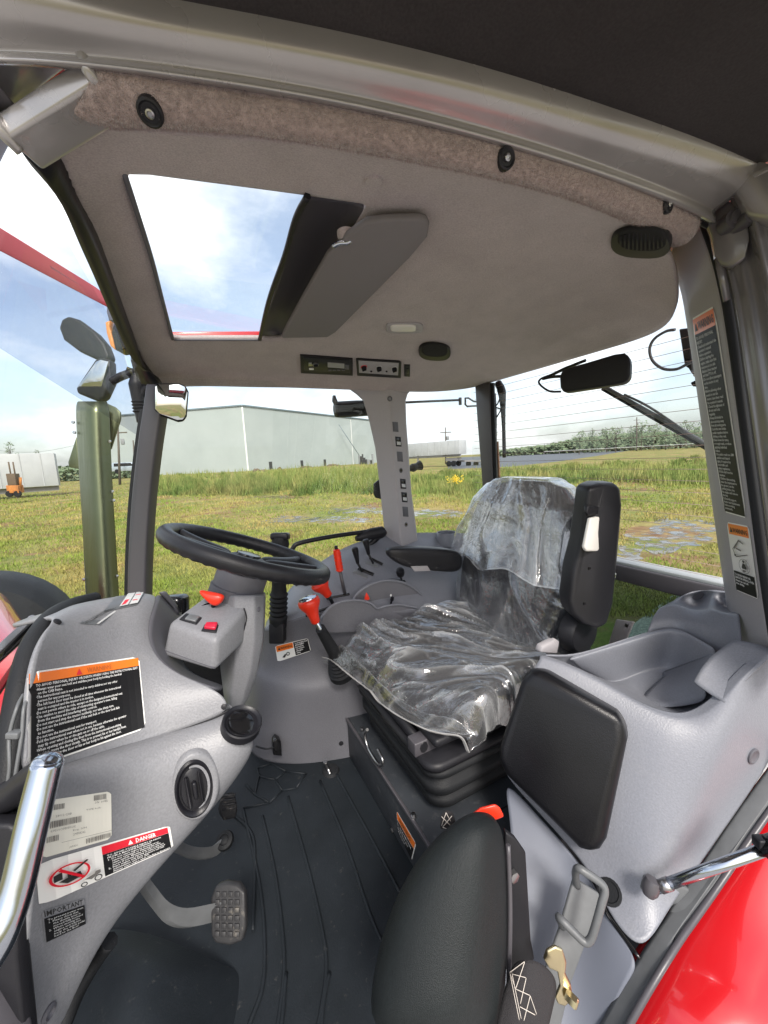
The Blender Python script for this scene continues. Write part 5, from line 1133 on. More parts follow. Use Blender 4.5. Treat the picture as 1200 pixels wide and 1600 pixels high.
# the shorter head bag pulled over the upper backrest, loose lower hem
rows, wh = [], []
for i in range(101):
    t_ = .44 + .56 * i / 100; ring = back_ring(min(t_, 1.0), .020, NR); cz = sum(ring, Vector()) / NR; rr, ww = [], []
    for k, p in enumerate(ring):
        d = p - cz; d.z = 0; d.normalize(); flare = .026 * max(0, 1 - i / 45) ** 1.5; hem = (1 - i / 100) * .07 * mn.noise(Vector((p.y * 7, p.x * 7, 4)))
        rad = p.z - 1.25; b_ = math.atan2(p.y - .93, -rad) * .42; c_, h_ = crinkle(p.z, b_, p.x, 1.35, 11.0)
        q = p + d * (c_ + flare); q.z += hem + .012 * t_ ** 3
        rr.append(q); ww.append(min(.75, h_ * 1.3 + .03 + (.25 if i < 2 else 0)))
    rows.append(rr); wh.append(ww)
film_mesh('head_film', rows, wh, True, True)
# cushion sheet hanging over the front edge
NU, NV = 160, 160; rows, wh = [], []
for i in range(NU + 1):
    u = -.13 + 1.17 * i / NU; rr, ww = [], []
    for j in range(NV + 1):
        v = -1.10 + 2.20 * j / NV
        p = cush(min(max(u, 0), 1), max(-1, min(1, v))); over = max(0, -u); side = max(0, abs(v) - 1)
        p.z += .010
        if over: p.x -= over * .14 + .010; p.z = cush(0.03, max(-1, min(1, v))).z + .012 - over * (.42 + .06 * v) + .01 * mn.noise(Vector((v * 3, u * 2, 1)))
        if over: p.z = max(p.z, .392 + .012 * mn.noise(Vector((v * 4, u * 9, 3))) - .02 * v)
        if v > .45 and u < .30: k_ = (v - .45) / .65 * (.30 - u) / .42; p.x -= .07 * k_; p.y += .06 * k_; p.z += .05 * k_
        if side: p.y += math.copysign(side * .05, v); p.z -= side * .40
        a, b_ = p.x * .6 - p.y * .8, p.x * .8 + p.y * .6
        c_, h_ = crinkle(a, b_, p.z * .3, 1.5, 23.0); p.z += c_ * (1 if not over else .5); p.x -= c_ * .4
        if u < .35: p.z = max(p.z, .385 + .010 * mn.noise(Vector((v * 6, u * 9, 8))))
        if u > .9: p.z += (u - .9) * .35
        rr.append(p); ww.append(h_ * .9)
    rows.append(rr); wh.append(ww)
film_mesh('cushion_film', rows, wh, False, False)
tube('film_hem', [p + Vector((-.002, 0, 0)) for p in rows[0][2::8]], .004, mat('hem_film', (.55, .54, .53), .4, alpha=.45), film, 6, squash=(2.2, .5))
# ------------------------------------------------------------------ near fender console, instructor seat, door sill
fc_ = thing('fender_console', 'pale grey moulded fender panel with storage bin beside the driver seat', 'console', (.8, .4, .2))
Rr = [[(845,1027),(890,1040),(959,1077),(1010,1108),(1055,1124),(1090,1124),(1130,1096),(1165,1052),(1212,1018)],
      [(828,1055),(872,1068),(945,1105),(1000,1138),(1045,1155),(1092,1155),(1135,1130),(1170,1090),(1212,1050)],
      [(800,1120),(850,1150),(915,1200),(965,1240),(1005,1265),(1045,1270),(1085,1245),(1135,1190),(1210,1110)],
      [(786,1180),(835,1225),(895,1285),(935,1340),(960,1385),(1000,1420),(1045,1375),(1100,1300),(1208,1160)],
      [(785,1208),(835,1262),(890,1322),(928,1372),(950,1425),(1003,1495),(1034,1437),(1097,1344),(1207,1190)]]
RD = [[.92,.89,.84,.80,.775,.765,.755,.75,.75], [.905,.875,.825,.785,.757,.745,.74,.745,.76], [.90,.865,.815,.775,.745,.73,.725,.745,.775], [.895,.85,.805,.765,.73,.69,.705,.745,.79], [.885,.84,.80,.75,.70,.645,.675,.735,.80]]
fp_ = PD(Rr, RD)
rim0 = [p + (CF * .018 + CU * .003) for p in fp_[0]]
fen = patch('side_panel', [rim0] + fp_, M['light_plastic'], fc_, 3, .006, creases=crease_row(1, 9, .7))
Bn = [[(883,1036),(920,1055),(959,1077),(1010,1108),(1055,1124),(1090,1124),(1130,1096)], [(890,1038),(925,1052),(964,1070),(1014,1098),(1055,1110),(1086,1108),(1120,1085)], [(915,1048),(942,1064),(966,1068),(1004,1048),(1046,1042),(1078,1056),(1108,1046)], [(905,1044),(938,1056),(962,1058),(1004,1034),(1046,1028),(1080,1040),(1112,1032)], [(893,1031),(925,1021),(960,1011),(1005,997),(1054,981),(1085,1000),(1116,1020)], [(886,1028),(922,1017),(958,1006),(1003,992),(1052,976),(1083,994),(1120,1014)]]
BD = [[.905,.875,.845,.805,.78,.77,.76], [.96,.95,.94,.92,.90,.87,.82], [.985,.985,.985,.985,.985,.92,.85], [.97,.975,.98,.99,.99,.92,.85], [.935,.94,.945,.95,.955,.905,.85], [.945,.952,.957,.965,.97,.92,.86]]
patch('storage_bin', PD(Bn, BD), M['light_plastic'], fc_, 3, .004, creases=crease_row(2, 7, .5) + crease_row(4, 7, .3))
fl_ = [[(848,1022),(893,1028),(958,1006),(1003,992),(1030,984)], [(850,1030),(893,1036),(958,1014),(1003,1000),(1030,1000)], [(852,1120),(893,1120),(958,1100),(1003,1090),(1030,1080)]]
patch('inner_flange', PD(fl_, [[.925,.94,.957,.965,.97], [.95,.965,.98,.99,1.0], [1.0, 1.02, 1.04, 1.05, 1.06]]), M['light_plastic'], fc_, 2, .003)
Sh = [[(1000,1036),(1030,1044),(1055,1046),(1085,1056),(1112,1076),(1140,1090),(1172,1060)], [(1012,990),(1040,984),(1060,979),(1085,988),(1108,1000),(1130,1010),(1158,1015)], [(1018,966),(1044,962),(1066,960),(1088,964),(1110,972),(1132,980),(1156,985)], [(1030,950),(1052,943),(1068,948),(1090,955),(1108,950),(1128,958),(1154,960)], [(1040,945),(1057,940),(1072,945),(1092,951),(1110,944),(1132,952),(1154,954)], [(1052,939),(1066,935),(1080,933),(1100,931),(1113,931),(1136,938),(1154,940)], [(1057,935),(1072,928),(1088,924),(1104,922),(1118,923),(1136,926),(1154,930)], [(1060,934),(1074,926),(1090,921),(1106,919),(1120,920),(1138,923),(1156,927)]]
SD = [[1.0,1.0,.99,.95,.91,.865,.80], [.975,.968,.958,.925,.895,.865,.83], [.99,.98,.97,.94,.91,.88,.845], [1.01,1.0,.99,.965,.935,.905,.87], [1.02,1.025,1.06,1.04,.95,.98,.93], [1.04,1.045,1.09,1.07,.975,1.01,.95], [1.05,1.05,1.05,1.03,.99,.97,.93], [1.10,1.10,1.10,1.08,1.04,1.02,.98]]
shelf = patch('rear_shelf', PD(Sh, SD), M['light_plastic'], fc_, 3, .004, creases=crease_row(3, 7, .7) + crease_row(6, 7, .5))
Rp = [[(1030,1050),(1056,1043),(1088,1030),(1114,1021)], [(1038,1056),(1062,1048),(1092,1036),(1113,1026)], [(1015,1076),(1050,1068),(1078,1060),(1090,1056)], [(990,1102),(1040,1106),(1085,1100),(1108,1092)]]
patch('bin_ramp', PD(Rp, [[.985,.96,.90,.845], [.955,.93,.875,.828], [.93,.90,.86,.822], [.90,.868,.83,.795]]), M['light_plastic'], fc_, 2, .003, creases=crease_row(1, 4, .8))
wing = [(1132,1098,.752),(1106,1082,.775),(1084,1065,.797),(1096,1042,.807),(1116,1020,.815),(1146,1000,.805),(1180,1004,.775),(1214,1016,.748),(1170,1056,.746)]
patch('panel_wing', [[at(x, y, D=d) for x, y, d in (wing[2], wing[3], wing[4], wing[5])], [at(x, y, D=d) for x, y, d in (wing[1], (1118,1060,.785), (1140,1040,.79), wing[6])], [at(x, y, D=d) for x, y, d in (wing[0], (1148,1078,.755), wing[8], wing[7])]], M['light_plastic'], fc_, 2, .004, creases=crease_row(0, 4, 1) + crease_col(0, 3, 1) + crease_row(2, 4, 1) + crease_col(3, 3, 1))
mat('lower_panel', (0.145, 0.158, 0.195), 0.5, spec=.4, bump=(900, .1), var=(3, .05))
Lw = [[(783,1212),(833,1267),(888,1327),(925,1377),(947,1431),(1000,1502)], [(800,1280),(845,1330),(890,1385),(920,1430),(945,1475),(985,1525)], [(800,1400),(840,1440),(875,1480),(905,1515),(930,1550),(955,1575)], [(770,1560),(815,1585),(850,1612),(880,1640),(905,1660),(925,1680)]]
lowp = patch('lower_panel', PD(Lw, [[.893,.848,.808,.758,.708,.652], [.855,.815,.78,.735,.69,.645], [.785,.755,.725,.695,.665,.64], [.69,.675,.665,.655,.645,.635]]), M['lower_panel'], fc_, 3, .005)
tube('panel_gap', [at(x, y, D=d) for x, y, d in ((945,1410,.722),(946,1424,.71),(960,1445,.695),(1000,1498,.652))], .003, M['black_gloss'], fc_, 6)
lathe('access_hole', [(.022, -.003), (.021, .0035), (.017, .004), (.015, .002), (0, .002)], hit(fen, 952, 1394)[0], hit(fen, 952, 1394)[1], M['black_rubber'], fc_, 20)
p, nn = hit(fen, 1176, 1181); pg = lathe('panel_plug', [(.016, -.002), (.016, .003), (.013, .004), (.011, .0025), (0, .0025)], p, nn, M['dark_grey_plastic'], fc_, 24)
x_, y_, z_ = frame(nn)
for a_ in (x_, y_): rbox('plug_slot', p + z_ * .0018, (a_ * .006, z_.cross(a_) * .0007, z_ * .0006), M['dark_grey_plastic'], pg, 0)
# backrest pad of the instructor seat
o_ = [(830,1046,.872),(843,1043,.865),(962,1112,.768),(976,1126,.757),(980,1155,.752),(948,1308,.742),(938,1324,.745),(924,1330,.75),(906,1322,.76),(792,1208,.848),(781,1186,.858),(783,1162,.862),(816,1064,.872)]
pts = [at(x, y, D=d) for x, y, d in o_]
nrm = (pts[2] - pts[0]).cross(pts[9] - pts[0]).normalized()
if nrm.dot(CAM - pts[0]) < 0: nrm = -nrm
pad = prism('padded_cushion', [p + nrm * .02 for p in pts], -nrm * .075, M['pad_leather'], None, .030, 6)
tag(pad, 'thick black padded back cushion mounted on the pale fender panel', 'cushion')
# folding instructor seat cushion
ins = thing('folding_chair', 'black folding instructor seat cushion standing at the door sill', 'folding seat', (.25, .4, .2))
cs = [(1272,735,748,766,.640,.632,.648),(1282,712,750,778,.625,.600,.640),(1305,682,754,789,.612,.575,.636),(1345,645,753,794,.600,.556,.630),(1400,613,749,796,.585,.538,.620),(1470,587,742,797,.568,.518,.608),(1540,572,732,794,.55,.50,.595),(1640,566,716,786,.525,.48,.57)]
rings = [[at(l, y, D=dl), at(l * .6 + c * .4, y - 3, D=dl * .55 + dc * .45 - .010), at(c, y, D=dc), at(c * .5 + r_ * .5, y, D=(dc + dr) / 2 - .006), at(r_, y, D=dr), at(r_ - 4, y - 6, D=dr + .06), at(l + 10, y - 8, D=dl + .10)] for y, l, c, r_, dl, dc, dr in cs]
loft('seat_cushion', rings, M['cushion_fabric'], ins, sub=2)
prism('hinge_plate', [at(x, y, D=.655) for x, y in ((790,1300),(806,1312),(822,1335),(830,1470),(836,1500),(800,1530),(780,1500))], CF * .012, M['black_plastic'], ins, .003)
tube('hinge_edge', [at(794, 1320, D=.635), at(797, 1420, D=.62), at(795, 1540, D=.60)], .004, M['dark_frame'], ins, 6)
lathe('hinge_nut', [(.009, 0), (.009, .008), (.005, .009), (0, .009)], at(800, 1366, D=.645), -CF + CR * .4, M['steel'], ins, 6)
latch = tag(prism('release_tab', [at(x, y, D=.70) for x, y in ((739,1272),(752,1262),(775,1256),(782,1262),(789,1276),(772,1283),(757,1276))], CF * .014 - CU * .01, M['red_plastic'], None, .004), 'small red release tab behind the black folding seat', 'release tab')
wb = prism('belt_end', [at(x, y, D=.72) for x, y in ((688,1296),(690,1275),(698,1268),(708,1272),(712,1285),(706,1298))], CF * .006, M['webbing'], None, .002)
tag(wb, 'short stitched webbing end on the plinth behind the folding seat', 'webbing')
for a, b_ in (((690,1290),(697,1270)), ((697,1270),(704,1283)), ((690,1276),(704,1290)), ((692,1292),(706,1275)), ((692,1293),(706,1297))): tube('stitching', [at(*a, D=.7185), at(*b_, D=.7185)], .0008, M['stitch'], wb, 4)
# seat belt with anchor
belt = thing('seat_belt', 'black stitched seat belt webbing bolted beside the folding seat', 'seat belt', at(820, 1600, D=.58))
bw = [[at(802,1504,D=.585), at(820,1497,D=.575), at(845,1503,D=.575), at(866,1522,D=.585)], [at(792,1530,D=.575), at(815,1525,D=.562), at(845,1530,D=.562), at(872,1545,D=.575)], [at(782,1570,D=.565), at(808,1570,D=.552), at(838,1572,D=.552), at(862,1582,D=.565)], [at(765,1650,D=.555), at(795,1650,D=.54), at(825,1650,D=.54), at(848,1650,D=.55)]]
web = patch('webbing', bw, M['webbing'], belt, 2, .006)
def stitch(a, b_):
    p, n1 = hit(web, *a); q, n2 = hit(web, *b_)
    tube('stitch', [hit(web, a[0] + (b_[0] - a[0]) * t_ / 5, a[1] + (b_[1] - a[1]) * t_ / 5)[0] + n1 * .0008 for t_ in range(6)], .00055, M['stitch'], belt, 4, per=2)
zig = [((797,1520),(820,1503)), ((797,1520),(806,1545)), ((800,1522),(822,1528)), ((806,1545),(820,1503)), ((806,1545),(828,1555)), ((822,1528),(813,1568)), ((812,1572),(836,1585)), ((828,1555),(818,1594)), ((797,1520),(812,1594)), ((800,1519),(815,1592)), ((828,1555),(838,1584))]
for a, b_ in zig: stitch(a, b_)
anchor = prism('belt_anchor', [at(x, y, D=.60) for x, y in ((850,1500),(855,1487),(868,1480),(880,1486),(886,1505),(884,1522),(893,1540),(896,1562),(884,1574),(872,1570),(868,1560),(876,1542),(872,1520),(858,1514))], CF * .006, M['zinc'], belt, .0025)
lathe('anchor_bolt', [(.008, 0), (.008, .006), (.0085, .007), (.0085, .016), (.006, .018), (0, .018)], at(884, 1552, D=.60), Vector((.25, -.8, -.1)), M['zinc'], belt, 6)
# door striker loop
stk = thing('door_striker', 'grey steel striker loop on a strap at the fender panel', 'striker', at(905, 1420, D=.68))
prism('strap', [at(x, y, D=d) for x, y, d in ((897,1372,.70),(937,1398,.69),(925,1450,.675),(893,1535,.65),(868,1640,.625),(815,1640,.625),(848,1530,.655),(875,1450,.68))], CF * .006, M['cast_grey'], stk, .002)
tube('loop', [at(x, y, D=d) for x, y, d in ((902,1384,.70),(899,1366,.675),(903,1357,.655),(915,1363,.648),(938,1379,.642),(945,1391,.638),(940,1412,.634),(928,1455,.628),(921,1470,.627),(912,1471,.629),(895,1455,.636),(877,1437,.645),(873,1434,.66),(882,1452,.69))], .0062, M['cast_grey'], stk, 10, per=5)
# sill: metal band and red fender outside
sill_i = [(1230,1160,.80),(1207,1192,.80),(1150,1268,.765),(1099,1346,.738),(1058,1405,.70),(1034,1440,.682),(1003,1500,.652),(960,1574,.64),(905,1670,.635)]
sill_o = [(1262,1178,.78),(1236,1214,.775),(1178,1296,.74),(1124,1375,.71),(1085,1430,.68),(1062,1462,.66),(1028,1515,.632),(985,1588,.615),(930,1690,.61)]
ri = [at(x, y, D=d + .004) for x, y, d in sill_i]; ro = [at(x, y, D=d) for x, y, d in sill_o]
patch('door_sill', [ri, [a.lerp(b_, .35) - CF * .006 for a, b_ in zip(ri, ro)], [a.lerp(b_, .8) - CF * .005 for a, b_ in zip(ri, ro)], ro, [p + CF * .03 for p in ro]], M['cast_grey'], cab, 2, .004)
tube('sill_edge', [p - CF * .004 for p in ro], .0055, M['dark_frame'], cab, 8)
fd = [[at(x + 6, y + 5, D=d + .004) for x, y, d in sill_o], [at(x + 60, y + 45, D=d - .035) for x, y, d in sill_o], [at(x + 190, y + 130, D=d - .09) for x, y, d in sill_o], [at(x + 420, y + 300, D=d - .10) for x, y, d in sill_o]]
fender = patch('rear_fender', [[p + CF * .05 for p in fd[0]]] + fd, M['red_paint'], None, 3, .004)
tag(fender, 'glossy red rear fender outside the door sill', 'fender')
prism('strut_mount', [at(x, y, D=.70) for x, y in ((1000,1392),(1012,1372),(1050,1378),(1080,1392),(1062,1412),(1040,1428),(1018,1420))], CF * .02, M['cast_grey'], cab, .004)
gs = thing('gas_strut', 'chrome gas strut holding the open door at the fender', 'gas strut', at(1018, 1390, D=.68))
a, b_ = at(1022, 1389, D=.672), at(1192, 1328, D=.60)
tube('rod', [a, b_], .0085, M['chrome'], gs, 16); tube('rod_sleeve', [a.lerp(b_, .06), a.lerp(b_, .16)], .0098, M['steel'], gs, 16)
lathe('ball_socket', [(0, -.014), (.009, -.012), (.013, -.004), (.0135, .006), (.011, .016), (0, .02)], at(1016, 1388, D=.672), CU + CR * .3, M['dark_frame'], gs, 20)
tube('cylinder', [b_, b_.lerp(a, -.5)], .0155, M['black_gloss'], gs, 16); rbox('cylinder_clip', b_ + CU * .012, (CR * .012, CF * .008, CU * .008), M['black_satin'], gs, .003)

# ------------------------------------------------------------------ levers on the console
def lever(name, label, base, top, r_, m_, group='control levers'):
    t_ = thing(name, label, 'lever', base, group); tube('shaft', [base, top], r_, m_, t_, 10); return t_
a, b_ = at(534, 1040, Y=1.15), at(492, 968, Y=1.07)
g1 = lever('gear_lever', 'large red knob lever with chrome cap rising from a rubber bellows', a, b_, .006, M['chrome'])
ax = (b_ - a).normalized(); L = (b_ - a).length; prof = []
for k in range(6): r_ = .046 - .0045 * k; prof += [(r_, L * .02 + k * .0125), (r_ + .001, L * .02 + k * .0125 + .004), (r_ - .010, L * .02 + k * .0125 + .009)]
lathe('bellows', [(.05, -.01)] + prof + [(.019, .085), (.017, .13), (.014, L * .86), (0, L * .86)], a - ax * .01, ax, M['black_rubber'], g1, 24, sy=1.15)
k0 = b_; kd = (at(479, 930, Y=1.08) - k0).normalized()
lathe('knob', [(.009, -.012), (.013, -.008), (.0155, .012), (.021, .030), (.029, .043), (.033, .053), (.032, .062), (.027, .067)], k0, kd, M['red_plastic'], g1, 24)
lathe('knob_cap', [(.0272, .0665), (.026, .070), (.015, .073), (0, .0735)], k0, kd, M['chrome'], g1, 24)
a, b_ = at(525, 952, Y=1.235), at(513, 930, Y=1.215)
g2 = lever('gear_lever', 'red knob lever leaning left just under the steering wheel edge', a, b_, .006, M['black_plastic'])
kd = (at(494, 905, Y=1.215) - b_).normalized()
lathe('knob', [(.009, -.004), (.014, 0), (.0155, .014), (.020, .030), (.029, .044), (.031, .056), (.024, .065), (.012, .069), (0, .069)], b_, kd, M['red_plastic'], g2, 24)
tube('knob_wing', [at(500, 907, Y=1.20), at(488, 904, Y=1.195), at(479, 905, Y=1.195)], [.016, .013, .005], M['red_plastic'], g2, 12)
a, b_ = at(541, 937, Y=1.25), at(531, 892, Y=1.235)
g3 = lever('grip_lever', 'upright lever with ribbed red grip and black button', a, b_, .0062, M['dark_frame'])
kd = (at(525, 855, Y=1.23) - b_).normalized(); L = (at(525, 858, Y=1.23) - b_).length; prof = [(.011, 0)]
for k in range(6): prof += [(.0135, L * (.05 + k * .15)), (.0115, L * (.12 + k * .15))]
lathe('grip', prof + [(.012, L * .96), (.008, L)], b_, kd, M['red_plastic'], g3, 20); lathe('button', [(.006, L * .98), (.006, L * 1.12), (.003, L * 1.15), (0, L * 1.15)], b_, kd, M['black_satin'], g3, 12)
for (x0, y0, x1, y1, x2, y2), lb in (((566, 893, 559, 880, 554, 855), 'short black knobbed lever nearer the red grip lever'), ((583, 880, 576, 866, 571, 843), 'short black knobbed lever nearer the side post')):
    a, b_ = at(x0, y0, Y=1.29), at(x1, y1, Y=1.28); g4 = lever('spool_lever', lb, a, b_, .0042, M['black_plastic']); kd = at(x2, y2, Y=1.27) - b_; L = kd.length
    lathe('knob', [(.006, 0), (.0075, L * .2), (.0105, L * .6), (.0125, L * .82), (.011, L * .96), (.006, L), (0, L)], b_, kd, M['black_satin'], g4, 16)
a, b_ = at(629, 912, Y=1.235), at(626, 900, Y=1.22); g5 = lever('position_lever', 'black knob lever riding in the curved console quadrant', a, b_, .004, M['black_plastic'])
lathe('knob', [(.008, 0), (.014, .008), (.016, .022), (.014, .034), (.006, .038), (0, .038)], b_, at(625, 888, Y=1.20) - b_, M['black_satin'], g5, 16)
tg = thing('toggle', 'tiny black and white toggle on the quadrant face', 'toggle', at(611, 938, Y=1.19)); lathe('toggle_stem', [(.004, 0), (.004, .016), (.007, .018), (.006, .03), (0, .031)], at(611, 943, Y=1.175), Vector((0, -.5, 1)), M['black_satin'], tg, 12); lathe('toggle_tip', [(.0035, 0), (.003, .006), (0, .007)], at(610.5, 931, Y=1.16), Vector((0, -.5, 1)), M['print_white'], tg, 10)
tag(prism('depth_pointer', [at(x, y, Y=1.16) for x, y in ((570,937),(573,926),(576,931),(578,936),(575,938))], (0, .006, 0), M['red_plastic'], None, .001), 'small red pointer on the console quadrant', 'pointer')
rl = tag(tube('red_scale', [at(x, y, Y=1.164) for x, y in ((546,939),(556,937),(566,939))], .002, M['red_plastic']), 'thin red scale mark along the quadrant edge', 'scale mark')
# door handle bars beyond the console
hb = thing('grab_bar', 'black bent handle bar on the far door glass', 'grab bar', at(575, 838, Y=1.42))
tube('bar', [at(x, y, Y=1.42) for x, y in ((448,962),(458,935),(466,912),(463,890),(456,868),(458,856),(470,848),(520,838),(570,831),(590,828))], .0088, M['black_satin'], hb, 10)
tube('strut', [at(x, y, Y=1.43) for x, y in ((592,838),(560,866),(530,890),(500,918),(488,940))], [.013, .012, .010, .009, .009], M['black_satin'], hb, 10)
tube('joint', [at(x, y, Y=1.42) for x, y in ((556,842),(568,838),(580,834),(594,832),(600,828))], [.010, .022, .024, .026, .02], M['black_plastic'], hb, 12)
prism('latch_bracket', [at(x, y, Y=1.50) for x, y in ((585,756),(592,750),(596,752),(597,780),(588,778),(585,772))], (0, .012, 0), M['black_satin'], hb, .002)
# pedals
bp_t = thing('brake_pedal', 'worn black gridded brake pedal on a curved grey arm', 'pedal', at(350, 1440, Z=.0))
pc = [at(x, y, Z=z) for x, y, z in ((336,1384,.19),(352,1378,.195),(372,1381,.195),(381,1395,.19),(383,1450,.14),(378,1472,.12),(358,1479,.115),(334,1475,.12),(329,1460,.13),(328,1405,.175))]
pn = (pc[2] - pc[0]).cross(pc[6] - pc[0]).normalized()
if pn.dot(CAM - pc[0]) < 0: pn = -pn
pad_ = prism('pad', pc, -pn * .018, M['worn_black'], bp_t, .006, 3)
ph = homog(((334,1388),(378,1388),(378,1470),(333,1468)))
for i in range(4):
    for j in range(6):
        if j == 5 and i not in (1, 2): pass
        q = [hit(pad_, *ph((i + .12 + a) / 4 * .92 + .04, (j + .12 + b_) / 6 * .92 + .04))[0] for a, b_ in ((0, 0), (.72, 0), (.72, .7), (0, .7))]
        prism('tread', q, pn * .003, M['worn_black'], bp_t, .001)
arm = crom([at(222,1375,Z=.32), at(240,1400,Z=.27), at(262,1425,Z=.22), at(290,1433,Z=.18), at(332,1425,Z=.15), at(350,1422,Z=.15)], 4)
loft('arm', [[p + Vector((-.006, 0, .022)), p + Vector((.006, -.004, .022)), p + Vector((.006, -.004, -.022)), p + Vector((-.006, 0, -.022))] for p in arm], M['cast_grey'], bp_t, bevel=.003)
tr_p = thing('foot_throttle', 'small black throttle pedal at the foot of the steering column', 'pedal', at(355, 1262, Z=.0))
q = [at(x, y, Z=z) for x, y, z in ((346,1240,.12),(366,1236,.12),(371,1258,.08),(368,1272,.06),(348,1276,.06),(340,1262,.08))]
tp_ = prism('pad', q, (0, .006, -.02), M['worn_black'], tr_p, .004)
for k in range(4): tube('tread', [at(347, 1244 + k * 7, Z=.117 - k * .014), at(368, 1241 + k * 7, Z=.117 - k * .014)], .003, M['worn_black'], tr_p, 6)
dk = thing('foot_switch', 'round black foot switch on a short stalk beside the mat', 'foot switch', at(350, 1325, Z=0))
lathe('knob', [(.02, -.012), (.022, -.004), (.020, .006), (.012, .009), (.010, .006), (.006, .008), (0, .008)], at(351, 1313, Z=.10), Vector((-.2, -.5, .8)), M['black_rubber'], dk, 20)
arm = crom([at(270,1320,Z=.22), at(300,1333,Z=.15), at(330,1332,Z=.10), at(348,1318,Z=.09)], 4)
loft('stalk', [[p + Vector((-.004, 0, .016)), p + Vector((.006, 0, .016)), p + Vector((.006, 0, -.016)), p + Vector((-.004, 0, -.016))] for p in arm], M['cast_grey'], dk, bevel=.002)
# grab handle at the near front post
gh = thing('grab_rail', 'polished steel grab handle at the near door post', 'grab rail', at(40, 1330, D=.40))
tube('bar', [at(x, y, D=d) for x, y, d in ((74,1192,.42),(62,1240,.41),(45,1310,.395),(24,1395,.38),(-4,1470,.365),(-40,1530,.36))], .0150, M['chrome'], gh, 20)
lathe('end_cap', [(.0150, -.01), (.0150, .0), (.012, .005), (.006, .0075), (0, .008)], at(74, 1191, D=.42), at(80, 1165, D=.42) - at(70, 1210, D=.42), M['chrome'], gh, 20)
tube('mount_arm', [at(74, 1196, D=.42), at(50, 1215, D=.44), at(20, 1240, D=.47), at(-20, 1260, D=.49)], [.011, .015, .018, .02], M['black_plastic'], gh, 12)
prism('mount_clip', [at(x, y, D=.45) for x, y in ((8,1285),(32,1275),(34,1312),(10,1320))], CF * .01, M['pillar_plastic'], gh, .004)
# ------------------------------------------------------------------ overhead fittings
q = [(572,349,1.432),(600,345,1.434),(655,343,1.434),(667,346,1.434),(671,354,1.433),(668,372,1.43),(640,405,1.425),(525,520,1.385),(512,528,1.382),(440,529,1.380),(448,512,1.386),(480,455,1.402),(512,400,1.418),(540,372,1.426)]
p0, p1, p2 = at(600, 345, Z=1.435), at(660, 345, Z=1.435), at(450, 527, Z=1.385); nv_ = (p1 - p0).cross(p2 - p0).normalized()
if nv_.z > 0: nv_ = -nv_
vis = thing('sun_visor', 'grey folding sun visor hinged beside the roof hatch', 'sun visor', p0)
panel = prism('visor_panel', [onp(x, y, p0, nv_) for x, y, _ in q], -nv_ * .014, mat('visor_grey', (.19, .18, .185), .75, spec=.2, bump=(700, .3)), vis, .005, 3)
tube('visor_hinge', [at(520, 385, Z=1.425), at(530, 380, Z=1.428), at(545, 378, Z=1.43), at(549, 366, Z=1.44)], .0042, M['chrome'], vis, 8)
lathe('hinge_cup', [(.016, -.004), (.016, .004), (.011, .010), (0, .011)], at(541, 366, Z=1.445), (0, 0, -1), M['felt'], vis, 20)
def oval(name, surf, px, py, wpx, hpx, depth, m_, parent, rot=0.0, n=28, pw=.75):
    pts = []; nn = hit(surf, px, py)[1]
    pc_ = hit(surf, px, py)[0]
    for k in range(n):
        a = 2 * math.pi * k / n; c, s = math.cos(a), math.sin(a); c = math.copysign(abs(c) ** pw, c); s = math.copysign(abs(s) ** pw, s)
        x, y = wpx * c, hpx * s; x, y = x * math.cos(rot) - y * math.sin(rot), x * math.sin(rot) + y * math.cos(rot)
        pts.append(onp(px + x, py + y, pc_, nn) - nn * .006)
    return prism(name, pts, nn * (depth + .006), m_, parent, .003, 3), nn
for (x, y, w, h, rot, lb) in ((679, 547, 25, 13, 0.05, 'dark oval speaker cover in the headliner beside the dome light'), (1003, 374, 47, 22, .05, 'large dark oval speaker grille in the headliner near the open door')):
    sp = thing('speaker', lb, 'speaker', hit(headliner, x, y)[0], 'cab speakers'); g_, nn = oval('grille_frame', headliner, x, y, w, h, .010, M['black_plastic'], sp, rot)
    oval('grille', g_, x, y, w * .82, h * .78, .002, mat('grille_cloth', (.008, .008, .009), .95, bump=(600, 1)), sp, rot)
    if w > 30:
        for k in range(-5, 6): tube('grille_bar', [hit(g_, x + k * 6.5, y - h * .62 * math.sqrt(max(0, 1 - (k / 6.2) ** 2)))[0] + nn * .003, hit(g_, x + k * 6.5, y + h * .62 * math.sqrt(max(0, 1 - (k / 6.2) ** 2)))[0] + nn * .003], .0016, M['black_plastic'], sp, 5)
dl = thing('dome_light', 'small clear dome light in the headliner', 'dome light', hit(headliner, 632, 511)[0])
f_, nn = oval('light_frame', headliner, 632, 511, 29, 8, .005, M['pillar_plastic'], dl, 0, pw=.5); oval('lens', f_, 630, 512, 20, 5, .004, M['lens_clear'], dl, 0, pw=.5)
bt = thing('headliner_button', 'round felt covered button in the headliner above the sun visor', 'button', hit(headliner, 584, 281)[0])
p, nn = hit(headliner, 584, 281); lathe('button', [(.013, 0), (.012, .003), (.006, .004), (0, .0035)], p, nn, M['felt'], bt, 20)
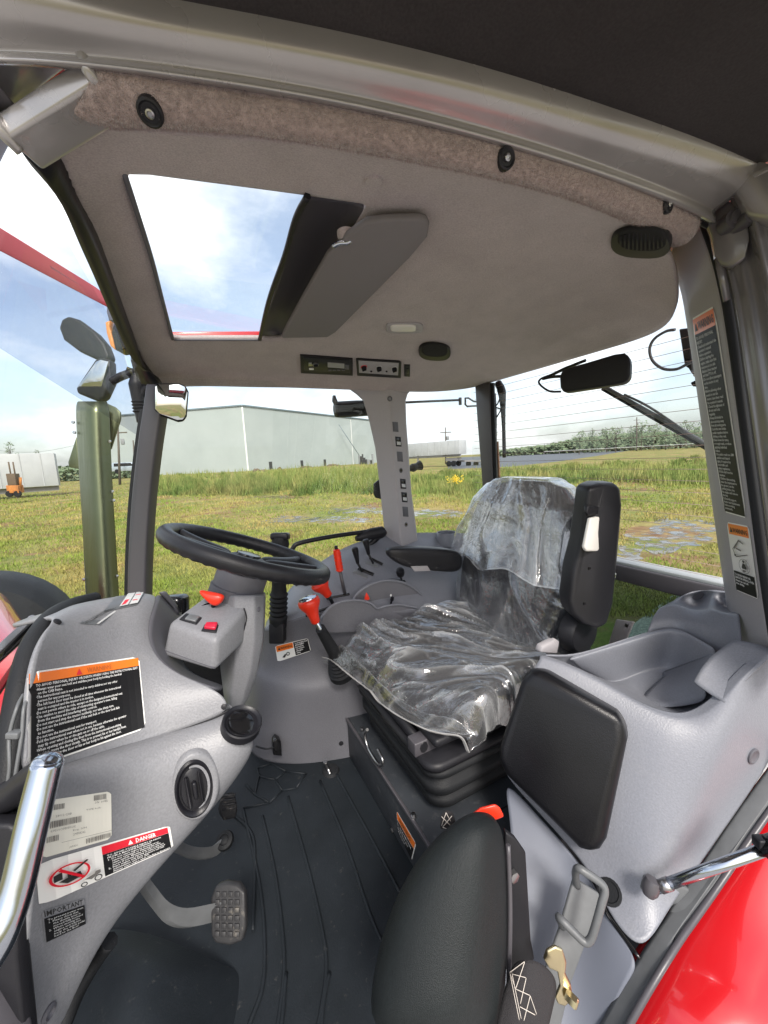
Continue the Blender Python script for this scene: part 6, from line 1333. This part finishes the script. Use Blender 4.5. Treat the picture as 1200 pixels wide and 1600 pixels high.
# radio and heater panel
rd = thing('radio', 'black car radio set into the headliner edge', 'radio', hit(headliner, 510, 569)[0])
def hbox(name, c4, depth, m_, parent, surf=None, bevel=.0015): return on_surface_box(name, surf or headliner, c4, depth, m_, parent, bevel)
fr_ = hbox('radio_frame', [(469,553),(551,559),(551,585),(470,581)], .006, M['black_plastic'], rd)
fa_ = hbox('radio_face', [(474,557),(547,562),(547,582),(475,578)], .003, M['black_satin'], rd, fr_)
p, nn = hit(fa_, 493, 569)
lathe('volume_ring', [(.0105, 0), (.0105, .004), (.0085, .005), (.008, .002)], p, nn, M['steel'], rd, 24); lathe('volume_knob', [(.0078, 0), (.0075, .010), (.006, .011), (0, .011)], p, nn, M['black_satin'], rd, 20)
hbox('display', [(512,566),(538,568),(538,575),(512,573)], .002, mat('lcd', (.30, .30, .32), .3), rd, fa_, 0)
hbox('radio_key', [(482,566),(487,566),(487,571),(482,571)], .003, M['steel'], rd, fa_, .0005); hbox('radio_key', [(483,575),(490,575),(490,577),(483,577)], .003, M['print_white'], rd, fa_, .0003)
for k in range(4): hbox('radio_key', [(513 + k * 7, 577),(518 + k * 7, 577.4),(518 + k * 7, 579.4),(513 + k * 7, 579)], .0015, M['dark_grey_plastic'], rd, fa_, .0003)
hbox('radio_key', [(539,569),(545,569.5),(545,577),(539,576.5)], .002, M['dark_grey_plastic'], rd, fa_, .0005)
hp = thing('heater_panel', 'grey heater control panel with three black knobs beside the radio', 'control panel', hit(headliner, 591, 574)[0])
fr_ = hbox('panel_frame', [(556,560),(559,559),(624,563),(627,565),(626,589),(558,585)], .006, M['black_plastic'], hp)
fa_ = hbox('panel_face', [(560,563),(623,567),(622,586),(561,582)], .002, M['pillar_plastic'], hp, fr_)
for k, x in enumerate((568.5, 592, 616)):
    p, nn = hit(fa_, x, 573.3 + k * 1.0); lathe('knob_ring', [(.0115, 0), (.0115, .001), (.0095, .0012)], p, nn, M['red_print'] if k == 0 else M['print_grey'], hp, 24)
    kn_ = lathe('knob', [(.0092, 0), (.0088, .009), (.007, .010), (0, .010)], p, nn, M['black_satin'], hp, 20)
    x_, y_, z_ = frame(nn); rbox('knob_pointer', p + z_ * .012, ((x_ + y_).normalized() * .0075, (x_ - y_).normalized() * .0018, z_ * .003), M['black_plastic'], kn_, .0008)
for x in (580, 604): p, nn = hit(fa_, x, 580); lathe('push_button', [(.0035, 0), (.0032, .003), (0, .0032)], p, nn, M['black_satin'], hp, 14)
ls = thing('rocker', 'small black rocker switch right of the heater panel', 'switch', hit(headliner, 635, 578)[0])
fr_ = hbox('switch_frame', [(631.5,569),(640.5,569.5),(640.5,587.5),(631.5,587)], .004, M['black_plastic'], ls); hbox('switch_key', [(634,575),(639,575.3),(639,583.5),(634,583)], .003, M['black_satin'], ls, fr_)
# switches up the side post
names = {667: 'blank', 690: 'sw', 713.5: 'blank', 756: 'sw', 777: 'sw', 799.5: 'blank'}
pos = {667: 617.5, 690: 622, 713.5: 624.5, 756: 629.5, 777: 631.5, 799.5: 633}
nthp = {667: 'topmost square blank on the grey side post', 690: 'upper rocker switch between two blanks on the side post', 713.5: 'square blank just under the upper rocker of the side post', 756: 'upper of the paired rocker switches on the side post', 777: 'lower of the paired rocker switches on the side post', 799.5: 'bottom square blank on the grey side post'}
for y, k in names.items():
    x = pos[y]; t_ = thing('post_switch' if k == 'sw' else 'switch_blank', nthp[y], 'switch' if k == 'sw' else 'switch blank', hit(bpost, x, y)[0], 'side post switches')
    c4 = [(x - 4.6, y - 8), (x + 3.8, y - 7.4), (x + 5, y + 8), (x - 3.4, y + 7.4)]
    fr_ = hbox('bezel', c4, .002, M['black_plastic' if k == 'sw' else 'dark_grey_plastic'], t_, bpost, .0008)
    if k == 'sw': hbox('rocker', [(x - 2.6, y), (x + 3, y + .4), (x + 3.4, y + 5.5), (x - 2.2, y + 5)], .004, M['print_grey'], t_, bpost, .0008); hbox('rocker_recess', [(x - 2.9, y - 5.5), (x + 2.6, y - 5), (x + 3, y - .8), (x - 2.6, y - 1.2)], .003, M['black_gloss'], t_, bpost, .0003)
    else: hbox('cover', [(x - 3, y - 6.3), (x + 2.6, y - 5.8), (x + 3.6, y + 6.3), (x - 2, y + 5.8)], .0035, M['dark_grey_plastic'], t_, bpost, .0008)
for x, y, lb in ((609, 623, 'round plug at the head of the side post'), (626.5, 735, 'round socket midway down the side post'), (634.5, 819.5, 'round plug at the foot of the side post')):
    t_ = thing('post_plug', lb, 'plug', hit(bpost, x, y)[0], 'side post plugs'); p, nn = hit(bpost, x, y); lathe('plug_ring', [(.0105, -.001), (.0105, .001), (.008, .002), (.007, -.001), (0, -.001)], p, nn, M['dark_grey_plastic'], t_, 18); lathe('plug_core', [(.0068, -.001), (.0065, .0012), (0, .0012)], p, nn, M['black_gloss'], t_, 14)
# mirrors, lamps and wipers outside the glass
def pill(name, label, a, b_, r_, m_, cat, squash=(1, .55)):
    d = b_ - a; pts = [a - d * .02, a + d * .01, a + d * .05, a.lerp(b_, .5), b_ - d * .05, b_ - d * .01, b_ + d * .02]
    return tube(name, pts, [r_ * .4, r_ * .75, r_ * .95, r_, r_ * .95, r_ * .75, r_ * .4], m_, None, 18, per=3)
rv = thing('rear_mirror', 'black interior mirror hanging before the rear window', 'mirror', at(930, 585, X=1.10))
prism('mirror_shell', [at(x, y, X=1.10) for x, y in ((874,588),(878,578),(890,574),(960,553),(975,551),(983,556),(985,568),(984,590),(976,598),(960,601),(890,612),(880,613),(875,605))], (.045, .02, 0), M['black_plastic'], rv, .012, 4)
tube('mirror_cord', [at(x, y, X=1.14) for x, y in ((905,568),(885,574),(862,585),(845,592),(843,600),(858,611),(876,612))], .0035, M['black_satin'], rv, 8); tube('mirror_arm', [at(x, y, X=1.16) for x, y in ((915,563),(890,573),(864,585))], .005, M['black_satin'], rv, 8); tube('mirror_arm', [at(848, 592, X=1.14), at(862, 589, X=1.14), at(876, 588, X=1.13)], .005, M['black_satin'], rv, 8)
fm = pill('folded_mirror', '', at(524, 640, Y=1.53), at(586, 637, Y=1.53), .034, M['black_plastic'], 'mirror'); tag(fm, 'dark rounded mirror back outside left of the grey side post', 'mirror')
tag(tube('mirror_stub', [at(522, 618, Y=1.5), at(523, 626, Y=1.5), at(526, 632, Y=1.5)], [.006, .011, .009], M['dark_grey_plastic'], None, 10), 'small dark knob above the rounded mirror back', 'mirror stub')
wl_ = thing('work_light', 'black and beige rear work light with looped cable', 'work light', at(1085, 560, X=1.42))
prism('lamp_housing', [at(x, y, X=1.42) for x, y in ((1060,514),(1078,512),(1081,586),(1075,576),(1069,572))], (.06, -.02, 0), M['black_satin'], wl_, .004)
prism('lamp_body', [at(x, y, X=1.45) for x, y in ((1079,512),(1092,516),(1100,594),(1082,588))], (.06, 0, 0), M['lens_clear'], wl_, .004)
prism('lamp_foot', [at(x, y, X=1.40) for x, y in ((1078,598),(1092,591),(1100,594),(1100,603),(1082,604))], (.05, 0, 0), M['black_satin'], wl_, .003)
tube('lamp_cable', [at(x, y, X=1.38) for x, y in ((1055,515),(1040,518),(1022,530),(1015,546),(1020,564),(1036,576),(1056,577),(1072,570),(1086,563))], .0045, M['dark_grey_plastic'], wl_, 8)
wp = thing('rear_wiper', 'grey wiper arm lying diagonally across the rear window', 'wiper', at(1020, 645, X=1.26))
a, b_ = at(940, 602, X=1.26), at(1112, 699, X=1.26)
tube('wiper_arm', [a, a.lerp(b_, .5), b_], .008, M['cast_grey'], wp, 8, squash=(.8, 1)); tube('wiper_blade', [a + Vector((.004, 0, -.012)), b_ + Vector((.004, 0, -.012))], .005, M['black_rubber'], wp, 8)
tube('blade_bridge', [a.lerp(b_, .25) + Vector((-.004, 0, .012)), a.lerp(b_, .45) + Vector((-.004, 0, .016)), a.lerp(b_, .62) + Vector((-.004, 0, .012)), a.lerp(b_, .8) + Vector((-.004, 0, .004))], .0035, M['cast_grey'], wp, 6)
sm = thing('side_wiper', 'black wiper motor arm hanging beside the rear corner post', 'wiper', at(783, 660, X=1.27))
tube('motor_arm', [at(x, y, X=1.27) for x, y in ((778,598),(784,612),(786,640),(787,670),(788,715))], [.016, .018, .011, .008, .008], M['black_satin'], sm, 10); tube('gas_damper', [at(772, 615, X=1.265), at(773, 650, X=1.265), at(774, 700, X=1.265), at(776, 790, X=1.265)], [.008, .010, .007, .007], M['dark_frame'], sm, 10); tube('damper_rod', [at(777, 690, X=1.28), at(783, 800, X=1.28)], .006, mat('bronze_rod', (.32, .18, .10), .4, metal=.7), sm, 8); tube('motor_cable', [at(x, y, X=1.262) for x, y in ((777,610),(781,620),(778,630),(774,636),(782,640),(776,652))], .003, M['black_rubber'], sm, 6)
tube('damper_label', [at(773.3, 669, X=1.262), at(773.6, 681, X=1.262)], .0103, M['print_white'], sm, 10)
lb_ = thing('light_bar', 'grey rail bracket across the top of the far side window', 'bracket', at(690, 626, Y=1.55))
tube('rail', [at(628, 629, Y=1.55), at(718, 625, Y=1.55)], .0055, M['cast_grey'], lb_, 8); rbox('rail_end', at(719, 627, Y=1.55), ((.006, 0, 0), (0, .006, 0), (0, 0, .018)), M['cast_grey'], lb_, .002)
tube('bracket', [at(x, y, Y=1.55) for x, y in ((746,634),(730,635),(727,632),(727,622),(732,622),(740,627),(748,628))], .005, M['cast_grey'], lb_, 6, smooth_path=False)
fl2 = tube('filler_cap', [at(638, 733, Y=1.7), at(645, 731, Y=1.7), at(651, 729, Y=1.7), at(657, 727, Y=1.7)], [.010, .022, .018, .026], M['black_plastic'], None, 12); tag(fl2, 'black flared fitting outside right of the side post', 'fitting')
# things seen through the windshield
em = thing('side_mirror', 'exterior mirror with dark housing above the steel exhaust stack', 'mirror', at(145, 590, D=1.9))
prism('mirror_housing', [at(x, y, D=1.9) for x, y in ((118,606),(148,562),(156,558),(172,562),(173,596),(162,620),(152,627),(120,614))], CF * .05, M['black_satin'], em, .01)
mat('mirror_glass', (.62, .66, .66), .02, metal=1.0)
g_ = prism('mirror_face', [at(x, y, D=1.875 + (y - 562) * .0006) for x, y in ((121,605),(150,565),(157,562),(169,565),(158,606),(148,617),(123,611))], CF * .004, M['mirror_glass'], em, .001)
mh = prism('rear_view_mirror', [at(x, y, D=2.0) for x, y in ((91,512),(95,498),(106,493),(122,498),(148,518),(163,536),(171,556),(166,566),(148,560),(122,548),(98,530))], CF * .06, M['black_plastic'], None, .015, 4)
tag(mh, 'dark rounded back of a second mirror behind the exhaust side mirror', 'mirror')
dm = thing('door_mirror', 'rounded mirror reflecting the field at the head of the far front post', 'mirror', at(267, 630, Y=1.27))
sh_ = [(240,602),(246,598),(280,598),(290,602),(295,612),(292,650),(287,658),(278,659),(248,648),(240,640)]
prism('mirror_shell', [at(x, y, Y=1.27) for x, y in sh_], (0, .02, 0), M['black_satin'], dm, .008, 3)
mc_ = Vector((sum(x for x, _ in sh_) / len(sh_), sum(y for _, y in sh_) / len(sh_), 0))
prism('mirror_face', [at(mc_.x + (x - mc_.x) * .92 , mc_.y + (y - mc_.y) * .92, Y=1.258 + (y - 598) * .00006) for x, y in sh_], (0, .001, 0), M['mirror_glass'], dm, .0005)
ma = thing('side_bracket', 'black jointed mirror bracket outside the far front post', 'bracket', at(215, 620, Y=1.5))
tube('arm', [at(174, 596, Y=1.52), at(190, 588, Y=1.51), at(210, 581, Y=1.5)], .013, M['black_satin'], ma, 10); tube('cross_rod', [at(198, 576, Y=1.5), at(215, 582, Y=1.5), at(240, 588, Y=1.5)], .007, M['black_satin'], ma, 8)
tube('upright', [at(213, 580, Y=1.5), at(214, 600, Y=1.5), at(217, 625, Y=1.5), at(222, 660, Y=1.5)], [.010, .024, .02, .015], M['black_plastic'], ma, 12); tube('brace', [at(219, 620, Y=1.5), at(232, 605, Y=1.48), at(242, 600, Y=1.46)], .014, M['black_plastic'], ma, 8)
for k in range(4): lathe('bellow_ring', [(.02, -.004), (.024, 0), (.02, .004)], at(218 + k * .7, 628 + k * 5, Y=1.5), (0, 0, 1), M['black_rubber'], ma, 14)
tl_ = thing('turn_lamp', 'amber turn lamp in a black housing beside the windshield header', 'lamp', at(186, 524, D=1.75))
prism('lamp_housing', [at(x, y, D=1.75) for x, y in ((178,500),(196,497),(212,520),(212,542),(180,547),(172,524))], CF * .07, M['black_satin'], tl_, .008); prism('lens', [at(x, y, D=1.745) for x, y in ((164,503),(172,500),(170,508),(176,530),(179,546),(172,540),(166,520))], CF * .03, M['lens_amber'], tl_, .005)
bc = lathe('beacon_base', [(.03, -.06), (.035, -.02), (.028, .02), (.012, .035), (0, .036)], at(180, 482, D=1.8), (0, 0, 1), M['dark_grey_plastic'], None, 18); tag(bc, 'dark beacon base above the amber turn lamp', 'beacon')
# exhaust stack with polished guard
m_, n, b = node_mat('polished_steel'); b.inputs['Metallic'].default_value = 1; b.inputs['Base Color'].default_value = (.15, .165, .10, 1); b.inputs['Roughness'].default_value = .34
tcn = n.nodes.new('ShaderNodeTexCoord'); mpn = n.nodes.new('ShaderNodeMapping'); mpn.inputs['Scale'].default_value = (9, 9, 1.4); n.links.new(tcn.outputs['Object'], mpn.inputs['Vector']); t = n.nodes.new('ShaderNodeTexNoise'); t.inputs['Scale'].default_value = 3; t.inputs['Detail'].default_value = 6; n.links.new(mpn.outputs[0], t.inputs['Vector']); bp = n.nodes.new('ShaderNodeBump'); bp.inputs['Strength'].default_value = .14; bp.inputs['Distance'].default_value = .02; n.links.new(t.outputs['Fac'], bp.inputs['Height']); n.links.new(bp.outputs[0], b.inputs['Normal'])
ex = thing('exhaust_stack', 'polished steel exhaust stack guard standing before the windshield', 'exhaust', at(155, 930, D=1.75))
rows = []
for y, l, r_ in ((627, 117, 171), (700, 121, 173), (780, 126, 177), (860, 131, 182), (930, 135, 186), (990, 138, 190)):
    row = []
    for k in range(9):
        f_ = k / 8; row.append(at(l + (r_ - l) * f_, y, D=1.75 - .06 * math.sin(math.pi * f_)))
    rows.append(row)
patch('guard', rows, M['polished_steel'], ex, 2, .003)
for x, y in ((115, 660), (117, 676), (172, 690), (176, 768), (178, 782), (183, 900), (132, 905)): lathe('guard_bolt', [(.007, 0), (.007, .006), (0, .007)], at(x, y, D=1.745), -CF, M['steel'], ex, 8)
tube('pipe', [at(146, 640, D=1.82), at(162, 1000, D=1.82)], .06, M['cast_grey'], ex, 18)
prism('guard_wing', [at(x, y, D=1.86) for x, y in ((162,628),(180,636),(188,644),(188,655),(173,702),(160,702))], CF * .01, M['polished_steel'], ex, .004); prism('guard_wing', [at(x, y, D=1.86) for x, y in ((119,682),(106,722),(107,730),(124,733))], CF * .01, M['polished_steel'], ex, .004)
# added tinted sheet and red strip imitating reflections in the windshield
rvz = thing('glass_reflection', 'tinted sheet and red strip imitating reflections ahead of the windshield', 'reflection sheet', at(60, 480, D=1.0))
def refl_pane(name, c, m_, th=0):
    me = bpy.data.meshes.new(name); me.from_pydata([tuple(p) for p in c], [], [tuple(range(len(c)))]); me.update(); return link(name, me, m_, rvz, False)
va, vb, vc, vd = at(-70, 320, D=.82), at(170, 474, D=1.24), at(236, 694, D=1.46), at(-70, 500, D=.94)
tube('sheet_bracket', [Vector((-.05, 1.40, 1.50)), vb], .008, M['dark_frame'], rvz, 8); tube('sheet_bracket', [Vector((-.12, .58, 1.53)), va], .008, M['dark_frame'], rvz, 8)  # added brackets tie the reflection sheet to the roof
refl_pane('reflection_sheet', [va, vb, vc, vd], M['reflection_tint'])
prism('reflection_strip', [at(-70, 312, D=.815), at(152, 450, D=1.20), at(166, 478, D=1.225), at(-70, 354, D=.815)], CF * .02, mat('reflection_red', (.42, .06, .07), .45), rvz, .004)  # red strip added in the colour of a reflection in the glass
# bonnet and lamp below the windshield
bn = thing('bonnet', 'red tractor bonnet with black grille seen past the dash edge', 'bonnet', (-.9, .8, .2))
rows = [[at(-60,925,D=1.5), at(-10,918,D=1.55), at(18,935,D=1.6), at(30,980,D=1.62), at(34,1010,D=1.62)], [at(-60,990,D=1.1), at(10,990,D=1.1), at(50,1000,D=1.12), at(75,1000,D=1.14), at(80,1010,D=1.14)], [at(-60,1060,D=.9), at(0,1055,D=.9), at(40,1040,D=.92), at(62,1020,D=.95), at(64,1030,D=.95)], [at(-60,1140,D=.85), at(-10,1130,D=.85), at(20,1110,D=.87), at(30,1090,D=.88), at(32,1100,D=.88)]]
patch('hood_panel', rows, M['red_paint'], bn, 2, .006)
prism('cowl_glass', [at(x, y, D=.80) for x, y in ((-20,1040),(52,968),(56,975),(46,990),(-20,1052))], CF * .01, M['black_gloss'], bn, .002); prism('cowl_trim', [at(x, y, D=.78) for x, y in ((-20,1022),(45,962),(54,966),(-20,1038))], CF * .01, M['light_plastic'], bn, .002); prism('cowl_strip', [at(x, y, D=.76) for x, y in ((-20,1090),(30,1020),(38,1022),(-20,1110))], CF * .01, mat('dark_red', (.22, .01, .02), .3), bn, .002)
fw = lathe('front_wheel', [(0, -.2), (.30, -.2), (.42, -.18), (.46, -.1), (.46, .1), (.42, .18), (.30, .2), (0, .2)], at(-20, 1010, D=2.4), (0, 1, 0), M['black_rubber'], None, 36); tag(fw, 'black front tractor tyre glimpsed through the windshield', 'wheel')
# ------------------------------------------------------------------ printed stickers
def tri_mark(s, u, v, w, h, m_): s.poly('warning_triangle', [(u, v + h), (u + w, v + h), (u + w / 2, v)], m_)
s = Sticker('seat_warning_sticker', 'large orange and black warning sticker on the upper dashboard panel', dash_up, [(43,1051),(217,1026),(228,1138),(42,1203)], M['sticker_white'], .5)
s.rect('header_band', .015, .02, .985, .135, M['sticker_orange']); s.rect('text_field', .015, .135, .985, .98, M['sticker_black'])
tri_mark(s, .36, .045, .05, .075, M['red_print']); s.text('lettering', 'WARNING', .45, .05, .68, .115, M['ink_dim'], bold=.02)
lines = ['TO AVOID PERSONAL INJURY OR DEATH WHEN USING THE INSTRUCTIONAL SEAT:', '\u00b7Always wear your seat belt and stabilize your body by holding the handrail', '  on the CAB frame.', '\u00b7The instructional seat is not intended to carry children nor any other', '  person for any purposes.', '\u00b7The left hand door must be closed at all time whenever the instructional', '  seat is occupied and the tractor is in motion.', '\u00b7Do not permit others to ride, except on the designated instructional seat.', "\u00b7Use caution to avoid the risks of obstructing operator's view, falling", '  from the machine and interfering with controls.', '\u00b7Do not start and stop the tractor suddenly, nor take sharp turn.', '\u00b7Do not use the instructional seat if the seat belt or the door lock fails', '  to function.', '\u00b7Do not use the instructional seat for transport.', '\u00b7Fold the instructional seat when not in use, because otherwise the operator', '  may tip over when he or she gets on or off the cabin.', '\u00b7When opening and closing the door from the instructional-seat-sitting', '  position, move the door slowly. This is to prevent his or her hand(s) from', '  getting caught by the door or his or her body to hit against the door.']
s.text('lettering', '\n'.join(lines), .04, .15, .965, .955, M['print_white'], bold=.018)
s = Sticker('identification_label', 'cream paper barcode label behind the steel grab handle', dash_lo, [(68,1252),(173,1236),(174,1310),(62,1342)], M['sticker_cream'], .2)
rb = random.Random(3)
def bars(s, u0, v0, u1, v1, n_):
    u = u0
    while u < u1:
        w = (u1 - u0) / n_ * rb.choice((.35, .6, .9)); s.poly('bar', [(u, v0), (u + w, v0), (u + w, v1), (u, v1)], M['ink_faded']); s.n -= 1; u += w + (u1 - u0) / n_ * rb.choice((.4, .7))
    s.n += 1
for a in ((.08,.10,.26,.20,14), (.70,.04,.90,.15,16), (.08,.40,.50,.52,30), (.04,.66,.20,.76,12), (.58,.86,.96,.95,26)): bars(s, *a)
for txt, a in (('S/N  60082', (.70,.17,.92,.21)), ('TYPE 4-(B)', (.56,.29,.80,.33)), ('24012-CAB', (.12,.30,.34,.34)), ('4UM5OVCHMBNRK0282', (.06,.55,.40,.59)), ('Eng. S/N', (.36,.62,.56,.66)), ('2MM4282', (.36,.69,.54,.73))): s.text('lettering', txt, *a, M['ink_faded'])
s.poly('rule', [(.2, .80), (.98, .80), (.98, .806), (.2, .806)], M['ink_faded']); s.text('lettering', 'JAPAN', .30, .90, .42, .94, M['ink_faded'])
s = Sticker('danger_sticker', 'red, black and white danger sticker below the barcode label', dash_lo, [(54,1350),(265,1289),(271,1323),(60,1417)], M['sticker_white'], .2)
s.rect('header_band', .335, .05, .965, .30, M['sticker_red']); s.rect('text_field', .335, .30, .965, .955, M['sticker_black'])
tri_mark(s, .53, .09, .045, .16, M['print_white']); s.text('lettering', 'DANGER', .60, .09, .81, .25, M['print_white'], bold=.03)
s.text('lettering', "TO AVOID POSSIBLE INJURY OR DEATH\nFROM A MACHINE RUNAWAY.\n1. Do not start engine by shorting across\n    starter terminals or bypassing the safety\n    start switch. Machine may start in gear and\n    move if normal starting circuitry is bypassed.\n2. Start engine only from operator's seat with\n    transmission and PTO OFF.\n    Never start engine while standing on the ground.", .36, .33, .95, .93, M['print_white'], bold=.02)
def ring_uv(s, name, u, v, ru, rv_, w, m_, n_=28):
    s.n += 1; lift = s.lift + .00035 * s.n; vs, fs = [], []
    for k in range(n_):
        a = 2 * math.pi * k / n_
        for q in (1, 1 - w): vs.append(tuple(s.pt(u + ru * q * math.cos(a), v + rv_ * q * math.sin(a), lift)))
    for k in range(n_): a = 2 * k; b_ = 2 * ((k + 1) % n_); fs.append((a, b_, b_ + 1, a + 1))
    me = bpy.data.meshes.new(name); me.from_pydata(vs, [], fs); me.update(); return link(name, me, m_, s.root, False)
s.poly('pictogram_starter', [(.06,.42),(.10,.38),(.10,.56),(.06,.58)], M['ink']); s.poly('pictogram_starter', [(.08,.60),(.19,.50),(.20,.64),(.12,.70)], M['ink']); s.poly('pictogram_tool', [(.15,.42),(.23,.24),(.24,.27),(.16,.46)], M['ink']); s.poly('pictogram_starter', [(.12,.44),(.14,.42),(.14,.54),(.12,.55)], M['ink'])
ring_uv(s, 'prohibition_ring', .14, .49, .105, .27, .13, M['sticker_red']); s.poly('prohibition_bar', [(.075,.32),(.09,.28),(.215,.66),(.20,.70)], M['sticker_red'])
ring_uv(s, 'pictogram_wheel', .20, .88, .02, .06, .35, M['ink'], 16); ring_uv(s, 'pictogram_wheel', .285, .84, .026, .085, .3, M['ink'], 16); s.poly('pictogram_tractor', [(.20,.74),(.26,.68),(.27,.62),(.30,.62),(.30,.70),(.24,.80)], M['ink_faded'])
s = Sticker('important_sticker', 'small grey and black important notice below the danger sticker', dash_lo, [(64,1424),(131,1403),(134,1443),(69,1474)], M['grey_plastic'], .2)
s.text('lettering', 'IMPORTANT', .04, .02, .94, .20, M['ink'], bold=.01); s.rect('text_field', .02, .24, .98, .98, M['sticker_black'])
s.text('lettering', 'To prevent power train\n1. Please check that\n    the shuttle lever is\n    moved fully forward\n2. When moving the\n    engine and tractor\n    keep the clutch pedal\n    held to the floor.', .08, .28, .94, .93, M['print_grey'], bold=.01)
# sticker on the dash top
s = Sticker('dash_top_sticker', 'clear striped instruction sticker on top of the dashboard', dash_up, [(184,929),(227,925),(214,946),(160,957)], M['alu_panel'], .1)
for k in range(5): s.poly('stripe', [(.03 + k * .06, .08), (.055 + k * .06, .08), (.055 + k * .06, .92), (.03 + k * .06, .92)], M['ink'])
s.rect('field', .36, .1, .62, .9, M['print_grey']); s.poly('red_mark', [(.42,.55),(.56,.55),(.52,.8),(.40,.85)], M['red_print']); s.rect('field', .66, .1, .96, .9, M['print_grey']); s.poly('red_mark', [(.7,.3),(.9,.3),(.88,.7),(.7,.7)], M['red_print'])
# console sticker
s = Sticker('console_warning_sticker', 'small orange, white and black warning sticker on the control console', con_front, [(430,1009),(481,997),(486,1017),(434,1034)], M['sticker_white'], .15)
s.rect('header_band', .02, .04, .48, .42, M['sticker_orange']); s.rect('text_field', .50, .04, .98, .96, M['sticker_black'])
s.text('lettering', '\u25b2WARNING', .06, .14, .45, .32, M['ink'], bold=.02); s.text('lettering', 'TO AVOID INJURY FROM\nENTANGLEMENT:\nKeep hands away\nfrom moving parts\nwhile engine is\nrunning.', .54, .10, .95, .90, M['print_white'], bold=.03)
ring_uv(s, 'pictogram', .30, .70, .05, .12, .4, M['ink'], 16); s.poly('pictogram', [(.14,.82),(.22,.66),(.26,.70),(.20,.88)], M['ink'])
# plinth sticker
s = Sticker('plinth_warning_sticker', 'orange and black warning sticker on the front of the seat plinth', plb, [(620,1266),(651,1318),(644,1344),(622,1300)], M['sticker_white'], .1)
s.rect('header_band', .03, .03, .97, .30, M['sticker_orange']); s.rect('text_field', .03, .32, .97, .97, M['sticker_black']); s.text('lettering', 'WARNING', .2, .08, .8, .25, M['ink']); s.text('lettering', 'TO AVOID PERSONAL\nINJURY: Keep clear\nof moving seat.', .08, .38, .9, .9, M['print_white'])
# stickers on the near rear post
tx = ['TO AVOID PERSONAL', 'INJURY:', "1.Read and understand the", " operator's manual", ' before operation.', '2.Before starting the', ' engine, make sure that', ' everyone is at a safe', ' distance from tractor', ' and that PTO is off.', '3.Do not allow passengers', ' on the tractor at any', ' time.', '4.Before allowing other', ' people to use the', ' tractor, have them read', " the operator's manual.", '5.Check the tightness of', ' all nuts and bolts', ' regularly.', '6.Keep all shields in', ' place and stay away', ' from all moving parts.', '7.Lock the two brake', ' pedals together before', ' driving on the road.', '8.Slow down for turns,', ' or rough roads, or when', ' applying individual', ' brakes.', '9.On public roads use SMV', ' emblem and hazard', ' lights, if required by', ' local traffic and', ' safety regulations.', '10.Pull only from the', ' drawbar.', '11.Before dismounting,', ' lower the implement to', ' the ground, set the', ' parking brake, stop', ' the engine and remove', ' the key.', '12.Securely support', ' tractor and implements', ' before working', ' underneath.']
s = Sticker('post_warning_sticker', 'tall narrow orange and black warning sticker down the near rear post', trim, [(1081,498),(1117,477),(1168,810),(1133,800)], M['sticker_white'], .25)
s.rect('header_band', .05, .008, .95, .075, M['sticker_orange'], nv=3); s.rect('text_field', .05, .075, .95, .992, M['sticker_black'], nv=16)
tri_mark(s, .10, .026, .12, .036, M['ink']); s.text('lettering', 'WARNING', .26, .026, .92, .062, M['ink'], bold=.02)
s.text('lettering', '\n'.join(tx), .10, .088, .93, .975, M['print_grey'], bold=.02)
s = Sticker('rollover_warning_sticker', 'short orange and white roll-over warning sticker low on the near rear post', trim, [(1136,815),(1171,822),(1187,937),(1151,922)], M['sticker_white'], .3)
s.rect('header_band', .06, .02, .94, .17, M['sticker_orange']); s.text('lettering', '\u25b2WARNING', .12, .06, .9, .14, M['ink'], bold=.02); s.rect('text_field', .05, .70, .95, .985, M['sticker_black'])
s.text('lettering', 'TO AVOID INJURY OR\nDEATH FROM ROLL-OVER:\nAlways use seat belt\nwhen driving.', .09, .73, .93, .90, M['print_white'], bold=.03)
for a in ([(.2,.36),(.5,.22),(.53,.235),(.24,.38)], [(.5,.22),(.7,.26),(.69,.275),(.5,.24)], [(.2,.36),(.3,.46),(.28,.47),(.18,.37)], [(.3,.47),(.85,.40),(.86,.41),(.31,.485)], [(.35,.34),(.6,.36),(.58,.38),(.36,.36)]): s.poly('pictogram_line', a, M['ink_faded'])
s.poly('pictogram_line', [(.26,.44),(.36,.44),(.34,.47),(.28,.47)], M['ink'])
ring_uv(s, 'pictogram_ring', .66, .58, .24, .10, .06, M['ink_faded'], 24); s.poly('pictogram_person', [(.56,.60),(.62,.54),(.70,.54),(.78,.60),(.74,.62),(.58,.62)], M['ink']); ring_uv(s, 'pictogram_head', .66, .515, .05, .02, .9, M['ink'], 12); s.poly('pictogram_seat', [(.58,.63),(.76,.63),(.72,.66),(.62,.66)], M['ink_faded'])
